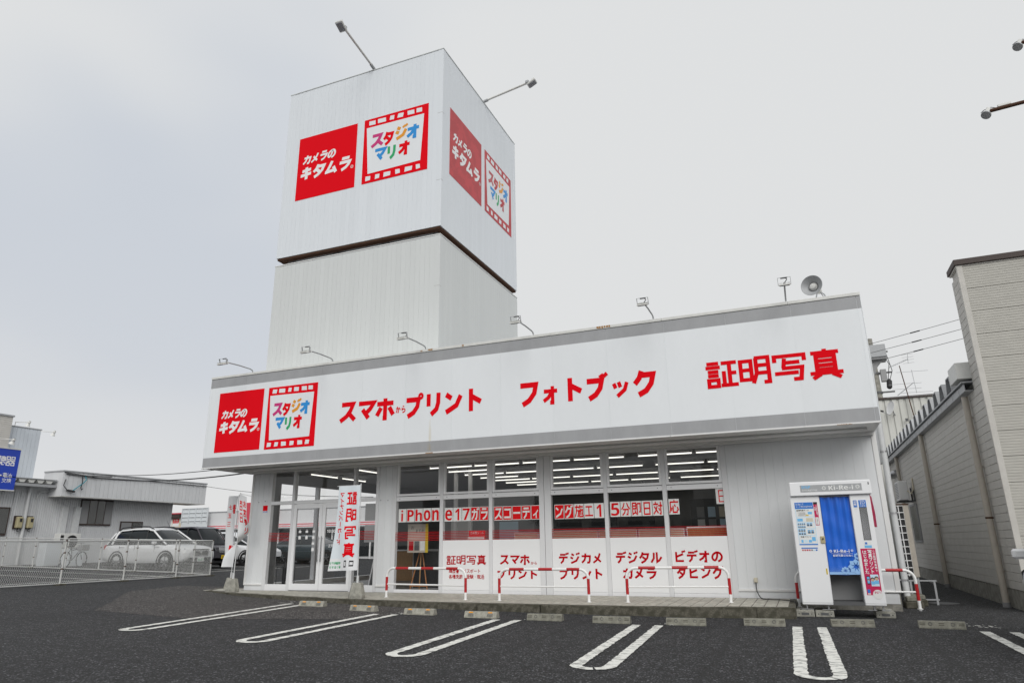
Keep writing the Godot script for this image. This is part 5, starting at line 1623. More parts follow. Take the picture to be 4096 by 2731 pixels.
# ---------------------------------------------------------------- store across the way
func build_far_store():
	var s := node(self, "far_store")
	tag(s, "long white store with red sign box and red stripes beyond the cars", "store")
	var Z := -24.0
	slab(s, "wall", Vector3(-41.5, 0.0, Z - 8.0), Vector3(-16.0, 3.70, Z), M.store_wall)
	slab(s, "coping", Vector3(-41.55, 3.701, Z - 8.0), Vector3(-16.0, 3.76, Z + 0.04), M.galva)
	for y in [2.70, 2.56]: slab(s, "red_stripe", Vector3(-41.5, y, Z + 0.001), Vector3(-16.0, y + 0.055, Z + 0.02), M.store_red)
	slab(s, "red_sign_box", Vector3(-37.1, 2.9, Z + 0.001), Vector3(-33.9, 4.28, Z + 0.25), M.store_red)
	slab(s, "canopy", Vector3(-41.5, 2.46, Z + 0.001), Vector3(-16.0, 2.55, Z + 0.6), M.store_wall)
	for k in 16:
		slab(s, "shop_window", Vector3(-41.0 + k * 1.5, 0.6, Z + 0.001), Vector3(-39.65 + k * 1.5, 2.35, Z + 0.03), M.car_glass)
		slab(s, "window_post", Vector3(-39.62 + k * 1.5, 0.4, Z + 0.001), Vector3(-39.53 + k * 1.5, 2.45, Z + 0.06), M.white)
	slab(s, "yellow_goods", Vector3(-38.2, 1.5, Z + 0.031), Vector3(-36.0, 1.9, Z + 0.05), M.wood)
	# cream wing with posters
	var c := node(self, "cream_store_wing")
	tag(c, "cream store wing with tax free poster and red eaves", "store")
	slab(c, "wall", Vector3(-48.0, 0.0, Z - 6.0), Vector3(-42.3, 3.62, Z + 0.3), M.store_cream)
	slab(c, "eaves", Vector3(-48.0, 3.40, Z + 0.301), Vector3(-42.35, 3.66, Z + 0.6), M.brown_cap)
	slab(c, "red_edge", Vector3(-48.0, 3.661, Z - 0.2), Vector3(-42.3, 3.74, Z + 0.65), M.store_red)
	slab(c, "red_edge", Vector3(-48.0, 2.62, Z + 0.301), Vector3(-42.2, 2.68, Z + 0.36), M.store_red)
	var p := node(c, "poster")
	slab(p, "white_field", Vector3(-43.25, 2.78, Z + 0.301), Vector3(-42.62, 3.36, Z + 0.32), M.white)
	slab(p, "red_field", Vector3(-43.22, 3.02, Z + 0.321), Vector3(-42.65, 3.34, Z + 0.326), M.red)
	var b := MB.new()
	write(b, "免税", Vector3(-43.13, 3.31, Z + 0.33), Vector3.RIGHT, Vector3.UP, 0.16, {"w": 11, "adv": 0.22})
	part(p, "lettering", b, M.white)
	latin(p, "lettering", "Tax Free", Vector2(-43.16, 3.06), Vector2(-42.72, 3.12), Z + 0.328, M.white)
	p = node(c, "poster")
	slab(p, "white_field", Vector3(-43.95, 2.78, Z + 0.301), Vector3(-43.33, 3.36, Z + 0.32), M.white)
	b = MB.new()
	write(b, "ド", Vector3(-43.80, 3.30, Z + 0.325), Vector3.RIGHT, Vector3.UP, 0.24, {"w": 16})
	part(p, "lettering", b, M.black)
	# backs of billboards on the roof
	var bb := node(self, "billboard_back")
	tag(bb, "pale framed back of a rooftop billboard between the two stores", "billboard")
	slab(bb, "sheet", Vector3(-42.28, 2.6, Z + 0.4), Vector3(-39.75, 4.03, Z + 0.43), M.pale_back)
	for x in [-42.28, -41.6, -40.95, -40.35, -39.8]: slab(bb, "rib", Vector3(x, 3.0, Z + 0.431), Vector3(x + 0.06, 4.05, Z + 0.5), M.pale_back)
	for y in [3.12, 3.4, 3.7, 4.0]: slab(bb, "rail", Vector3(-42.28, y, Z + 0.431), Vector3(-39.75, y + 0.04, Z + 0.48), M.pale_back)

# ---------------------------------------------------------------- chain-link fence
func fence_run(f: Node, a: Vector3, e: Vector3):
	# one bay between two posts
	var up := Vector3(0, 1.2, 0)
	var b := MB.new()
	b.tube(a + up, e + up, 0.019, 0.019, 8)
	part(f, "top_rail", b, M.fence)
	b = MB.new()
	b.tube(a + Vector3(0, 0.04, 0), e + Vector3(0, 0.04, 0), 0.018, 0.018, 6)
	part(f, "bottom_rail", b, M.fence)
	b = MB.new()
	var L := a.distance_to(e)
	var d := (e - a).normalized()
	var nn := d.cross(Vector3.UP).normalized()
	var p := 0.056
	var m := int(L / p)
	var rows := int(1.14 / p)
	for k in m:
		for s in 2:
			# zig and zag wires as slim three-sided rods
			for r in rows:
				var t0 := (k + (0.5 if (r + s) % 2 else 0.0)) * p
				var t1 := (k + (0.0 if (r + s) % 2 else 0.5)) * p
				if s == 1: t0 += 0.5 * p; t1 += 0.5 * p
				if maxf(t0, t1) > L: continue
				var q0 := a + d * t0 + Vector3(0, 0.05 + r * p, 0) + nn * 0.002 * (1 if s else -1)
				var q1 := a + d * t1 + Vector3(0, 0.05 + (r + 1) * p, 0) + nn * 0.002 * (1 if s else -1)
				rod(b, q0, q1, nn, 0.0030)
	var o := part(f, "wire_mesh", b, M.fence)
	o.set_meta("kind", "stuff")

func rod(b: MB, a: Vector3, e: Vector3, nn: Vector3, r: float):
	var d := (e - a).normalized()
	var w := d.cross(nn)
	var i := b.v.size()
	for k in 3:
		var t := TAU * k / 3.0
		var o := nn * cos(t) + w * sin(t)
		b.put(a + o * r, o); b.put(e + o * r, o)
	for k in 3:
		var p := i + k * 2
		var q := i + ((k + 1) % 3) * 2
		b.ix.append_array([p, p + 1, q, q, p + 1, q + 1])

func build_fence():
	var f := node(self, "chain_link_fence")
	tag(f, "white chain-link fence with rails turning a corner round the neighbour's lot", "fence")
	var near := [Vector2(-19.7, 5.0), Vector2(-19.7, 2.98), Vector2(-19.7, 0.98), Vector2(-19.7, -1.04), Vector2(-19.7, -3.03), Vector2(-19.7, -4.5)]
	var wing := [Vector2(-19.7, -4.5), Vector2(-20.8, -4.75), Vector2(-22.13, -5.1), Vector2(-24.14, -5.1), Vector2(-26.15, -5.1), Vector2(-28.12, -5.1), Vector2(-30.12, -5.1), Vector2(-32.1, -5.1), Vector2(-33.3, -5.1)]
	for run in [near, wing]:
		for k in run.size() - 1:
			var a := Vector3(run[k].x, ground(run[k].x), run[k].y)
			var e := Vector3(run[k + 1].x, ground(run[k + 1].x), run[k + 1].y)
			fence_run(f, a, e)
	for run in [near, wing.slice(1)]:
		for q in run:
			var b := MB.new()
			var g := ground(q.x)
			b.tube(Vector3(q.x, g - 0.1, q.y), Vector3(q.x, g + 1.22, q.y), 0.026, 0.026, 8)
			part(f, "post", b, M.rust if q.y == -1.04 and false else M.fence)
			b = MB.new()
			b.cbox(Vector3(q.x, g - 0.02, q.y), Vector3(0.24, 0.12, 0.24), 0.01)
			part(f, "footing", b, M.kerb)
			b = MB.new()
			for y in [0.42, 0.86, 1.19]: b.tube(Vector3(q.x, g + y, q.y), Vector3(q.x, g + y + 0.035, q.y), 0.031, 0.031, 8)
			part(f, "clamp", b, M.rust)

# ---------------------------------------------------------------- cars (local: +x forward, +z right side)
func loft(b: MB, st: Array):
	# st: [x, low, shoulder, top, half width at the sill, half width at the shoulder, half width at the top]
	var rows := []
	for s in st:
		var r := []
		for side in [-1.0, 1.0]:
			var pts := [Vector3(s[0], s[1], s[4] * 0.90), Vector3(s[0], s[1] + 0.05, s[4] * 0.985), Vector3(s[0], lerpf(s[1], s[2], 0.35), lerpf(s[4], s[5], 0.4) * 1.01), Vector3(s[0], lerpf(s[1], s[2], 0.75), lerpf(s[4], s[5], 0.8) * 1.01), Vector3(s[0], s[2], s[5]), Vector3(s[0], lerpf(s[2], s[3], 0.65), lerpf(s[5], s[6], 0.45)), Vector3(s[0], lerpf(s[2], s[3], 0.93), s[6] * 0.86), Vector3(s[0], s[3], s[6] * 0.5)]
			if side < 0: r.append_array(pts.map(func(p): return Vector3(p.x, p.y, -p.z)))
			else:
				pts.reverse()
				r.append_array(pts)
		rows.append(r)
	b.sheet(rows, true)
	for e in [0, rows.size() - 1]:
		var r: Array = rows[e]
		var mid := Vector3(r[0].x, (r[0].y + r[7].y) * 0.5, 0)
		for k in r.size():
			b.both3(mid, r[k], r[(k + 1) % r.size()], Vector3(-1 if e == 0 else 1, 0, 0))

func wheel(where: Node, at: Vector3, r: float, side: float):
	var w := node(where, "wheel", at)
	var b := MB.new()
	b.lathe(Vector3(0, 0, -0.11 * side), Vector3(0, 0, side), [[r * 0.62, 0.0], [r * 0.92, 0.0], [r, 0.04], [r, 0.17], [r * 0.93, 0.21], [r * 0.68, 0.215], [r * 0.66, 0.19]], 24)
	part(w, "tyre", b, M.tyre)
	b = MB.new()
	b.lathe(Vector3(0, 0, 0.06 * side), Vector3(0, 0, side), [[r * 0.67, 0.04], [r * 0.6, 0.035], [r * 0.56, 0.0], [0.0, 0.0]], 20)
	part(w, "barrel", b, M.trim_black)
	b = MB.new()
	for k in 5:
		var t := TAU * k / 5.0 + 0.3
		var d := Vector3(cos(t), sin(t), 0)
		b.box(d * r * 0.34 + Vector3(0, 0, 0.078 * side), Vector3(r * 0.62, r * 0.15, 0.02), Basis(Vector3(0, 0, 1), t))
	b.lathe(Vector3(0, 0, 0.07 * side), Vector3(0, 0, side), [[r * 0.14, 0.0], [r * 0.12, 0.03], [0, 0.03]], 10)
	b.lathe(Vector3(0, 0, 0.07 * side), Vector3(0, 0, side), [[r * 0.66, 0.0], [r * 0.67, 0.025], [r * 0.6, 0.025], [r * 0.59, 0.0]], 20)
	part(w, "rim", b, M.rim)

func car(at: Vector3, turn: float, q: Dictionary) -> Node3D:
	var c := node(self, q.name, at)
	c.rotation.y = turn
	tag(c, q.label, q.get("category", "car"))
	var paint: Material = M[q.paint]
	var b := MB.new()
	loft(b, q.body)
	part(c, "body", b, paint)
	b = MB.new()
	var gh: Array = q.house
	loft(b, gh)
	part(c, "windows", b, M.car_glass)
	# roof skin and pillars over the glass
	b = MB.new()
	var rf := []
	for s in gh:
		if s[3] > q.roof_from: rf.append([s[0], s[3] - 0.09, s[3] - 0.05, s[3] + 0.012, s[6] * 0.99 + 0.012, s[6] + 0.015, s[6] + 0.002])
	loft(b, rf)
	part(c, "roof", b, paint)
	for sd in [-1.0, 1.0]:
		for p in q.pillars:
			b = MB.new()
			b.path([Vector3(p[0], p[1], p[2] * sd), Vector3((p[0] + p[3]) * 0.5, (p[1] + p[4]) * 0.5, (p[2] + p[5]) * 0.5 * sd + 0.012 * sd), Vector3(p[3], p[4], p[5] * sd)], p[6], 6)
			part(c, "pillar", b, M.trim_black if p[7] else paint)
		for x in q.wheels:
			b = MB.new()
			b.lathe(Vector3(x, q.r * 0.98, sd * (q.half - 0.16)), Vector3(0, 0, sd), [[q.r * 1.22, 0.0], [q.r * 1.22, 0.168], [q.r * 1.08, 0.172], [q.r * 1.06, 0.12], [0.0, 0.12]], 26)
			part(c, "wheel_arch", b, M.trim_black)
			wheel(c, Vector3(x, q.r, sd * (q.half - 0.10)), q.r, sd)
		# mirror
		b = MB.new()
		b.cbox(Vector3(q.mirror.x, q.mirror.y, sd * (q.mirror.z + 0.09)), Vector3(0.12, 0.13, 0.19), 0.03)
		part(c, "mirror", b, paint)
		# door seams and handle
		b = MB.new()
		for x in q.seams: b.box(Vector3(x, q.seam_y, sd * (q.half - 0.004)), Vector3(0.008, 0.5, 0.012))
		part(c, "door_seam", b, M.trim_black)
		b = MB.new()
		for x in q.seams: b.cbox(Vector3(x + 0.16, q.seam_y + 0.2, sd * (q.half + 0.004)), Vector3(0.2, 0.03, 0.03), 0.008)
		part(c, "door_handle", b, paint)
		b = MB.new()
		var hl: Array = q.lamp
		b.cbox(Vector3(hl[0], hl[1], sd * hl[2]), Vector3(hl[3], hl[4], hl[5]), 0.03, Basis(Vector3.UP, sd * hl[6]))
		part(c, "headlight", b, M.car_glass)
		b = MB.new()
		b.lathe(Vector3(hl[0] + hl[3] * 0.35, hl[1], sd * (hl[2] - 0.05)), Vector3(1, 0, sd * 0.3), [[0.06, 0.03], [0.055, 0.085], [0.0, 0.08]], 12)
		part(c, "projector", b, M.chrome)
		b = MB.new()
		b.cbox(Vector3(q.fog[0], q.fog[1], sd * q.fog[2]), Vector3(0.1, q.fog[3], q.fog[4]), 0.02)
		part(c, "fog_lamp_housing", b, M.trim_black)
		b = MB.new()
		b.cbox(Vector3(q.tail[0], q.tail[1], sd * q.tail[2]), Vector3(0.12, q.tail[3], 0.22), 0.03)
		part(c, "tail_light", b, M.tail_red)
	# sill and lower bumper
	b = MB.new()
	b.cbox(Vector3(0, q.sill, 0), Vector3(q.len * 0.94, 0.14, q.half * 1.93), 0.03)
	part(c, "sill", b, M.trim_black)
	# grille
	var g := node(c, "grille")
	b = MB.new()
	b.cbox(Vector3(q.grille[0], q.grille[1], 0), Vector3(0.06, q.grille[2], q.grille[3]), 0.02)
	part(g, "mesh", b, M.black)
	b = MB.new()
	b.path([Vector3(q.grille[0] + 0.035, q.grille[1] + q.grille[2] * 0.5, -q.grille[3] * 0.5), Vector3(q.grille[0] + 0.045, q.grille[1] + q.grille[2] * 0.5, q.grille[3] * 0.5), Vector3(q.grille[0] + 0.035, q.grille[1] - q.grille[2] * 0.45, q.grille[3] * 0.44), Vector3(q.grille[0] + 0.045, q.grille[1] - q.grille[2] * 0.45, -q.grille[3] * 0.44), Vector3(q.grille[0] + 0.035, q.grille[1] + q.grille[2] * 0.5, -q.grille[3] * 0.5)], 0.016, 6)
	for k in q.bars: b.box(Vector3(q.grille[0] + 0.038, q.grille[1] + q.grille[2] * (0.32 - 0.26 * k), 0), Vector3(0.02, 0.03, q.grille[3] * 0.96))
	part(g, "chrome_frame", b, M.chrome)
	# plate
	var pl := node(c, "number_plate")
	var px: float = q.plate[0]
	slab(pl, "sheet", Vector3(px, q.plate[1] - 0.08, q.plate[2] - 0.165), Vector3(px + 0.012, q.plate[1] + 0.08, q.plate[2] + 0.165), M[q.plate[3]], 0.004)
	latin(pl, "number", q.plate[4], Vector2(-0.14, -0.06), Vector2(0.14, 0.03), 0.0, M[q.plate[5]], true, Transform3D(Basis(Vector3(0, 0, -1), Vector3.UP, Vector3(1, 0, 0)), Vector3(px + 0.0135, q.plate[1], q.plate[2])))
	# wipers
	b = MB.new()
	for z in [-0.45, 0.1]: b.tube(Vector3(q.cowl.x, q.cowl.y, z), Vector3(q.cowl.x - 0.12, q.cowl.y + 0.06, z + 0.5), 0.01, 0.008, 5)
	part(c, "wiper", b, M.trim_black)
	return c

func build_cars():
	var suv := {"name": "parked_car", "label": "white SUV with roof rails parked behind the chain-link fence", "paint": "car_white", "len": 4.6, "half": 0.905, "r": 0.365, "sill": 0.30,
		"body": [[-2.3, 0.55, 0.80, 0.98, 0.68, 0.70, 0.66], [-2.2, 0.42, 0.85, 1.06, 0.82, 0.82, 0.76], [-1.7, 0.32, 0.88, 1.08, 0.89, 0.895, 0.80], [-0.4, 0.28, 0.88, 1.07, 0.90, 0.90, 0.80], [0.9, 0.28, 0.86, 1.06, 0.90, 0.90, 0.79], [1.25, 0.30, 0.84, 1.03, 0.89, 0.885, 0.78], [1.75, 0.32, 0.80, 0.985, 0.87, 0.86, 0.74], [2.1, 0.34, 0.74, 0.92, 0.82, 0.80, 0.68], [2.24, 0.42, 0.68, 0.85, 0.74, 0.72, 0.60], [2.3, 0.52, 0.64, 0.76, 0.60, 0.60, 0.50]],
		"house": [[-2.15, 0.98, 1.02, 1.10, 0.76, 0.76, 0.66], [-1.85, 1.0, 1.1, 1.50, 0.80, 0.785, 0.58], [-1.55, 1.0, 1.12, 1.63, 0.81, 0.79, 0.60], [-0.8, 1.0, 1.12, 1.68, 0.82, 0.80, 0.62], [-0.1, 1.0, 1.1, 1.68, 0.82, 0.80, 0.61], [0.3, 1.0, 1.08, 1.60, 0.81, 0.79, 0.58], [0.75, 1.0, 1.05, 1.33, 0.80, 0.78, 0.58], [1.2, 0.98, 1.0, 1.05, 0.78, 0.76, 0.62]],
		"roof_from": 1.46, "pillars": [[1.2, 1.03, 0.75, 0.22, 1.60, 0.60, 0.035, false], [0.15, 1.05, 0.80, 0.0, 1.60, 0.63, 0.03, true], [-0.85, 1.05, 0.80, -0.9, 1.60, 0.64, 0.03, true], [-1.75, 1.05, 0.80, -1.62, 1.56, 0.62, 0.06, false], [-2.1, 1.05, 0.74, -1.85, 1.50, 0.58, 0.05, false]],
		"wheels": [1.37, -1.30], "mirror": Vector3(0.72, 1.10, 0.82), "seams": [0.75, -0.35, -1.2], "seam_y": 0.75, "lamp": [2.02, 0.78, 0.66, 0.26, 0.16, 0.22, 0.5], "fog": [2.16, 0.52, 0.66, 0.2, 0.2], "tail": [-2.16, 0.94, 0.72, 0.2], "grille": [2.27, 0.70, 0.27, 0.80], "bars": [0.2], "plate": [2.305, 0.44, 0.0, "white", "24-07", "sign_green"], "cowl": Vector3(1.15, 1.05, 0)}
	var c := car(Vector3(-24.72, 0.375, -6.62), 0.0, suv)
	var b := MB.new()
	for sd in [-1.0, 1.0]:
		b.path([Vector3(-1.7, 1.60, 0.60 * sd), Vector3(-1.5, 1.71, 0.60 * sd), Vector3(-0.6, 1.755, 0.61 * sd), Vector3(0.0, 1.73, 0.60 * sd), Vector3(0.25, 1.63, 0.585 * sd)], 0.022, 8)
	part(c, "roof_rail", b, M.trim_black)
	b = MB.new()
	b.lathe(Vector3(2.31, 0.72, 0), Vector3.RIGHT, [[0.05, 0.0], [0.045, 0.012], [0, 0.012]], 12)
	part(c, "emblem", b, M.chrome)
	var kei := {"name": "parked_car", "label": "dark tall box-shaped minicar with yellow number plate beside the white SUV", "paint": "car_dark", "len": 3.4, "half": 0.74, "r": 0.28, "sill": 0.25,
		"body": [[-1.7, 0.35, 0.85, 0.98, 0.66, 0.68, 0.64], [-1.62, 0.28, 0.88, 1.0, 0.71, 0.72, 0.68], [0.8, 0.24, 0.86, 1.0, 0.735, 0.735, 0.68], [1.2, 0.26, 0.84, 0.98, 0.73, 0.72, 0.64], [1.55, 0.28, 0.78, 0.92, 0.70, 0.68, 0.58], [1.67, 0.32, 0.70, 0.84, 0.64, 0.62, 0.52], [1.7, 0.42, 0.6, 0.72, 0.55, 0.55, 0.45]],
		"house": [[-1.66, 0.95, 1.0, 1.62, 0.69, 0.69, 0.58], [-1.5, 0.95, 1.1, 1.74, 0.71, 0.70, 0.60], [0.3, 0.95, 1.1, 1.76, 0.71, 0.70, 0.60], [0.62, 0.95, 1.08, 1.68, 0.71, 0.70, 0.58], [0.95, 0.95, 1.03, 1.30, 0.70, 0.69, 0.60], [1.2, 0.93, 0.96, 1.02, 0.69, 0.68, 0.60]],
		"roof_from": 1.55, "pillars": [[1.18, 1.0, 0.68, 0.6, 1.66, 0.60, 0.035, false], [0.1, 1.0, 0.71, 0.1, 1.68, 0.62, 0.035, true], [-0.8, 1.0, 0.71, -0.8, 1.68, 0.62, 0.035, true], [-1.62, 1.0, 0.68, -1.55, 1.66, 0.60, 0.06, false]],
		"wheels": [1.18, -1.2], "mirror": Vector3(0.85, 1.08, 0.72), "seams": [0.75, -0.1, -0.95], "seam_y": 0.68, "lamp": [1.58, 0.78, 0.54, 0.2, 0.16, 0.26, 0.35], "fog": [1.62, 0.42, 0.56, 0.12, 0.14], "tail": [-1.64, 1.15, 0.62, 0.4], "grille": [1.68, 0.76, 0.22, 0.72], "bars": [0.2, 1.0, 1.9], "plate": [1.71, 0.46, 0.0, "plate_yellow", "15-46", "black"], "cowl": Vector3(1.14, 1.0, 0)}
	c = car(Vector3(-25.5, 0.40, -9.25), 0.0, kei)
	b = MB.new()
	b.tube(Vector3(-1.2, 1.74, 0.45), Vector3(-1.45, 2.05, 0.45), 0.008, 0.004, 5)
	part(c, "aerial", b, M.black)
	var van := {"name": "parked_car", "label": "white low minivan with dark alloy wheels beyond the dark minicar", "paint": "car_pearl", "len": 4.7, "half": 0.88, "r": 0.33, "sill": 0.27,
		"body": [[-2.35, 0.4, 0.85, 1.0, 0.74, 0.76, 0.7], [-2.2, 0.3, 0.88, 1.04, 0.84, 0.84, 0.78], [-0.5, 0.26, 0.86, 1.03, 0.875, 0.87, 0.78], [0.8, 0.26, 0.84, 1.02, 0.875, 0.87, 0.77], [1.3, 0.26, 0.80, 0.98, 0.87, 0.86, 0.74], [1.9, 0.28, 0.70, 0.86, 0.82, 0.80, 0.66], [2.25, 0.32, 0.6, 0.74, 0.72, 0.70, 0.56], [2.35, 0.4, 0.54, 0.64, 0.6, 0.58, 0.48]],
		"house": [[-2.25, 0.98, 1.04, 1.2, 0.78, 0.77, 0.66], [-1.9, 0.98, 1.08, 1.5, 0.80, 0.79, 0.6], [-0.6, 0.98, 1.08, 1.58, 0.81, 0.80, 0.62], [0.0, 0.98, 1.06, 1.56, 0.81, 0.80, 0.6], [0.5, 0.98, 1.03, 1.40, 0.80, 0.79, 0.58], [1.1, 0.96, 0.99, 1.14, 0.79, 0.78, 0.6], [1.45, 0.93, 0.95, 0.99, 0.76, 0.75, 0.6]],
		"roof_from": 1.35, "pillars": [[1.42, 0.98, 0.73, 0.2, 1.48, 0.60, 0.035, false], [0.1, 1.03, 0.80, 0.0, 1.50, 0.64, 0.03, true], [-0.9, 1.03, 0.80, -0.9, 1.50, 0.64, 0.03, true], [-2.2, 1.03, 0.76, -1.95, 1.46, 0.6, 0.06, false]],
		"wheels": [1.42, -1.33], "mirror": Vector3(0.8, 1.06, 0.82), "seams": [0.7, -0.4, -1.4], "seam_y": 0.7, "lamp": [2.02, 0.66, 0.62, 0.34, 0.16, 0.2, 0.5], "fog": [2.16, 0.42, 0.62, 0.12, 0.2], "tail": [-2.2, 1.0, 0.72, 0.25], "grille": [2.28, 0.58, 0.14, 0.8], "bars": [0.3], "plate": [2.36, 0.42, 0.0, "white", "35-80", "sign_green"], "cowl": Vector3(1.4, 0.98, 0)}
	car(Vector3(-26.3, 0.40, -12.55), 0.0, van)
	var sedan := van.duplicate(true)
	sedan.label = "dark grey sedan seen through the shop's entrance glass"
	sedan.paint = "car_slate"
	sedan.plate[4] = "10-00"
	sedan.house = [[-1.9, 0.95, 0.98, 1.04, 0.74, 0.73, 0.6], [-1.3, 0.96, 1.02, 1.36, 0.78, 0.76, 0.56], [-0.5, 0.96, 1.03, 1.44, 0.79, 0.77, 0.58], [0.2, 0.96, 1.02, 1.38, 0.79, 0.77, 0.56], [0.7, 0.95, 1.0, 1.18, 0.78, 0.76, 0.56], [1.15, 0.93, 0.96, 1.01, 0.75, 0.73, 0.6]]
	sedan.roof_from = 1.25
	sedan.pillars = [[1.1, 1.0, 0.72, 0.15, 1.36, 0.56, 0.035, false], [-0.3, 1.02, 0.78, -0.35, 1.38, 0.6, 0.03, true], [-1.85, 1.0, 0.70, -1.2, 1.34, 0.56, 0.06, false]]
	car(Vector3(-23.9, 0.36, -15.6), 0.0, sedan)
	# nose of a van in the bay past the last painted line
	var kv := kei.duplicate(true)
	kv.label = "white box van parked past the last painted bay line"
	kv.category = "van"
	kv.paint = "car_white"
	kv.plate = [1.71, 0.46, 0.0, "plate_yellow", "", "black"]
	kv.plate[4] = "-"
	car(Vector3(3.36, ground(3.5), 4.75), PI / 2, kv)

# ---------------------------------------------------------------- wheel stops
func build_wheel_stops():
	# [x left, x right, z of the front foot]
	var spots := [[-9.80, 2.79], [-8.24, 3.22], [-6.89, 3.48], [-5.62, 3.58], [-4.45, 3.60], [-3.32, 3.60], [-2.17, 3.48], [-1.04, 3.15], [0.20, 2.82], [1.39, 2.60]]
	var turn := [0.02, -0.22, 0.06, 0.05, 0.08, 0.08, 0.12, 0.15, 0.18, -0.03]
	var where := ["first from the entrance", "second from the entrance", "third from the entrance", "fourth from the entrance", "fifth from the entrance", "sixth from the entrance", "before the third guard rail", "before the walkway's end", "before the photo booth", "past the photo booth"]
	for k in spots.size():
		var fresh := k < 4
		var x: float = spots[k][0]
		var t := node(self, "wheel_stop", Vector3(x, ground(x + 0.3), spots[k][1]))
		t.rotation.y = turn[k] * 0.6
		tag(t, ("pale concrete wheel stop with orange reflectors, " if fresh else "weathered dark concrete wheel stop, ") + where[k], "wheel stop", "wheel stops along the parking bays")
		var b := MB.new()
		b.prism(PackedVector2Array([Vector2(0.0, -0.01), Vector2(0.11, -0.01), Vector2(0.11, 0.015), Vector2(0.075, 0.10), Vector2(0.02, 0.105), Vector2(-0.01, 0.1), Vector2(-0.045, 0.015), Vector2(-0.045, -0.01)]), Transform3D(Basis(Vector3(0, 0, -1), Vector3.UP, Vector3.RIGHT), Vector3(0, 0, 0)), 0.6)
		part(t, "block", b, M.stop_new if fresh else M.stop_old)
		# sloping front face: centre at z 0.03, leaning
		var lean := Basis(Vector3.RIGHT, -0.40)
		if fresh:
			for xx in [0.12, 0.48]:
				b = MB.new()
				b.box(Vector3(xx, 0.088, 0.0195), Vector3(0.075, 0.018, 0.006), lean)
				part(t, "reflector", b, M.orange)
			b = MB.new()
			for xx in [0.12, 0.48]:
				for j in 4: b.box(Vector3(xx, 0.064 - j * 0.012, 0.0295 + j * 0.005), Vector3(0.11, 0.004, 0.003), lean)
			part(t, "drain_slot", b, M.grey_dark)
		else:
			for xx in [0.15, 0.44]:
				b = MB.new()
				b.lathe(Vector3(xx, 0.062, 0.024), Vector3(0, 0.38, 0.92), [[0.026, 0.004], [0.022, 0.008], [0.016, -0.006], [0.0, -0.006]], 12)
				part(t, "bolt_hole", b, M.grey_dark)
			b = MB.new()
			for xx in [0.05, 0.295, 0.55]:
				for j in 2: b.box(Vector3(xx, 0.075 - j * 0.022, 0.0245 + j * 0.0088), Vector3(0.07, 0.006, 0.004), lean)
			part(t, "groove", b, M.kerb)

# ---------------------------------------------------------------- guard rails
func guard_rail(a: Vector3, e: Vector3, h: float, label: String, side := 0):
	var g := node(self, "guard_rail")
	tag(g, label, "guard rail", "red and white pipe guard rails")
	var d := (e - a)
	d.y = 0
	d = d.normalized()
	var r := 0.17
	var pts := []
	var top := maxf(a.y, e.y) + h
	pts.append(Vector3(a.x, a.y - 0.03, a.z))
	for k in 7:
		var t := PI / 2 * k / 6.0
		pts.append(Vector3(a.x, top - r, a.z) + d * (r - r * cos(t)) + Vector3.UP * r * sin(t))
	for k in 7:
		var t := PI / 2 * (1.0 - k / 6.0)
		pts.append(Vector3(e.x, top - r, e.z) - d * (r - r * cos(t)) + Vector3.UP * r * sin(t))
	pts.append(Vector3(e.x, e.y - 0.03, e.z))
	var b := MB.new()
	b.path(pts, 0.027, 14)
	part(g, "hoop", b, M.rail_white)
	# wrapped red bands
	var L := (e - a).length()
	var p0 := Vector3(a.x, top, a.z)
	for q in [[0.12, 0.29], [0.455, 0.61], [0.77, 0.91]]:
		b = MB.new()
		b.tube(p0 + d * L * q[0], p0 + d * L * q[1], 0.0282, 0.0282, 14, false)
		part(g, "red_band", b, M.rail_red)
	for p in [a, e]:
		b = MB.new()
		b.tube(p + Vector3(0, 0.14, 0), p + Vector3(0, 0.42, 0), 0.0282, 0.0282, 14, false)
		part(g, "red_band", b, M.rail_red)
		b = MB.new()
		b.tube(p + Vector3(0, -0.005, 0), p + Vector3(0, 0.006, 0), 0.05, 0.045, 14)
		part(g, "foot_collar", b, M.rail_white)
	b = MB.new()
	b.tube(a + Vector3(0, 0.27, 0), Vector3(e.x, a.y + 0.27, e.z), 0.017, 0.017, 8)
	part(g, "cross_bar", b, M.rail_white)

func build_guard_rails():
	guard_rail(Vector3(-8.60, PY, 1.42), Vector3(-6.55, PY, 1.68), 0.60, "red and white pipe guard rail before the easel window")
	guard_rail(Vector3(-5.77, PY, 1.74), Vector3(-3.94, PY, 1.68), 0.59, "red and white pipe guard rail before the middle window posts")
	guard_rail(Vector3(-3.22, PY, 1.56), Vector3(-1.40, PY, 1.17), 0.61, "red and white pipe guard rail before the last two window films")
	guard_rail(Vector3(-0.265, 0.06, 0.42), Vector3(1.72, 0.05, 0.30), 0.64, "red and white pipe guard rail passing behind the photo booth")

# ---------------------------------------------------------------- photo booth
func flower(b: MB, o: Vector3, r: float, petals := 8, w := 0.22):
	for k in petals:
		var t := TAU * k / petals
		var d := Vector3(cos(t), sin(t), 0)
		var s := Vector3(-d.y, d.x, 0)
		b.both3(o + d * r * 0.22, o + d * r * 0.7 + s * r * w, o + d * r, Vector3.BACK)
		b.both3(o + d * r * 0.22, o + d * r, o + d * r * 0.7 - s * r * w, Vector3.BACK)

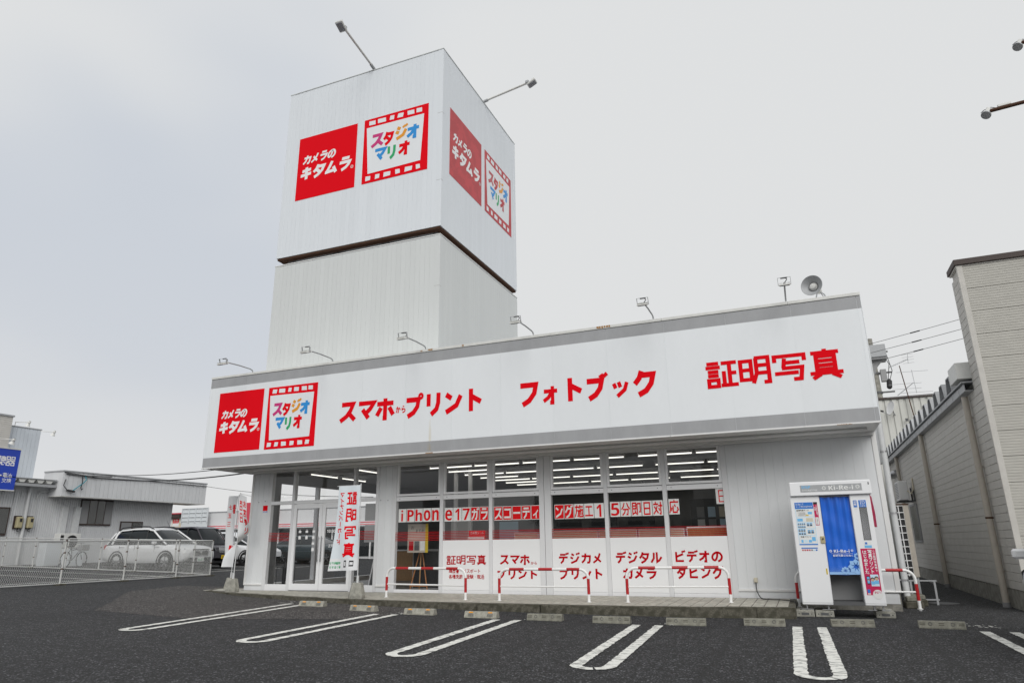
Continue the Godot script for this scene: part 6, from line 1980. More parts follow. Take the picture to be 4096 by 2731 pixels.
func build_booth():
	var Z := 1.5
	var o := node(self, "photo_booth")
	tag(o, "white photo booth with blue curtain beside the shop's end wall", "photo booth")
	var y0 := 0.18
	slab(o, "left_panel", Vector3(-0.185, y0, Z - 0.72), Vector3(0.30, 2.0, Z), M.booth, 0.012)
	slab(o, "right_panel", Vector3(0.785, y0, Z - 0.72), Vector3(1.105, 2.0, Z), M.booth, 0.012)
	slab(o, "header", Vector3(-0.165, 1.992, Z - 0.74), Vector3(1.145, 2.235, Z + 0.05), M.booth, 0.012)
	slab(o, "back_panel", Vector3(0.30, y0, Z - 0.72), Vector3(0.785, 1.99, Z - 0.66), M.grey)
	slab(o, "inner_side", Vector3(0.301, y0, Z - 0.65), Vector3(0.306, 1.99, Z - 0.02), M.grey)
	slab(o, "bench_front", Vector3(0.307, y0 + 0.06, Z - 0.45), Vector3(0.784, 0.80, Z - 0.40), M.grey)
	slab(o, "floor_step", Vector3(0.301, y0, Z - 0.65), Vector3(0.784, y0 + 0.055, Z - 0.005), M.grey_dark)
	for x in [-0.12, 0.22, 0.92, 1.05]:
		var b := MB.new()
		b.tube(Vector3(x, 0.10, Z - 0.05), Vector3(x, y0, Z - 0.05), 0.014, 0.014, 8)
		b.box(Vector3(x, 0.112, Z - 0.02), Vector3(0.2, 0.012, 0.03))
		part(o, "levelling_foot", b, M.steel)
	slab(o, "kick_line", Vector3(-0.184, y0 + 0.035, Z + 0.0005), Vector3(0.299, y0 + 0.039, Z + 0.002), M.grey)
	slab(o, "kick_line", Vector3(0.786, y0 + 0.035, Z + 0.0005), Vector3(1.104, y0 + 0.039, Z + 0.002), M.grey)
	# curtain
	var cu := node(o, "curtain")
	var rows := []
	for i in 41:
		var y := lerpf(1.965, 0.665, i / 40.0)
		var r := []
		for j in 49:
			var u := j / 48.0
			var fall := i / 40.0
			var fold := 0.016 * sin(u * 24.0 + 0.6) * (1.0 - 0.72 * fall) + 0.007 * sin(u * 11.0 + 1.0 + fall * 3.0) + 0.006 * sin(u * 7.0 - fall * 9.0) * sin(fall * 12.0 + u * 3.0)
			r.append(Vector3(lerpf(0.308, 0.782, u) , y + 0.006 * sin(u * 9.0) * fall, Z - 0.045 + fold))
		rows.append(r)
	var b := MB.new()
	b.sheet(rows)
	part(cu, "cloth", b, M.curtain)
	b = MB.new()
	for k in 24:
		for j in 7:
			var rr := 0.0045 * (1.0 - j / 8.5)
			var c := Vector3(0.325 + k * 0.0192 + (0.0096 if j % 2 else 0.0), 0.715 + j * 0.015, Z - 0.018)
			b.box(c, Vector3(rr * 2, rr * 2, 0.002))
	b.box(Vector3(0.545, 0.692, Z - 0.02), Vector3(0.47, 0.04, 0.002))
	flower(b, Vector3(0.735, 0.80, Z - 0.014), 0.13, 8, 0.3)
	flower(b, Vector3(0.56, 0.735, Z - 0.014), 0.07, 8, 0.3)
	flower(b, Vector3(0.77, 0.97, Z - 0.014), 0.055, 8, 0.3)
	part(cu, "flower_print", b, M.curtain_print)
	b = MB.new()
	flower(b, Vector3(0.372, 1.055, Z - 0.014), 0.026)
	flower(b, Vector3(0.704, 1.062, Z - 0.014), 0.022)
	write(b, "証明写真は", Vector3(0.40, 1.0, Z - 0.014), Vector3.RIGHT, Vector3.UP, 0.036, {"w": 11, "adv": 0.040})
	b.box(Vector3(0.54, 1.014, Z - 0.014), Vector3(0.34, 0.003, 0.001))
	part(cu, "print", b, M.white)
	latin(cu, "print", "Ki-Re-i", Vector2(0.42, 1.03), Vector2(0.665, 1.082), Z - 0.014, M.white)
	latin(cu, "print", "Ki-Re-i", Vector2(0.605, 0.967), Vector2(0.70, 0.998), Z - 0.014, M.white)
	b = MB.new()
	b.tube(Vector3(0.302, 1.972, Z - 0.045), Vector3(0.784, 1.972, Z - 0.045), 0.012, 0.012, 8)
	part(cu, "rail", b, M.steel)
	# header plate
	var hp := node(o, "name_plate")
	slab(hp, "panel", Vector3(0.012, 2.058, Z + 0.049), Vector3(1.0, 2.178, Z + 0.054), M.galva, 0.002)
	latin(hp, "print", "DNP", Vector2(0.04, 2.118), Vector2(0.18, 2.165), Z + 0.055, M.sky_print)
	latin(hp, "print", "Imaging", Vector2(0.04, 2.072), Vector2(0.29, 2.104), Z + 0.055, M.white, false)
	latin(hp, "print", "Ki-Re-i", Vector2(0.475, 2.078), Vector2(0.865, 2.158), Z + 0.055, M.paper)
	b = MB.new()
	flower(b, Vector3(0.40, 2.118, Z + 0.057), 0.04)
	flower(b, Vector3(0.935, 2.12, Z + 0.057), 0.04)
	part(hp, "print", b, M.paper)
	slab(o, "key_slot", Vector3(1.10, 2.15, Z + 0.0505), Vector3(1.116, 2.19, Z + 0.053), M.black)
	# guide poster on the left panel
	var z := Z + 0.001
	var gp := node(o, "guide_poster")
	slab(gp, "sheet", Vector3(-0.115, 1.16, z), Vector3(0.185, 1.885, z + 0.002), M.pale_print)
	slab(gp, "heading", Vector3(-0.115, 1.775, z + 0.002), Vector3(0.185, 1.885, z + 0.003), M.blue_print)
	slab(gp, "footer", Vector3(-0.115, 1.16, z + 0.002), Vector3(0.185, 1.178, z + 0.003), M.blue_print)
	for q in [[1.635, 1.77], [1.545, 1.63], [1.44, 1.54], [1.325, 1.435], [1.183, 1.32]]:
		slab(gp, "box", Vector3(-0.105, q[0] + 0.004, z + 0.002), Vector3(0.175, q[1] - 0.004, z + 0.003), M.paper)
	latin(gp, "print", "Ki-Re-i", Vector2(-0.095, 1.835), Vector2(-0.005, 1.872), z + 0.004, M.paper, false)
	b = MB.new()
	write(b, "で", Vector3(0.0, 1.872, z + 0.004), Vector3.RIGHT, Vector3.UP, 0.032, {"w": 9})
	write(b, "もっと便利な証明写真", Vector3(-0.1, 1.825, z + 0.004), Vector3.RIGHT, Vector3.UP, 0.026, {"w": 9})
	part(gp, "print", b, M.paper)
	b = MB.new()
	write(b, "証明写真デ｜タ", Vector3(-0.095, 1.762, z + 0.004), Vector3.RIGHT, Vector3.UP, 0.028, {"w": 11})
	write(b, "写真プリント", Vector3(-0.08, 1.312, z + 0.004), Vector3.RIGHT, Vector3.UP, 0.028, {"w": 11})
	for j in 5:
		b.box(Vector3(-0.02 + 0.01 * (j % 3), 1.712 - j * 0.014, z + 0.0045), Vector3(0.13 - 0.02 * (j % 2), 0.003, 0.001))
	part(gp, "print", b, M.black)
	for q in [[-0.055, 1.585, 0.09, 0.05, "sky_print"], [0.10, 1.585, 0.11, 0.06, "cream"], [0.12, 1.70, 0.07, 0.04, "sky_print"], [0.07, 1.662, 0.05, 0.02, "yellow"], [-0.06, 1.225, 0.035, 0.05, "sky_print"], [0.0, 1.225, 0.05, 0.045, "pale_print"], [0.07, 1.225, 0.05, 0.045, "sky_print"], [0.13, 1.26, 0.06, 0.07, "sky_print"]]:
		slab(gp, "picture", Vector3(q[0] - q[2] * 0.5, q[1] - q[3] * 0.5, z + 0.003), Vector3(q[0] + q[2] * 0.5, q[1] + q[3] * 0.5, z + 0.004), M[q[4]])
	for row in [[1.515, 4, 0.026, -0.088], [1.468, 4, 0.026, -0.088], [1.505, 2, 0.042, 0.065], [1.41, 3, 0.034, -0.085], [1.355, 3, 0.034, -0.085], [1.385, 2, 0.048, 0.07]]:
		for k in row[1]:
			var c := Vector3(row[3] + k * (row[2] + 0.006), row[0], z + 0.0045)
			slab(gp, "id_photo", c + Vector3(-row[2] * 0.5, -row[2] * 0.62, -0.0015), c + Vector3(row[2] * 0.5, row[2] * 0.62, -0.0005), M.sky_print)
			b = MB.new()
			b.box(c + Vector3(0, -row[2] * 0.40, 0), Vector3(row[2] * 0.8, row[2] * 0.4, 0.001))
			b.box(c + Vector3(0, row[2] * 0.22, 0), Vector3(row[2] * 0.46, row[2] * 0.34, 0.001))
			part(gp, "id_photo_suit", b, M.hair)
			b = MB.new()
			b.box(c + Vector3(0, row[2] * 0.08, 0.0008), Vector3(row[2] * 0.34, row[2] * 0.36, 0.001))
			part(gp, "id_photo_face", b, M.skin)
	# red strip with a passport note
	var rs := node(o, "red_strip")
	slab(rs, "sheet", Vector3(0.192, 1.49, z), Vector3(0.256, 1.885, z + 0.002), M.crimson)
	slab(rs, "black_head", Vector3(0.192, 1.845, z + 0.002), Vector3(0.256, 1.885, z + 0.003), M.black)
	slab(rs, "white_box", Vector3(0.199, 1.50, z + 0.002), Vector3(0.25, 1.625, z + 0.003), M.paper)
	b = MB.new()
	write(b, "パスポ｜ト", Vector3(0.213, 1.618, z + 0.004), Vector3.RIGHT, Vector3.UP, 0.022, {"w": 10, "down": true, "adv": 0.0225})
	part(rs, "print", b, M.black)
	b = MB.new()
	write(b, "この証明写真機で", Vector3(0.226, 1.838, z + 0.004), Vector3.RIGHT, Vector3.UP, 0.021, {"w": 12, "down": true, "adv": 0.0225})
	write(b, "申請用", Vector3(0.2, 1.80, z + 0.004), Vector3.RIGHT, Vector3.UP, 0.021, {"w": 12, "down": true, "adv": 0.0225})
	part(rs, "print", b, M.white)
	var lk := node(o, "lock_plate")
	b = MB.new()
	b.cbox(Vector3(0.272, 1.245, Z + 0.008), Vector3(0.076, 0.12, 0.016), 0.004)
	part(lk, "plate", b, M.meter)
	b = MB.new()
	b.lathe(Vector3(0.275, 1.262, Z + 0.016), Vector3.BACK, [[0.014, 0.0], [0.013, 0.02], [0.0, 0.022]], 12)
	part(lk, "knob", b, M.brown_cap)
	var pay := node(o, "payment_strip")
	slab(pay, "heading", Vector3(-0.092, 1.10, z), Vector3(0.172, 1.118, z + 0.002), M.blue_print)
	for k in 7: slab(pay, "mark", Vector3(-0.085 + k * 0.037, 1.063, z), Vector3(-0.058 + k * 0.037, 1.088, z + 0.002), M[["pale_red", "pale_red", "crimson", "pale_red", "grey", "pale_print", "blue_print"][k]])
	slab(o, "yellow_tag", Vector3(0.256, 0.675, z), Vector3(0.278, 0.772, z + 0.002), M.yellow)
	# right panel: stickers, mirror strip, red poster
	var idc := node(o, "id_sticker")
	slab(idc, "sheet", Vector3(0.915, 1.775, z), Vector3(1.03, 1.893, z + 0.002), M.blue_print)
	latin(idc, "print", "ID", Vector2(0.935, 1.825), Vector2(1.01, 1.882), z + 0.003, M.paper, false)
	latin(idc, "print", "Card", Vector2(0.935, 1.785), Vector2(1.01, 1.816), z + 0.003, M.paper, false)
	var ab := node(o, "clean_sticker")
	slab(ab, "sheet", Vector3(0.832, 1.775, z), Vector3(0.888, 1.893, z + 0.002), M.blue_print)
	b = MB.new()
	write(b, "抗菌", Vector3(0.84, 1.885, z + 0.003), Vector3.RIGHT, Vector3.UP, 0.038, {"w": 11, "down": true, "adv": 0.042})
	part(ab, "print", b, M.white)
	slab(ab, "small_label", Vector3(0.838, 1.735, z), Vector3(0.885, 1.768, z + 0.002), M.paper)
	var mir := node(o, "mirror_strip")
	slab(mir, "mirror", Vector3(0.918, 1.235, z), Vector3(1.025, 1.77, z + 0.003), M.chrome)
	slab(mir, "edge", Vector3(0.912, 1.228, z - 0.0005), Vector3(1.031, 1.776, z + 0.001), M.black)
	var nt := node(o, "notice")
	slab(nt, "sheet", Vector3(0.908, 1.105, z), Vector3(1.018, 1.218, z + 0.002), M.paper)
	slab(nt, "blue_field", Vector3(0.908, 1.105, z + 0.002), Vector3(1.018, 1.145, z + 0.003), M.sky_print)
	slab(nt, "picture", Vector3(0.92, 1.16, z + 0.002), Vector3(0.955, 1.195, z + 0.003), M.blue_print)
	var rp := node(o, "print_poster")
	slab(rp, "sheet", Vector3(0.835, 0.35, z), Vector3(1.062, 1.092, z + 0.002), M.crimson)
	b = MB.new()
	write(b, "この証明写真機で", Vector3(1.012, 1.075, z + 0.004), Vector3.RIGHT, Vector3.UP, 0.038, {"w": 12, "down": true, "adv": 0.0455})
	write(b, "写真プリント", Vector3(0.938, 1.075, z + 0.004), Vector3.RIGHT, Vector3.UP, 0.062, {"w": 15, "down": true, "adv": 0.064})
	write(b, "はじめました", Vector3(0.858, 1.065, z + 0.004), Vector3.RIGHT, Vector3.UP, 0.062, {"w": 14, "down": true, "adv": 0.064})
	part(rp, "lettering", b, M.white)
	slab(rp, "photo", Vector3(0.925, 0.49, z + 0.002), Vector3(1.045, 0.675, z + 0.003), M.pale_print)
	slab(rp, "phone", Vector3(0.865, 0.52, z + 0.002), Vector3(0.912, 0.65, z + 0.0035), M.black)
	slab(rp, "phone_screen", Vector3(0.87, 0.535, z + 0.0035), Vector3(0.907, 0.638, z + 0.0042), M.sky_print)
	for q in [[0.952, 0.60, 0.03], [1.012, 0.615, 0.032], [0.888, 0.59, 0.016]]:
		b = MB.new()
		b.lathe(Vector3(q[0], q[1], z + 0.0045), Vector3.BACK, [[q[2], 0.0], [0.0, 0.0005]], 14)
		part(rp, "photo_hair", b, M.hair)
		b = MB.new()
		b.lathe(Vector3(q[0], q[1] - q[2] * 0.35, z + 0.0055), Vector3.BACK, [[q[2] * 0.78, 0.0], [0.0, 0.0005]], 14)
		part(rp, "photo_face", b, M.skin)
		b = MB.new()
		b.box(Vector3(q[0], q[1] - q[2] * 1.9, z + 0.005), Vector3(q[2] * 1.9, q[2] * 1.7, 0.001))
		part(rp, "photo_shirt", b, M.sky_print)
	b = MB.new()
	b.lathe(Vector3(1.0, 0.36, z + 0.003), Vector3.BACK, [[0.075, 0.0], [0.0, 0.0004]], 24)
	b.box(Vector3(1.0, 0.378, z + 0.0024), Vector3(0.122, 0.05, 0.001))
	part(rp, "white_corner", b, M.paper)
	latin(rp, "print", "Pi", Vector2(0.955, 0.372), Vector2(0.995, 0.41), z + 0.0045, M.crimson)
	b = MB.new()
	write(b, "プリ", Vector3(0.997, 0.412, z + 0.005), Vector3.RIGHT, Vector3.UP, 0.036, {"w": 15, "sx": 0.8})
	part(rp, "print", b, M.magenta)
	slab(rp, "blue_badge", Vector3(0.85, 0.385, z + 0.002), Vector3(0.893, 0.44, z + 0.003), M.blue_print)
	slab(rp, "white_note", Vector3(0.85, 0.36, z + 0.002), Vector3(0.893, 0.378, z + 0.003), M.paper)
	# red side flag hung at the right edge
	b = MB.new()
	b.sheet([[Vector3(1.106, 1.985, Z - 0.03), Vector3(1.15, 1.96, Z - 0.25), Vector3(1.12, 1.93, Z - 0.5)], [Vector3(1.107, 1.7, Z - 0.02), Vector3(1.165, 1.68, Z - 0.2), Vector3(1.12, 1.66, Z - 0.45)], [Vector3(1.108, 1.45, Z - 0.02), Vector3(1.16, 1.44, Z - 0.18), Vector3(1.12, 1.45, Z - 0.42)]])
	part(o, "side_pennant", b, M.crimson)
	# blocks under the booth
	var names := ["grey concrete block under the photo booth's left corner", "second grey concrete block under the photo booth's left panel", "grey concrete block under the photo booth's right panel"]
	var at := [Vector3(-0.16, 0, 1.25), Vector3(0.145, 0, 1.2), Vector3(1.08, 0, 1.05)]
	for k in 3:
		var bl := node(self, "concrete_block", Vector3(at[k].x, ground(at[k].x), at[k].z))
		tag(bl, names[k], "concrete block")
		b = MB.new()
		b.cbox(Vector3(0, 0.052, 0), Vector3(0.29, 0.105, 0.62), 0.008)
		part(bl, "body", b, M.block)
		slab(bl, "recess", Vector3(-0.06, 0.032, 0.3095), Vector3(0.06, 0.07, 0.3115), M.grey_dark)
		for x in [-0.1, 0.1]:
			b = MB.new()
			b.lathe(Vector3(x, 0.05, 0.3095), Vector3.BACK, [[0.012, 0.0], [0.0, 0.002]], 10)
			part(bl, "bolt_hole", b, M.black)
	# power cable
	var pts := []
	for p in [Vector3(-1.01, 0.46, 0.05), Vector3(-1.0, 0.3, 0.10), Vector3(-0.92, PY + 0.02, 0.32), Vector3(-0.75, PY + 0.02, 0.58), Vector3(-0.52, PY + 0.02, 0.66), Vector3(-0.40, PY + 0.02, 0.80), Vector3(-0.31, PY + 0.01, 1.05), Vector3(-0.285, 0.06, 1.3), Vector3(-0.2, 0.125, 1.45)]: pts.append(p)
	var cv := Curve3D.new()
	for k in pts.size():
		var tn: Vector3 = (pts[mini(k + 1, pts.size() - 1)] - pts[maxi(k - 1, 0)]) / 6.0
		cv.add_point(pts[k], -tn, tn)
	b = MB.new()
	b.path(Array(cv.tessellate(4)), 0.009, 8)
	tag(part(self, "power_cable", b, M.cable), "black power cable running from the wall outlet to the photo booth", "cable")

# ---------------------------------------------------------------- banners
func banner_base(at: Vector3, label: String):
	var o := node(self, "concrete_weight", at)
	tag(o, label, "banner base", "concrete banner bases")
	var rows := []
	for q in [[0.17, 0.0], [0.17, 0.06], [0.115, 0.30], [0.10, 0.32]]:
		var r := []
		for k in 9:
			var t := TAU * k / 8.0 + PI / 8.0
			var d: Vector3 = Vector3(cos(t), 0, sin(t)) * q[0] * 1.08
			r.append(d + Vector3(0, q[1], 0))
		rows.append(r)
	var b := MB.new()
	for i in 3:
		for k in 8: b.both(rows[i][k], rows[i][k + 1], rows[i + 1][k + 1], rows[i + 1][k], Vector3(rows[i][k].x + rows[i][k + 1].x, 0.1, rows[i][k].z + rows[i][k + 1].z))
	for k in 8: b.both3(Vector3(0, 0.32, 0), rows[3][k], rows[3][k + 1], Vector3.UP)
	part(o, "block", b, M.block)
	b = MB.new()
	b.tube(Vector3(0, 0.3, 0), Vector3(0, 0.46, 0), 0.028, 0.028, 10)
	part(o, "socket", b, M.pipe_white)

func flag(where: Node, called: String, rows: Array, m: Material):
	var b := MB.new()
	b.sheet(rows)
	return part(where, called, b, m)

func build_banners():
	# door banner, seen from its back
	banner_base(Vector3(-9.03, PY, 1.9), "concrete banner base beside the entrance doors")
	var o := node(self, "door_banner", Vector3(-9.03, PY, 1.9))
	tag(o, "pale blue nobori banner with mirrored red characters by the entrance", "banner", "cloth banners on poles")
	var b := MB.new()
	b.tube(Vector3(0, 0.02, 0), Vector3(-0.03, 2.42, 0), 0.012, 0.010, 8)
	b.tube(Vector3(-0.03, 2.38, 0), Vector3(-0.66, 2.38, 0), 0.008, 0.008, 6)
	part(o, "pole", b, M.pipe_white)
	var put := func(u: float, t: float) -> Vector3:
		# u 0..1 from the pole to the free edge, t 0..1 downwards
		var wd := 0.575 + 0.16 * t * t
		return Vector3(-0.035 + 0.02 * t - u * wd, 2.375 - t * 1.80 - 0.02 * u * t, 0.012 + 0.018 * sin(u * 9.0 + t * 5.0) * (0.3 + t) + 0.03 * u * t)
	var rows := []
	for i in 25:
		var r := []
		for j in 17: r.append(put.call(j / 16.0, i / 24.0 * 0.86))
		rows.append(r)
	flag(o, "cloth", rows, M.cloth_blue)
	rows = []
	for i in 7:
		var r := []
		for j in 17: r.append(put.call(j / 16.0, 0.86 + i / 6.0 * 0.14))
		rows.append(r)
	flag(o, "lower_cloth", rows, M.cloth)
	cloth_print(o, put, "証明写真", 0.36, 0.065, 0.92, 0.46, 12.5, M.red, 0.205)
	cloth_print(o, put, "マイナンバ｜カ｜ド", 0.80, 0.075, 0.68, 0.20, 15, M.red, 0.070)
	b = MB.new()
	for k in 5: banner_glyph(b, put, "申請用デタ"[k], 0.62 + 0.075 * k, 0.895, 0.075, 0.032, 11)
	for k in 5: banner_glyph(b, put, "承りますタ"[k], 0.60 + 0.075 * k, 0.942, 0.075, 0.032, 11)
	part(o, "small_print", b, M.sign_green)
	b = MB.new()
	for q in [[0.16, 0.28, 0.895, 0.945], [0.40, 0.47, 0.89, 0.955]]:
		var pl := PackedVector2Array([Vector2(q[0], q[2]), Vector2(q[1], q[2]), Vector2(q[1], q[3]), Vector2(q[0], q[3]), Vector2(q[0], q[2])])
		ribbon(b, pl, true, 0.008, func(p: Vector2) -> Vector3: return put.call(p.x, p.y) + Vector3(0, 0, 0.004))
	part(o, "small_print", b, M.black)
	# two twisted white banners at the corner
	banner_base(Vector3(-13.62, PY, 0.72), "concrete banner base on the tiles at the shop's corner")
	banner_base(Vector3(-14.72, ground(-14.7), -0.35), "concrete banner base on the asphalt behind its twin at the shop's corner")
	o = node(self, "white_banner", Vector3(-13.62, PY, 0.72))
	tag(o, "white nobori banner leaning right with red characters at the shop's corner", "banner", "cloth banners on poles")
	b = MB.new()
	b.path([Vector3(0, 0.02, 0), Vector3(0.02, 1.0, 0), Vector3(-0.03, 2.46, 0)], 0.012, 8)
	b.tube(Vector3(-0.03, 2.44, 0), Vector3(0.24, 2.37, -0.1), 0.007, 0.007, 6)
	part(o, "pole", b, M.pipe_white)
	var tw := func(u: float, t: float) -> Vector3:
		# hangs to the right at the top, twists round the pole and trails left below
		var a := lerpf(-0.35, 3.05, smoothstep(0.25, 0.9, t))
		var wd := 0.30 + 0.12 * t
		return Vector3(-0.028 + 0.045 * sin(t * 3.0) + cos(a) * wd * u, 2.44 - 1.84 * t - 0.10 * u * (1.0 - t), 0.02 - sin(a) * wd * u * 0.6 + 0.015 * sin(t * 9.0 + u * 4.0))
	rows = []
	for i in 37:
		var r := []
		for j in 9: r.append(tw.call(j / 8.0, i / 36.0))
		rows.append(r)
	flag(o, "cloth", rows, M.cloth)
	cloth_print2(o, tw, "百日", 0.26, 0.09, 0.40, 0.13, 12, 0.17)
	cloth_print2(o, tw, "お宮参り", 0.74, 0.07, 0.42, 0.10, 13, 0.125)
	o = node(self, "white_banner", Vector3(-14.72, ground(-14.7), -0.35))
	tag(o, "white nobori banner hanging straight behind the leaning one", "banner", "cloth banners on poles")
	b = MB.new()
	b.tube(Vector3(0, 0.02, 0), Vector3(0.0, 2.55, 0), 0.012, 0.010, 8)
	b.tube(Vector3(0.06, 2.50, 0), Vector3(-0.36, 2.52, 0), 0.007, 0.007, 6)
	part(o, "pole", b, M.pipe_white)
	var st := func(u: float, t: float) -> Vector3:
		return Vector3(-0.36 * u * (1.0 - 0.25 * t) - 0.01, 2.50 - 1.85 * t, 0.014 + 0.03 * sin(u * 6.0 + t * 4.0))
	rows = []
	for i in 25:
		var r := []
		for j in 9: r.append(st.call(j / 8.0, i / 24.0))
		rows.append(r)
	flag(o, "cloth", rows, M.cloth)
	cloth_print2(o, st, "着", 0.27, 0.12, -0.46, 0.13, 12, 0.20)
	cloth_print2(o, st, "影", 0.35, 0.72, -0.46, 0.12, 11, 0.20)
	cloth_print2(o, st, "七五三", 0.76, 0.12, -0.30, 0.075, 11, 0.125)

func banner_glyph(b: MB, put: Callable, ch: String, u0: float, t0: float, du: float, dt: float, w: float):
	# u grows away from the pole; characters are mirrored because the back is seen
	if not GLYPH.has(ch): return
	var k := 0
	for s in stroke_points(GLYPH[ch]):
		k += 1
		ribbon(b, dense(s[0]), s[1], w * 0.5 * s[2], func(p: Vector2) -> Vector3: return put.call(u0 + p.x * 0.01 * du, t0 + p.y * 0.01 * dt) + Vector3(0, 0, 0.004 + 0.0004 * (k % 8)))

func dense(p: PackedVector2Array) -> PackedVector2Array:
	var o := PackedVector2Array()
	for k in p.size() - 1:
		var m := maxi(1, int(p[k].distance_to(p[k + 1]) / 25.0))
		for s in m: o.append(p[k].lerp(p[k + 1], float(s) / m))
	o.append(p[p.size() - 1])
	return o

func cloth_print(o: Node, put: Callable, text: String, uc: float, t0: float, t1: float, du: float, w: float, m: Material, adv: float):
	var b := MB.new()
	for k in text.length(): banner_glyph(b, put, text[k], uc - du * 0.5, t0 + adv * k, du, adv * 0.80 if adv > 0.1 else adv * 0.92, w)
	part(o, "print", b, m)

func cloth_print2(o: Node, put: Callable, text: String, uc: float, t0: float, du: float, dt: float, w: float, adv: float):
	# printed on the side turned to the viewer, pole at the left
	var b := MB.new()
	for k in text.length():
		var ch := text[k]
		if not GLYPH.has(ch): continue
		var n := 0
		for s in stroke_points(GLYPH[ch]):
			n += 1
			ribbon(b, dense(s[0]), s[1], w * 0.5 * s[2], func(p: Vector2) -> Vector3: return put.call(uc + (p.x * 0.01 - 0.5) * du, t0 + adv * k + p.y * 0.01 * dt) + Vector3(0.0, 0, 0.005 + 0.0004 * (n % 8)))
	part(o, "print", b, M.red)

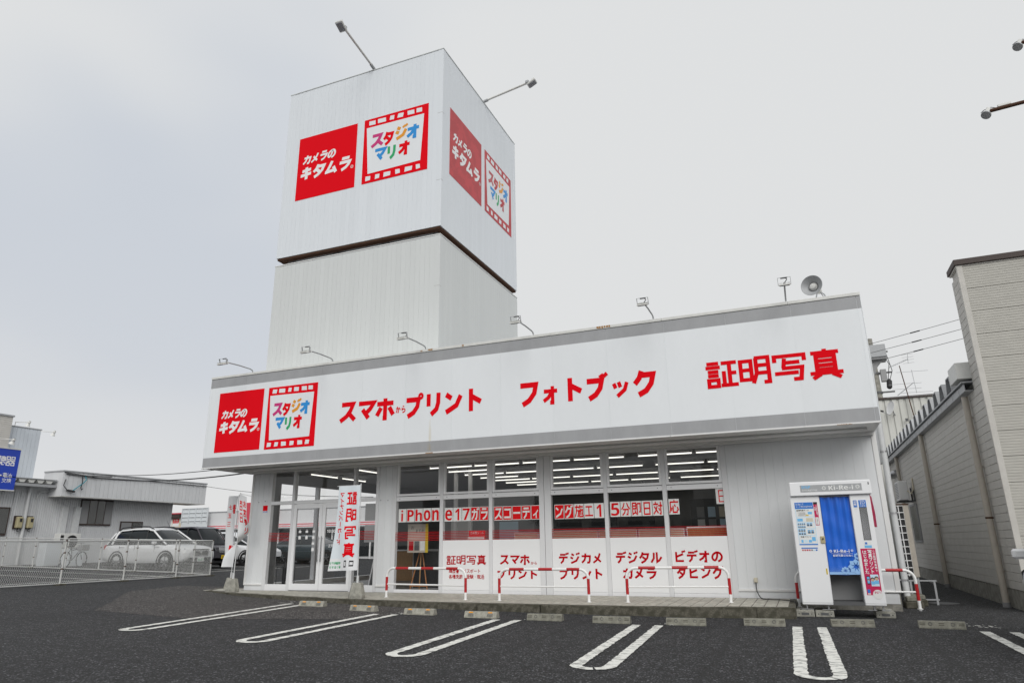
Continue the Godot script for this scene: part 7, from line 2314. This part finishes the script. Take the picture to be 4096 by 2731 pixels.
# ---------------------------------------------------------------- lamps on the roof edge and tower
func build_sign_lamps():
	var which := ["over the fascia's red name sign", "over the fascia's film frame sign", "below the sign tower's corner", "before the sign tower's rear edge", "beside the rust patch on the coping", "next to the horn speaker"]
	var xs := [-13.2, -10.6, -7.9, -5.13, -2.42, 0.20]
	for k in 6:
		var o := node(self, "sign_floodlight", Vector3(xs[k], 5.706, 1.18))
		tag(o, "small ribbed floodlight on a bent arm " + which[k], "floodlight", "floodlights along the fascia")
		var b := MB.new()
		b.path([Vector3(0, 0, 0), Vector3(0, 0.06, 0.0), Vector3(0, 0.10, 0.03), Vector3(0, 0.115, 0.10), Vector3(0, 0.12, 0.5), Vector3(0, 0.10, 0.95)], 0.016, 8)
		part(o, "arm", b, M.galva)
		b = MB.new()
		b.tube(Vector3(0, 0.0, 0), Vector3(0, 0.012, 0), 0.035, 0.035, 10)
		part(o, "base_plate", b, M.galva)
		var tilt := Basis(Vector3.RIGHT, 0.35)
		var hd := Vector3(0, 0.03, 1.05)
		b = MB.new()
		b.box(hd + tilt * Vector3(-0.11, 0.065, -0.02), Vector3(0.007, 0.14, 0.035), tilt); b.box(hd + tilt * Vector3(0.11, 0.065, -0.02), Vector3(0.007, 0.14, 0.035), tilt)
		b.box(hd + tilt * Vector3(0, 0.134, -0.02), Vector3(0.227, 0.007, 0.035), tilt)
		part(o, "yoke", b, M.galva)
		b = MB.new()
		for j in 9: b.box(hd + tilt * Vector3(-0.092 + j * 0.023, 0.025, 0), Vector3(0.007, 0.036, 0.18), tilt)
		b.cbox(hd, Vector3(0.21, 0.026, 0.21), 0.008, tilt)
		part(o, "fins", b, M.coping)
		b = MB.new()
		b.cbox(hd + tilt * Vector3(0, -0.019, 0), Vector3(0.17, 0.012, 0.16), 0.004, tilt)
		part(o, "lens", b, M.lens)
		b = MB.new()
		b.cbox(hd + Vector3(0, 0.145, -0.03), Vector3(0.12, 0.022, 0.03), 0.006)
		b.path([hd + Vector3(0.02, 0.15, -0.03), hd + Vector3(0.05, 0.13, -0.09), hd + Vector3(0.0, 0.08, -0.12)], 0.008, 5)
		part(o, "cable_box", b, M.cable)
	# horn speaker
	var h := node(self, "horn_speaker", Vector3(0.80, 5.706, 0.95))
	tag(h, "grey horn loudspeaker on the fascia's coping", "loudspeaker")
	var ax := Vector3(-0.35, 0.02, 1).normalized()
	var c := Vector3(0, 0.30, -0.05)
	var b := MB.new()
	b.lathe(c, ax, [[0.05, 0.0], [0.06, 0.10], [0.10, 0.20], [0.19, 0.30], [0.205, 0.31], [0.20, 0.315], [0.185, 0.30], [0.095, 0.21], [0.055, 0.12], [0.0, 0.1]], 28)
	part(h, "horn", b, M.galva)
	b = MB.new()
	b.lathe(c + ax * 0.11, ax, [[0.03, 0.0], [0.075, 0.05], [0.08, 0.1], [0.05, 0.15], [0.0, 0.16]], 18)
	part(h, "reflex_cone", b, M.coping)
	b = MB.new()
	b.lathe(c - ax * 0.14, ax, [[0.0, 0.0], [0.055, 0.01], [0.065, 0.08], [0.06, 0.15], [0.0, 0.16]], 16)
	part(h, "driver", b, M.coping)
	b = MB.new()
	b.path([Vector3(-0.16, -0.01, 0.0), Vector3(-0.06, 0.05, 0.0), c + Vector3(0, -0.05, 0)], 0.014, 6)
	b.path([Vector3(0.2, -0.01, -0.1), Vector3(0.12, 0.2, -0.1), c - ax * 0.06], 0.014, 6)
	part(h, "bracket", b, M.galva)
	b = MB.new()
	b.path([c - ax * 0.14, c + Vector3(0.1, -0.12, -0.1), c + Vector3(0.04, -0.2, -0.05), c + Vector3(0.1, -0.28, -0.1)], 0.006, 5)
	part(h, "cable", b, M.cable)
	# two long-armed lamps on the tower
	for q in [[Vector3(-10.79, 15.585, -0.3), Vector3(0, 0.32, 1.68), "front edge"], [Vector3(-8.45, 15.585, -3.1), Vector3(1.72, 0.32, 0), "side edge"]]:
		var o := node(self, "tower_lamp", q[0])
		tag(o, "long-armed floodlight on the sign tower's %s" % q[2], "floodlight")
		var d: Vector3 = q[1]
		var dir := Vector3(d.x, 0, d.z).normalized()
		b = MB.new()
		b.path([Vector3.ZERO, Vector3(0, 0.05, 0), d], 0.036, 8)
		part(o, "arm", b, M.coping)
		b = MB.new()
		b.tube(Vector3(0, 0.03, 0), dir * 0.28 + Vector3(0, 0.085, 0), 0.05, 0.05, 8)
		part(o, "arm_socket", b, M.galva)
		var sd := dir.cross(Vector3.UP).normalized()
		var bs := Basis(sd, Vector3.UP, -dir) * Basis(Vector3.RIGHT, 0.45)
		var hd := d + dir * 0.16 + Vector3(0, -0.06, 0)
		b = MB.new()
		b.cbox(hd, Vector3(0.25, 0.07, 0.32), 0.02, bs)
		part(o, "housing", b, M.coping)
		b = MB.new()
		for j in 7: b.box(hd + bs * Vector3(-0.10 + j * 0.033, 0.045, -0.10), Vector3(0.01, 0.04, 0.11), bs)
		part(o, "fins", b, M.coping)
		b = MB.new()
		b.cbox(hd + bs * Vector3(0, -0.04, 0), Vector3(0.21, 0.016, 0.26), 0.006, bs)
		part(o, "lens", b, M.lens)
		b = MB.new()
		b.cbox(d + Vector3(0, 0.03, 0), Vector3(0.12, 0.1, 0.12), 0.015)
		part(o, "joint", b, M.galva)
	# lamps reaching in from a mast past the right edge
	for q in [[Vector3(3.92, 8.52, 2.0), Vector3(6.6, 8.72, 2.0), "lower"], [Vector3(4.62, 9.74, 2.0), Vector3(6.6, 9.95, 2.0), "upper"]]:
		var o := node(self, "arm_floodlight", q[0])
		tag(o, "round floodlight at the end of the %s rusty arm high above the passage" % q[2], "floodlight")
		b = MB.new()
		b.tube(Vector3.ZERO, q[1] - q[0], 0.035, 0.035, 8)
		part(o, "arm", b, M.rust)
		b = MB.new()
		b.lathe(Vector3(-0.02, -0.03, 0), Vector3(-0.42, -0.62, 0.3), [[0.03, -0.02], [0.06, 0.02], [0.08, 0.045], [0.08, 0.07], [0.068, 0.072], [0.0, 0.065]], 18)
		part(o, "lamp_head", b, M.galva)
		b = MB.new()
		b.cbox(Vector3(-0.01, 0.01, 0), Vector3(0.07, 0.12, 0.07), 0.01, Basis(Vector3(0, 0, 1), -0.5))
		part(o, "bracket", b, M.coping)
		b = MB.new()
		b.path([Vector3(0.12, 0.04, 0), Vector3(0.05, 0.07, 0), Vector3(-0.06, 0.04, 0), Vector3(-0.11, 0.0, 0)], 0.006, 5)
		part(o, "cable", b, M.cable)
		if q[2] == "lower":
			b = MB.new()
			b.cbox(Vector3(0.25, 0.065, 0), Vector3(0.2, 0.045, 0.06), 0.006, Basis(Vector3(0, 0, 1), 0.07))
			part(o, "ballast_box", b, M.coping)
	b = MB.new()
	b.tube(Vector3(6.6, ground(6.6), 2.0), Vector3(6.6, 10.4, 2.0), 0.08, 0.06, 12)
	tag(part(self, "lamp_mast", b, M.rust), "rusty steel mast carrying the floodlight arms above the passage", "mast")

# ---------------------------------------------------------------- passage between the buildings
func build_side_passage():
	var d := node(self, "downpipe")
	tag(d, "thick white downpipe at the shop's right end wall", "downpipe")
	var b := MB.new()
	b.path([Vector3(1.70, 5.2, -1.0), Vector3(1.69, -0.03, -1.0)], 0.058, 16)
	part(d, "pipe", b, M.pipe_white)
	for y in [0.45, 1.72, 2.95]:
		b = MB.new()
		b.tube(Vector3(1.69, y, -1.0), Vector3(1.69, y + 0.035, -1.0), 0.064, 0.064, 16)
		b.box(Vector3(1.6, y + 0.018, -1.0), Vector3(0.2, 0.03, 0.02))
		part(d, "strap", b, M.steel)
	# white lattice-backed outdoor unit
	var u := node(self, "outdoor_unit", Vector3(1.80, ground(1.9), -2.1))
	tag(u, "tall white outdoor unit with square lattice guard behind the downpipe", "air conditioner")
	slab(u, "coil", Vector3(0.03, 0.55, -0.28), Vector3(0.19, 1.94, -0.02), M.black)
	slab(u, "casing", Vector3(0.2, 0.5, -0.3), Vector3(0.30, 1.96, 0.01), M.pipe)
	b = MB.new()
	for x in [0.0, 0.1, 0.195]: b.span(Vector3(x, 0.52, -0.019), Vector3(x + 0.018, 1.96, 0.006))
	for k in 11: b.span(Vector3(0, 0.54 + k * 0.14, -0.017), Vector3(0.21, 0.557 + k * 0.14, 0.008))
	part(u, "lattice_guard", b, M.white)
	slab(u, "top", Vector3(-0.01, 1.961, -0.3), Vector3(0.31, 1.985, 0.02), M.rust)
	for x in [0.04, 0.24]:
		slab(u, "leg", Vector3(x, 0, -0.06), Vector3(x + 0.04, 0.52, -0.02), M.galva)
		slab(u, "leg", Vector3(x, 0, -0.28), Vector3(x + 0.04, 0.52, -0.24), M.galva)
	# stacked blocks and angle iron at the corner
	for q in [[1.64, 0.0, -0.9, "upper edging block stacked by the shop's right corner"], [1.78, 0.0, -1.45, "lower edging block lying by the shop's right corner"]]:
		var o := node(self, "edging_block", Vector3(q[0], ground(q[0]), q[2]))
		tag(o, q[3], "edging block")
		b = MB.new()
		b.cbox(Vector3(0.12, 0.06, 0), Vector3(0.3, 0.12, 0.5), 0.01)
		part(o, "body", b, M.kerb)
		b = MB.new()
		b.cbox(Vector3(0.12, 0.165, 0.02), Vector3(0.24, 0.08, 0.44), 0.01)
		part(o, "cap", b, M.stop_old)
	var f := node(self, "angle_frame", Vector3(1.85, ground(1.9), -1.6))
	tag(f, "grey steel angle frame standing low in the passage", "steel frame")
	for x in [0.0, 0.42]:
		b = MB.new()
		b.box(Vector3(x, 0.22, 0), Vector3(0.035, 0.44, 0.035))
		b.box(Vector3(x, 0.42, -0.25), Vector3(0.034, 0.034, 0.5))
		part(f, "leg", b, M.galva)
	for y in [0.457, 0.10]: slab(f, "rail", Vector3(-0.03, y - 0.012, -0.015), Vector3(0.46, y + 0.012, 0.019), M.galva)

# ---------------------------------------------------------------- behind the shop, right
func build_rear():
	var r := node(self, "rear_building")
	tag(r, "cream corrugated metal building behind the passage with dish and aerial", "building")
	slab(r, "core", Vector3(2.2, 0.0, -26.0), Vector3(14.0, 7.0, -18.05), M.back_cream)
	var x := 2.2
	while x < 9.0:
		inst(r, "corrugation", boxm(Vector3(0.19, 7.0, 0.05), 0.02), M.back_cream, Vector3(x + 0.12, 3.5, -18.03))
		x += 0.27
	slab(r, "coping", Vector3(2.1, 7.001, -18.2), Vector3(14.0, 7.09, -17.95), M.brown_cap)
	var ds := node(self, "satellite_dish", Vector3(4.05, 6.4, -17.9))
	tag(ds, "white satellite dish on the cream corrugated wall", "satellite dish")
	var b := MB.new()
	b.lathe(Vector3(0, 0.15, 0.25), Vector3(-0.85, 0.25, 0.35), [[0.0, 0.0], [0.15, 0.012], [0.25, 0.04], [0.3, 0.07], [0.3, 0.075], [0.25, 0.05], [0.0, 0.01]], 24)
	part(ds, "reflector", b, M.white)
	b = MB.new()
	b.path([Vector3(0.05, -0.1, 0.25), Vector3(-0.15, -0.12, 0.3), Vector3(-0.42, 0.02, 0.4)], 0.012, 6)
	b.tube(Vector3(0, 0.1, 0.2), Vector3(0.12, -0.1, -0.1), 0.02, 0.02, 6)
	part(ds, "arm", b, M.galva)
	b = MB.new()
	b.tube(Vector3(-0.36, 0.02, 0.39), Vector3(-0.46, 0.05, 0.42), 0.04, 0.04, 8)
	part(ds, "receiver", b, M.black)
	var an := node(self, "tv_aerial", Vector3(4.85, 6.1, -17.85))
	tag(an, "television aerial with long rods on a leaning rusty mast", "aerial")
	b = MB.new()
	b.tube(Vector3(0, 0, 0), Vector3(-0.22, 2.3, 0), 0.022, 0.018, 8)
	part(an, "mast", b, M.rust)
	b = MB.new()
	for q in [[-0.13, 1.5, 0.62], [-0.10, 1.28, 0.55], [-0.05, 0.95, 0.85]]:
		b.tube(Vector3(q[0] - q[2], q[1], 0.0), Vector3(q[0] + q[2], q[1] - 0.02, 0.0), 0.008, 0.008, 5)
	for q in [[0.16, 1.95, 0.6], [0.2, 1.05, 0.6]]:
		b.tube(Vector3(q[0] - q[2], q[1], 0.3), Vector3(q[0] + q[2], q[1] - 0.03, 0.3), 0.008, 0.008, 5)
	b.tube(Vector3(0.16, 2.0, 0.3), Vector3(0.2, 1.0, 0.3), 0.010, 0.010, 5)
	b.tube(Vector3(-0.45, 1.05, -0.2), Vector3(0.15, 1.45, 0.3), 0.014, 0.014, 5)
	part(an, "long_rods", b, M.galva)
	b = MB.new()
	b.tube(Vector3(-0.65, 2.25, 0), Vector3(0.15, 2.55, 0), 0.014, 0.014, 6)
	for k in 10:
		var t := k / 9.0
		b.tube(Vector3(lerpf(-0.6, 0.12, t) - 0.02, lerpf(2.27, 2.54, t) - 0.07, 0.08), Vector3(lerpf(-0.6, 0.12, t) + 0.02, lerpf(2.27, 2.54, t) + 0.07, -0.08), 0.005, 0.005, 4)
	for y in [2.36, 2.5, 2.62, 2.75]: b.tube(Vector3(-0.08, y, 0.05), Vector3(0.36, y + 0.02, 0.05), 0.006, 0.006, 4)
	b.tube(Vector3(0.12, 2.34, 0.05), Vector3(0.16, 2.78, 0.05), 0.008, 0.008, 4)
	part(an, "beam", b, M.galva)
	var jb := MB.new()
	jb.box(Vector3(0.02, -0.05, 0.02), Vector3(0.09, 0.2, 0.05)); jb.box(Vector3(-0.3, -0.05, 0.0), Vector3(0.1, 0.12, 0.05))
	part(an, "junction_box", jb, M.grey_dark)
	# utility pole with its gear
	var p := node(self, "utility_pole", Vector3(4.85, 0, -27.5))
	tag(p, "concrete utility pole with black cable gear behind the cream building", "utility pole")
	b = MB.new()
	b.tube(Vector3(0, 0, 0), Vector3(-0.15, 12.2, 0), 0.22, 0.17, 14)
	part(p, "pole", b, M.concrete)
	for q in [[9.0, 0.0], [10.1, 0.02], [11.3, -0.02]]:
		b = MB.new()
		b.tube(Vector3(-0.12, q[0], 0), Vector3(-0.12, q[0] + 0.12, 0), 0.24, 0.24, 12)
		b.box(Vector3(0.25 + q[1], q[0] + 0.06, 0.1), Vector3(0.9, 0.08, 0.08))
		part(p, "clamp", b, M.grey_dark)
	for q in [[0.32, 10.95, 0.3], [0.45, 9.2, 0.45], [-0.75, 9.3, 0.5]]:
		b = MB.new()
		b.lathe(Vector3(q[0], q[1], 0.2), Vector3(0.1, 1, 0), [[0.06, 0.0], [0.14, 0.08], [0.14, q[2]], [0.05, q[2] + 0.12], [0, q[2] + 0.12]], 10)
		part(p, "cable_closure", b, M.black)
	b = MB.new()
	b.cbox(Vector3(0.28, 10.0, 0.1), Vector3(0.3, 0.7, 0.25), 0.02)
	part(p, "terminal_box", b, M.grey)
	b = MB.new()
	b.path([Vector3(0.05, 11.4, 0.2), Vector3(0.4, 11.2, 0.25), Vector3(0.62, 10.6, 0.25), Vector3(0.45, 9.7, 0.25)], 0.02, 6)
	b.path([Vector3(0.0, 11.5, 0.2), Vector3(0.55, 11.3, 0.25), Vector3(0.72, 10.2, 0.25), Vector3(0.5, 9.6, 0.25)], 0.02, 6)
	b.path([Vector3(-0.8, 9.8, 0.2), Vector3(-1.0, 9.4, 0.25), Vector3(-0.85, 8.9, 0.25)], 0.02, 6)
	part(p, "cable", b, M.cable)
	b = MB.new()
	b.box(Vector3(-0.75, 9.6, 0.1), Vector3(0.07, 2.4, 0.07)); b.box(Vector3(-0.45, 10.2, 0.1), Vector3(0.6, 0.07, 0.07)); b.box(Vector3(-0.45, 8.7, 0.1), Vector3(0.6, 0.07, 0.07))
	part(p, "side_frame", b, M.galva)
	# boxed duct end at the shop's rear
	var du := node(self, "roof_duct", Vector3(2.0, 7.27, -11.6))
	tag(du, "grey boxed duct end sticking out above the shop's rear roof", "duct")
	slab(du, "hood", Vector3(0, 0, 0), Vector3(1.33, 0.44, 0.7), M.galva, 0.01)
	slab(du, "lip", Vector3(0.0, -0.07, 0.02), Vector3(1.34, -0.001, 0.66), M.grey)
	b = MB.new()
	b.prism(PackedVector2Array([Vector2(0.55, -0.07), Vector2(1.2, -0.07), Vector2(1.0, -0.3), Vector2(0.8, -0.85), Vector2(0.55, -0.85)]), Transform3D(Basis(), Vector3(0, 0, 0.1)), 0.4)
	part(du, "elbow", b, M.grey)
	slab(du, "shaft", Vector3(0.1, -3.6, 0.1), Vector3(0.78, -0.071, 0.5), M.galva)
	# overhead lines
	for q in [[Vector3(-6.0, 6.8, -12.0), Vector3(9.0, 8.55, -9.0), 0.25, "upper overhead line between the shop roof and the siding building"], [Vector3(-6.0, 6.55, -12.0), Vector3(9.0, 8.2, -9.0), 0.25, "middle overhead line between the shop roof and the siding building"], [Vector3(-6.0, 6.2, -12.0), Vector3(9.0, 7.9, -9.0), 0.25, "lower overhead line between the shop roof and the siding building"]]:
		var w := node(self, "overhead_line")
		tag(w, q[3], "cable", "overhead lines above the passage")
		var pts := []
		for k in 25:
			var t := k / 24.0
			pts.append(q[0].lerp(q[1], t) - Vector3(0, q[2] * 4.0 * t * (1.0 - t), 0))
		b = MB.new()
		b.path(pts, 0.008, 5)
		part(w, "wire", b, M.cable)
		for t in [13, 16]:
			b = MB.new()
			b.tube(pts[t], pts[t].lerp(pts[t + 1], 0.45), 0.02, 0.02, 6)
			part(w, "splice", b, M.cable)

func build_small_things():
	# service cables from the low ribbed building to the shop
	for q in [[Vector3(-32.6, 4.85, -9.0), Vector3(-14.3, 3.62, -1.0), 0.18, "upper black cable running from the ribbed building to the shop fascia", 0.014], [Vector3(-32.6, 4.72, -9.0), Vector3(-14.3, 3.42, -1.0), 0.25, "lower black cable running from the ribbed building to the shop fascia", 0.022], [Vector3(-32.6, 4.75, -16.3), Vector3(-14.0, 2.9, -6.0), 0.15, "thin cable from the ribbed building's far corner to the shop's side", 0.012]]:
		var pts := []
		for k in 25:
			var t := k / 24.0
			pts.append(q[0].lerp(q[1], t) - Vector3(0, q[2] * 4.0 * t * (1.0 - t), 0))
		var b := MB.new()
		b.path(pts, q[4], 5)
		tag(part(self, "service_cable", b, M.cable), q[3], "cable", "cables from the ribbed building")
	# a bicycle and bin behind the fence
	var o := node(self, "parked_bicycle", Vector3(-29.2, ground(-29.2), -6.2))
	tag(o, "dark bicycle parked behind the fence beside the white SUV", "bicycle")
	var b := MB.new()
	for x in [-0.5, 0.5]:
		b = MB.new()
		var ring := []
		for k in 21: ring.append(Vector3(x + 0.32 * cos(TAU * k / 20), 0.33 + 0.32 * sin(TAU * k / 20), 0))
		b.path(ring, 0.02, 6, false)
		part(o, "wheel", b, M.tyre)
	b = MB.new()
	b.path([Vector3(-0.5, 0.33, 0), Vector3(-0.1, 0.30, 0), Vector3(-0.22, 0.85, 0), Vector3(-0.5, 0.33, 0)], 0.016, 6)
	b.path([Vector3(-0.1, 0.30, 0), Vector3(0.36, 0.75, 0), Vector3(0.5, 0.33, 0)], 0.016, 6)
	b.path([Vector3(-0.18, 0.7, 0), Vector3(0.36, 0.8, 0), Vector3(0.34, 1.0, 0)], 0.016, 6)
	part(o, "frame", b, M.trim_black)
	b = MB.new()
	b.path([Vector3(0.2, 1.02, 0.26), Vector3(0.34, 1.0, 0.0), Vector3(0.2, 1.02, -0.26)], 0.014, 6)
	part(o, "handlebar", b, M.steel)
	b = MB.new()
	b.cbox(Vector3(-0.25, 0.88, 0), Vector3(0.25, 0.06, 0.16), 0.02)
	part(o, "saddle", b, M.black)
	b = MB.new()
	b.cbox(Vector3(0.52, 0.82, 0), Vector3(0.3, 0.24, 0.36), 0.02)
	part(o, "basket", b, M.grey)
	for q in [[-31.4, -6.6, 1.0, "tall pale storage box behind the fence by the ribbed wall"], [-30.4, -7.0, 0.75, "low pale storage box behind the fence beside the bicycle"]]:
		var s := node(self, "storage_box", Vector3(q[0], ground(q[0]), q[1]))
		tag(s, q[3], "storage box")
		b = MB.new()
		b.cbox(Vector3(0, q[2] * 0.5, 0), Vector3(0.5, q[2], 0.7), 0.02)
		part(s, "body", b, M.pale_back)
		b = MB.new()
		b.cbox(Vector3(0, q[2] + 0.03, 0), Vector3(0.54, 0.06, 0.74), 0.015)
		part(s, "lid", b, M.grey)

# ---------------------------------------------------------------- what the glass mirrors, behind the camera
func tree(at: Vector3, h: float, r: float, label: String):
	var t := node(self, "roadside_tree", at)
	tag(t, label, "tree", "trees across the road")
	var b := MB.new()
	b.path([Vector3.ZERO, Vector3(0.05, h * 0.25, 0.03), Vector3(-0.03, h * 0.5, 0.0), Vector3(0.04, h * 0.8, 0.02)], 0.13, 8)
	for k in 5:
		var a := TAU * k / 5.0 + at.x
		b.tube(Vector3(0, h * (0.3 + 0.07 * k), 0), Vector3(cos(a) * r * 0.7, h * (0.5 + 0.08 * k), sin(a) * r * 0.7), 0.06, 0.02, 6)
	part(t, "trunk", b, M.bark)
	b = MB.new()
	var clumps := []
	for k in 26:
		var d := Vector3(rng.randfn(), rng.randfn() * 0.8, rng.randfn()).normalized() * sqrt(rng.randf())
		clumps.append([Vector3(d.x * r, h * 0.62 + d.y * h * 0.36, d.z * r), rng.randf_range(0.35, 0.75) * r * 0.6])
	for c in clumps:
		for k in 90:
			var d: Vector3 = Vector3(rng.randfn(), rng.randfn(), rng.randfn()).normalized() * c[1] * pow(rng.randf(), 0.4)
			var p: Vector3 = c[0] + d
			var u := Vector3(rng.randfn(), rng.randfn() * 0.6, rng.randfn()).normalized() * rng.randf_range(0.07, 0.14)
			var w := u.cross(Vector3(rng.randfn(), rng.randfn(), rng.randfn())).normalized() * 0.05
			b.quad(p - u, p + w, p + u, p - w)
	part(t, "crown", b, M.leaf_dark)

func build_across_the_road():
	tree(Vector3(3.2, ground(3.2), 31.0), 5.2, 2.0, "dark green roadside tree opposite the photo booth")
	tree(Vector3(6.4, ground(6.4), 32.0), 4.6, 1.8, "dark green roadside tree beside the one opposite the booth")
	tree(Vector3(-18.5, ground(-18.5), 38.0), 5.0, 2.4, "dark green roadside tree left of the low brown store")
	var s := node(self, "brown_store")
	tag(s, "low brown store across the road mirrored in the shop windows", "store")
	slab(s, "wall", Vector3(-16.5, 0.0, 32.0), Vector3(-3.0, 4.4, 40.0), M.siding)
	slab(s, "eaves", Vector3(-16.8, 4.4, 31.6), Vector3(-2.7, 4.75, 40.3), M.brown_cap)
	for k in 6: slab(s, "window", Vector3(-15.8 + k * 2.1, 0.6, 31.95), Vector3(-14.2 + k * 2.1, 2.6, 31.99), M.car_glass)
	var p := node(self, "sign_pylon", Vector3(-5.3, ground(-5.3), 30.0))
	tag(p, "brown round-topped sign pylon with spotlight arms across the road", "sign pylon")
	slab(p, "shaft", Vector3(-0.3, 0, -0.2), Vector3(0.3, 5.9, 0.2), M.brown_cap, 0.02)
	var b := MB.new()
	b.lathe(Vector3(0, 5.9, -0.19), Vector3(0, 0, 1), [[0.0, 0.0], [0.3, 0.0], [0.3, 0.38], [0.0, 0.38]], 24)
	part(p, "cap", b, M.brown_cap)
	for q in [[-0.65, 6.2], [0.65, 6.2], [-0.7, 5.85], [0.75, 5.8]]:
		b = MB.new()
		b.path([Vector3(0, q[1] - 0.05, -0.1), Vector3(q[0] * 0.6, q[1], -0.3), Vector3(q[0], q[1], -0.35)], 0.02, 6)
		b.lathe(Vector3(q[0], q[1] + 0.02, -0.35), Vector3(-signf(q[0]) * 0.6, -1, 0.3), [[0.04, 0.0], [0.05, 0.1], [0.1, 0.22], [0.0, 0.2]], 10)
		part(p, "spotlight", b, M.black)
	for q in [[Vector3(-30.0, 6.3, 24.0), Vector3(4.0, 6.9, 24.0), 0.32, "upper street cable across the road"], [Vector3(-30.0, 5.85, 24.0), Vector3(4.0, 6.5, 24.0), 0.30, "lower street cable across the road"]]:
		var pts := []
		for k in 41:
			var t := k / 40.0
			pts.append(q[0].lerp(q[1], t) - Vector3(0, q[2] * 4.0 * t * (1.0 - t) + 0.02 * sin(k * 2.4), 0))
		b = MB.new()
		b.path(pts, 0.045, 6)
		tag(part(self, "street_cable", b, M.cable), q[3], "cable", "street cables across the road")
	for q in [-30.0, 4.0]:
		b = MB.new()
		b.tube(Vector3(q, 0, 24.0), Vector3(q, 8.5, 24.0), 0.17, 0.12, 12)
		tag(part(self, "street_pole", b, M.concrete), "concrete street pole at the %s end of the street cables" % ("car park" if q < 0 else "booth"), "utility pole")
